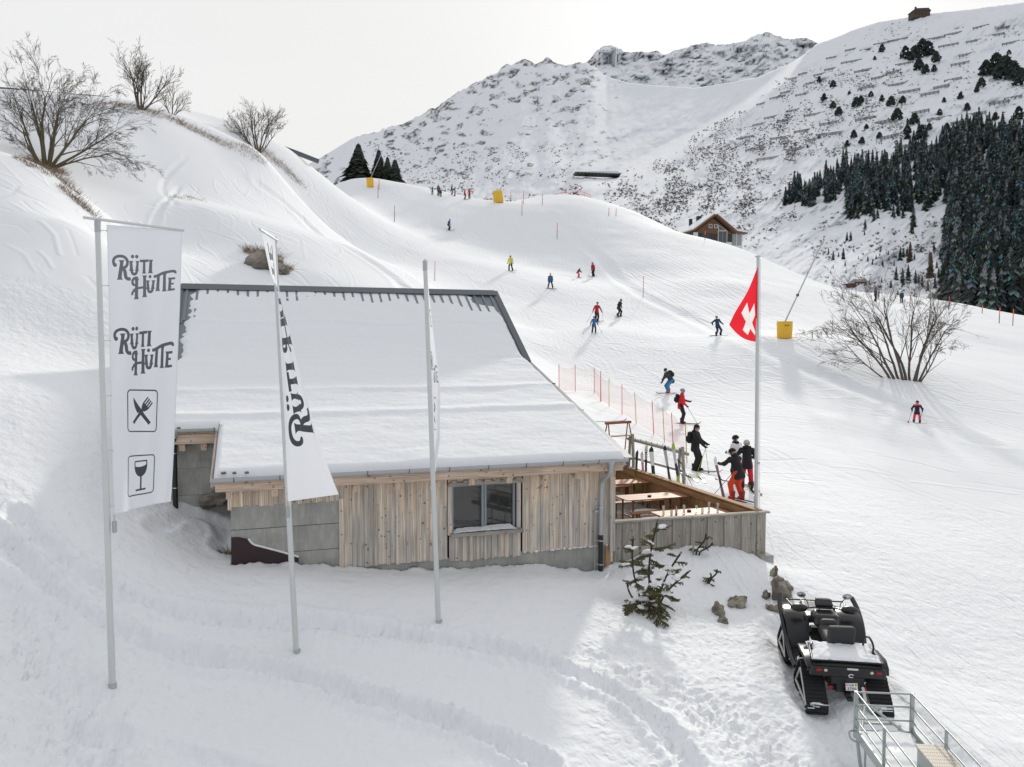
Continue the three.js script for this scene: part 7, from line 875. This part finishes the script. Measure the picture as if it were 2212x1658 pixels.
  const rows = []; for (const [x, y, w] of [[1665, 345, 70], [1725, 325, 60], [1760, 305, 46], [1632, 325, 50], [1610, 300, 44], [1690, 300, 60], [1740, 285, 56], [1800, 292, 70], [1645, 270, 44], [1668, 255, 40], [1700, 262, 50], [1720, 240, 46], [1760, 250, 54], [1790, 270, 44], [1650, 225, 36], [1680, 212, 40], [1705, 200, 44], [1740, 205, 50], [1760, 180, 44], [1775, 162, 40], [1800, 150, 44], [1742, 160, 40], [1720, 170, 38], [1805, 125, 46], [1840, 135, 52], [1865, 155, 44], [1880, 108, 50], [1845, 108, 44], [1910, 95, 52], [1940, 88, 50], [1955, 140, 46], [1900, 170, 40], [1880, 190, 46], [1925, 160, 40], [1940, 185, 48], [1965, 200, 54], [2010, 205, 46], [2035, 190, 40], [2060, 175, 44], [2075, 140, 46], [2090, 120, 40], [2050, 100, 50], [2020, 85, 52], [2060, 75, 44], [2110, 90, 50], [2150, 78, 48], [2180, 60, 54], [2120, 60, 40], [2185, 95, 44], [2030, 260, 60], [2075, 268, 46], [2110, 250, 50], [1920, 300, 40], [1960, 320, 60], [1925, 352, 56], [1910, 375, 44], [1950, 390, 50], [2020, 320, 50], [1990, 245, 44], [1870, 260, 50], [1905, 268, 44], [2160, 225, 50], [2190, 215, 44]]) rows.push([x, y, w]);
  for (const [px, py, w] of rows) { if (inside(wood, px, py) && py > 290) continue; const a = onMountain(px - w / 2, py + 5), b = onMountain(px + w / 2, py - 5), p = onMountain(px, py), L = Math.min(60, Math.hypot(b[0] - a[0], b[2] - a[2])), t = thing('avalanche_barrier', 'dark snow barrier row across the high right slope', 'avalanche barrier', p, 0, 'avalanche barriers'), Lx = w * -p[2] / FOC; t.rotation.set(0, -0.1, Math.atan2(10, w) * 0.8, 'YXZ'); mesh('rails', barG, barM, t).scale.set(Lx * 0.85, 10, 10); for (let k = -2; k <= 2; k++) { const q = mesh('post', postG, barM, t); q.position.x = k * Lx * 0.19; q.scale.set(22, 11, 22); } }
  // buildings on the mountain
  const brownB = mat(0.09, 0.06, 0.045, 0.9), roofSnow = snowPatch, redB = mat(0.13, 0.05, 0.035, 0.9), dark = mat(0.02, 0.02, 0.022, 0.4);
  { const p = onMountain(1984, 38), k = -p[2] / FOC, b = thing('summit_station', 'small brown summit building on the skyline at upper right', 'building', [p[0], p[1] - 4 * k, p[2]]); mesh('wall', bx(36 * k, 14 * k, 20 * k, [2 * k, 7 * k, 0]), brownB, b); mesh('wall', bx(20 * k, 20 * k, 16 * k, [8 * k, 10 * k, -6 * k]), mat(0.2, 0.18, 0.16, 0.9), b); mesh('roof', prism([[-20 * k, 0], [20 * k, 0], [14 * k, 6 * k], [-12 * k, 5 * k]], 22 * k, new THREE.Matrix4().setPosition(2 * k, 14 * k, -11 * k)), brownB, b); for (let q = 0; q < 4; q++) mesh('window', bx(3 * k, 3 * k, 0.5 * k, [(-10 + q * 7) * k, 8 * k, 10.1 * k]), dark, b); mesh('chimney', bx(3 * k, 8 * k, 3 * k, [-6 * k, 22 * k, 0]), brownB, b); }
  { const p = onMountain(1287, 384), k = -p[2] / FOC, g = thing('avalanche_gallery', 'dark railway gallery opening under a snow roof on the mountainside', 'gallery', [p[0], p[1], p[2] + 8]); mesh('opening', bx(94 * k, 3 * k, 8, [0, 0, 0], [0, 0.1, -0.02]), dark, g); mesh('roof_slab', bx(98 * k, 1 * k, 10, [0, 2 * k, 0], [0, 0.1, -0.02]), concrete, g); for (let q = -6; q <= 6; q++) mesh('pillar', bx(0.6 * k, 3 * k, 0.6, [q * 7.4 * k, 0, 4.6 - q * 0.5]), concrete, g); mesh('roof_snow', prism([[-50 * k, 0], [50 * k, 0], [40 * k, 5 * k], [-20 * k, 3.5 * k]], 9, new THREE.Matrix4().setPosition(0, 2.5 * k, -6)), snowPatch, g); }  // opening is a solid box, painted near-black for the shade inside
  { const p = onMountain(1847, 620), k = -p[2] / FOC, b = thing('cabin', 'low red brown wooden cabin in the valley behind the slope', 'cabin', p, -0.15); mesh('wall', bx(30 * k, 12 * k, 16 * k, [7 * k, 4 * k, 0]), redB, b); mesh('wall', bx(20 * k, 9 * k, 12 * k, [-14 * k, 2 * k, 2 * k]), redB, b); mesh('roof', prism([[-17 * k, 0], [17 * k, 0], [12 * k, 5 * k], [-12 * k, 6 * k]], 18 * k, new THREE.Matrix4().setPosition(7 * k, 10 * k, -9 * k)), mat(0.35, 0.34, 0.33, 0.9), b); mesh('roof', bx(22 * k, 1.4 * k, 14 * k, [-14 * k, 7.4 * k, 2 * k], [0, 0, 0.1]), snowPatch, b); for (const q of [2, 9, 15]) mesh('window', bx(3 * k, 3 * k, 0.4 * k, [q * k, 5 * k, 8.1 * k]), mat(0.5, 0.5, 0.48, 0.4), b); }
}
// ---------- chalet behind the slope ----------
{
  const d = 146, k = d / FOC, p = at(1540, 540, d), c = thing('chalet', 'dark timber chalet with snowy roof peeking over the slope', 'house', [p[0], p[1] - 0.6, p[2]], 0.22), P = (n, g, m, q = c) => mesh(n, g, m, q), W = 3.9, E = 3.6, A = 6.4, X = [18, 9];
  const darkWood = mat(0.07, 0.06, 0.055, 0.9), warmWood = mat(0.16, 0.085, 0.045, 0.85), white = mat(0.7, 0.7, 0.68, 0.8), gl = mat(0.08, 0.09, 0.1, 0.15);
  P('base_wall', bx(7.6, 2.4, 7, [0, 0.9, -3.5]), white); P('wall', prism([[-W, 2.1], [W, 2.1], [W, E], [0, A], [-W, E]], 7, new THREE.Matrix4().setPosition(0, 0, -7)), darkWood); for (let q = 0; q < 12; q++) P('wall_board', bx(7.8, 0.02, 0.05, [0, 2.25 + q * 0.14, 0.01]), darkWood); P('gable_panel', prism([[-W, E], [W, E], [0, A]], 0.06, new THREE.Matrix4().setPosition(0, 0, 0.0)), warmWood);
  for (const s of [-1, 1]) { const a = Math.atan2(A - E, W), L = 5.2; P('roof', bx(L, 0.2, 9, [s * (W - 1.62), (A + E) / 2 + 0.42, -3.4], [0, 0, -s * a]), warmWood); P('roof_snow', bx(L - 0.1, 0.34, 9.0, [s * (W - 1.58), (A + E) / 2 + 0.68, -3.44], [0, 0, -s * a], 'x', 0.1), snowPatch); P('barge_board', bx(L + 0.05, 0.34, 0.08, [s * (W - 1.62), (A + E) / 2 + 0.36, 1.12], [0, 0, -s * a]), warmWood); }
  for (const [x, y, w, h] of [[-0.55, 4.95, 0.55, 0.55], [0.55, 4.95, 0.55, 0.55], [1.9, 3.0, 1.7, 2.1]]) { const wd = P('window', bx(w + 0.16, h + 0.16, 0.08, [x, y, 0.06]), white); P('pane', bx(w / 2 - 0.05, h, 0.03, [x - w / 4, y, 0.11]), gl, wd); P('pane', bx(w / 2 - 0.05, h, 0.03, [x + w / 4, y, 0.11]), gl, wd); }
  { const wd = P('window', prism([[1.0, 4.2], [2.8, 4.2], [1.0, 5.2]], 0.08, new THREE.Matrix4().setPosition(0, 0, 0.03)), white); P('pane', prism([[1.12, 4.28], [2.5, 4.28], [1.12, 5.05]], 0.03, new THREE.Matrix4().setPosition(0, 0, 0.1)), gl, wd); }
  P('shutter', bx(1.7, 1.1, 0.08, [-1.5, 3.1, 0.06]), mat(0.06, 0.06, 0.07, 0.8)); P('window_sill', bx(2.0, 0.12, 0.25, [-1.5, 2.45, 0.12]), snowPatch); P('wall', bx(0.9, 1.6, 0.1, [-3.5, 2.9, 0.05]), white);
  const wg = P('glass_porch', [bx(2.6, 0.15, 3, [5.1, 1.6, -2.2]), bx(0.12, 2.3, 0.12, [6.3, 2.7, -0.8]), bx(0.12, 2.3, 0.12, [4.0, 2.7, -0.8]), bx(0.12, 2.3, 0.12, [5.2, 2.7, -0.8])], white); for (const x of [4.6, 5.75]) P('pane', bx(1.05, 2.1, 0.04, [x, 2.7, -0.8]), mat(0.3, 0.33, 0.34, 0.1), wg); P('porch_roof', bx(3.6, 0.2, 4.4, [5.3, 4.1, -2.2], [0, 0, -0.12]), warmWood); P('roof_snow', bx(3.5, 0.3, 4.3, [5.3, 4.33, -2.2], [0, 0, -0.12], 'x', 0.08), snowPatch); P('base_wall', bx(2.6, 2, 3, [5.1, 0.6, -2.2]), white);
  P('chimney', bx(0.5, 1.6, 0.5, [-2.6, 6.0, -4]), dark2()); P('chimney', bx(0.8, 1.3, 0.7, [-1.2, 6.6, -3.4]), dark2()); function dark2() { return mat(0.03, 0.03, 0.032, 0.8); }
}
// ---------- snow lances, markers, tape, hilltop parapet ----------
{
  const yellow = mat(0.85, 0.5, 0.04, 0.6), orange = mat(0.85, 0.16, 0.04, 0.5), blue = mat(0.05, 0.06, 0.09, 0.5);
  const lance = (label, bpx, bpy, d, w, h, tpx, tpy, tilt) => { const f = stand(bpx, bpy, d), D = -f[2], t = at(tpx, tpy, D - 1.5), o = thing('snow_lance', label, 'snow lance', f, 0, 'snow making lances'); const g = lathe([[0.001, 0], [w * 0.94, 0], [w, h * 0.5], [w * 1.02, h], [w * 0.9, h], [0.001, h * 0.98]], 14); g.scale(1, 1, 0.8); g.rotateZ(tilt); g.translate(0, -0.05, 0); mesh('padded_base', g, yellow, o); if (D < 80) { mesh('base_label', new THREE.PlaneGeometry(0.34, 0.1).applyMatrix4(M4([0, h * 0.72, w * 0.83])), new THREE.MeshStandardMaterial({ map: canvasTex(128, 32, (c) => { c.fillStyle = '#cf9a1e'; c.fillRect(0, 0, 128, 32); c.fillStyle = '#333'; c.font = 'bold 22px sans-serif'; c.fillText('DEMACLENKO', 2, 24, 124); }), roughness: 0.6 }), o); } mesh('lance_tube', rod([0, h * 0.9, 0], [t[0] - f[0], t[1] - f[1], t[2] - f[2]], 0.055, 0.04, 8), zinc, o); const m = V(t[0] - f[0], t[1] - f[1], t[2] - f[2]); mesh('nozzle_head', ball(0.09, m.toArray(), [1, 1.4, 1], 8, 6), zinc, o); mesh('joint', ball(0.12, [m.x * 0.35, lerp(h * 0.9, m.y, 0.35), m.z * 0.35], [1, 1, 1], 8, 6), darkMetal, o); };
  lance('yellow padded snow lance right of the red flag', 1695, 730, 58, 0.56, 1.24, 1777, 524, 0); lance('yellow padded snow lance at the crest, tilted', 1078, 438, 148, 0.85, 2.0, 1108, 352, 0.15); lance('yellow padded snow lance beside the crest firs', 800, 404, 140, 0.6, 1.5, 822, 336, 0.05);
  let n = 0; const mk = [[1632, 981, 1630, 1054], [2093, 837, 2089, 896], [2284, 780, 2283, 811], [2311, 796, 2310, 811], [2416, 1032, 2412, 1111], [1421, 669, 1421, 712], [1418, 694, 1417, 744], [1479, 773, 1479, 833], [1810, 692, 1810, 735], [1839, 708, 1839, 744], [1850, 715, 1851, 757], [1915, 721, 1915, 757], [1964, 716, 1963, 766], [2033, 728, 2034, 769], [1958, 753, 1957, 808], [2646, 867, 2644, 900], [3560, 1113, 3559, 1160], [3748, 1155, 3748, 1213], [3800, 1160, 3799, 1222], [3043, 986, 3041, 1034], [3413, 1107, 3413, 1149], [3488, 1143, 3488, 1170], [3293, 1096, 3293, 1125], [3684, 1145, 3684, 1176]];
  const words = ['left of the crest firs', 'near the crest', 'on the open slope', 'at the right edge'];
  for (const [x0, y0, x1, y1] of mk) { const px = x1 / 1.736, py = y1 / 1.736, f = hit(px, py), D = -f[2], hh = (y1 - y0) / 1.736 * D / FOC, h = clamp(hh, 1.2, 2.6), o = thing('piste_marker', 'thin orange topped piste marker pole standing in the snow', 'marker pole', f, 0, 'piste marker poles'), r = D > 90 ? 0.045 : 0.028; mesh('pole', rod([0, -0.2, 0], [0.02, h * 0.55, 0], r, r, 6), blue, o); mesh('orange_top', rod([0.02, h * 0.55, 0], [0.04, h, 0], r * 1.15, r * 1.15, 6), orange, o); n++; }
  const tp = [[1186, 424], [1200, 420], [1216, 416], [1232, 417], [1246, 414], [1262, 416], [1276, 422]], tape = thing('orange_tape', 'orange barrier tape strung between stakes at the crest', 'barrier tape', [0, 0, 0]), q = tp.map(([x, y]) => at(x, y, 156)); mesh('tape', tube(q, 0.04, 4, 40), orange, tape); mesh('tape', tube(q.map((p) => [p[0], p[1] - 0.5, p[2]]), 0.035, 4, 40), orange, tape); for (const p of q) mesh('stake', rod([p[0], p[1] + 0.2, p[2]], [p[0], groundY(p[0], p[2]) - 0.5, p[2]], 0.03, 0.03, 5), orange, tape);
  const st = mesh('wooden_stake', rod([0, -0.1, 0], [0.02, 0.45, 0], 0.04, 0.04, 6), greyWood[0]); st.position.set(...hit(2500 / 1.736 + 902 / 1.651 / 1.736, (780 + 805 / 1.651) / 1.736)); tag(st, 'short brown stake right of the yellow snow lance', 'stake');
  // grey parapet along the hilltop, two stretches
  const wall = (label, pts, th) => { const o = thing('parapet', label, 'parapet', [0, 0, 0], 0, 'parapets on the hilltop'); for (let i = 0; i < pts.length - 1; i++) { const a = pts[i], b = pts[i + 1], L = Math.hypot(a[0] - b[0], a[1] - b[1], a[2] - b[2]), m = new THREE.Matrix4().lookAt(V(...a), V(...b), V(0, 1, 0)); const g = bx(0.4, th, L, [0, 0, 0], null, 'z'); g.applyMatrix4(m.setPosition((a[0] + b[0]) / 2, (a[1] + b[1]) / 2 - th / 2, (a[2] + b[2]) / 2)); mesh('parapet_segment', g, darkMetal, o); } };
  wall('dark grey parapet along the hilltop behind the large bare tree', [[-60, 184], [0, 189], [60, 194], [130, 202], [190, 210], [236, 217]].map(([x, y]) => { const p = at(x, y, 90); return [p[0], Math.max(p[1], groundY(p[0], p[2]) + 0.3), p[2]]; }), 0.9);
  wall('thin dark parapet running down the ridge behind the rounded tree', [[470, 268], [520, 280], [575, 300], [610, 315], [650, 330], [688, 345]].map(([x, y], i) => at(x, y, 97 + i)), 0.5);
}
ordinalLabels('piste marker poles', 'thin orange topped piste marker pole, # from the left in the picture');
ordinalLabels('larches by the wood', 'brown leafless larch at the foot of the wood, # from the left');
ordinalLabels('free standing spruces', 'small spruce standing free below the wood, # from the left');
ordinalLabels('pines among the barriers', 'dark rounded pine among the avalanche barriers, # from the left');
ordinalLabels('avalanche barriers', 'dark avalanche barrier row on the high right slope, # from the left');
renderer.render(scene, camera);
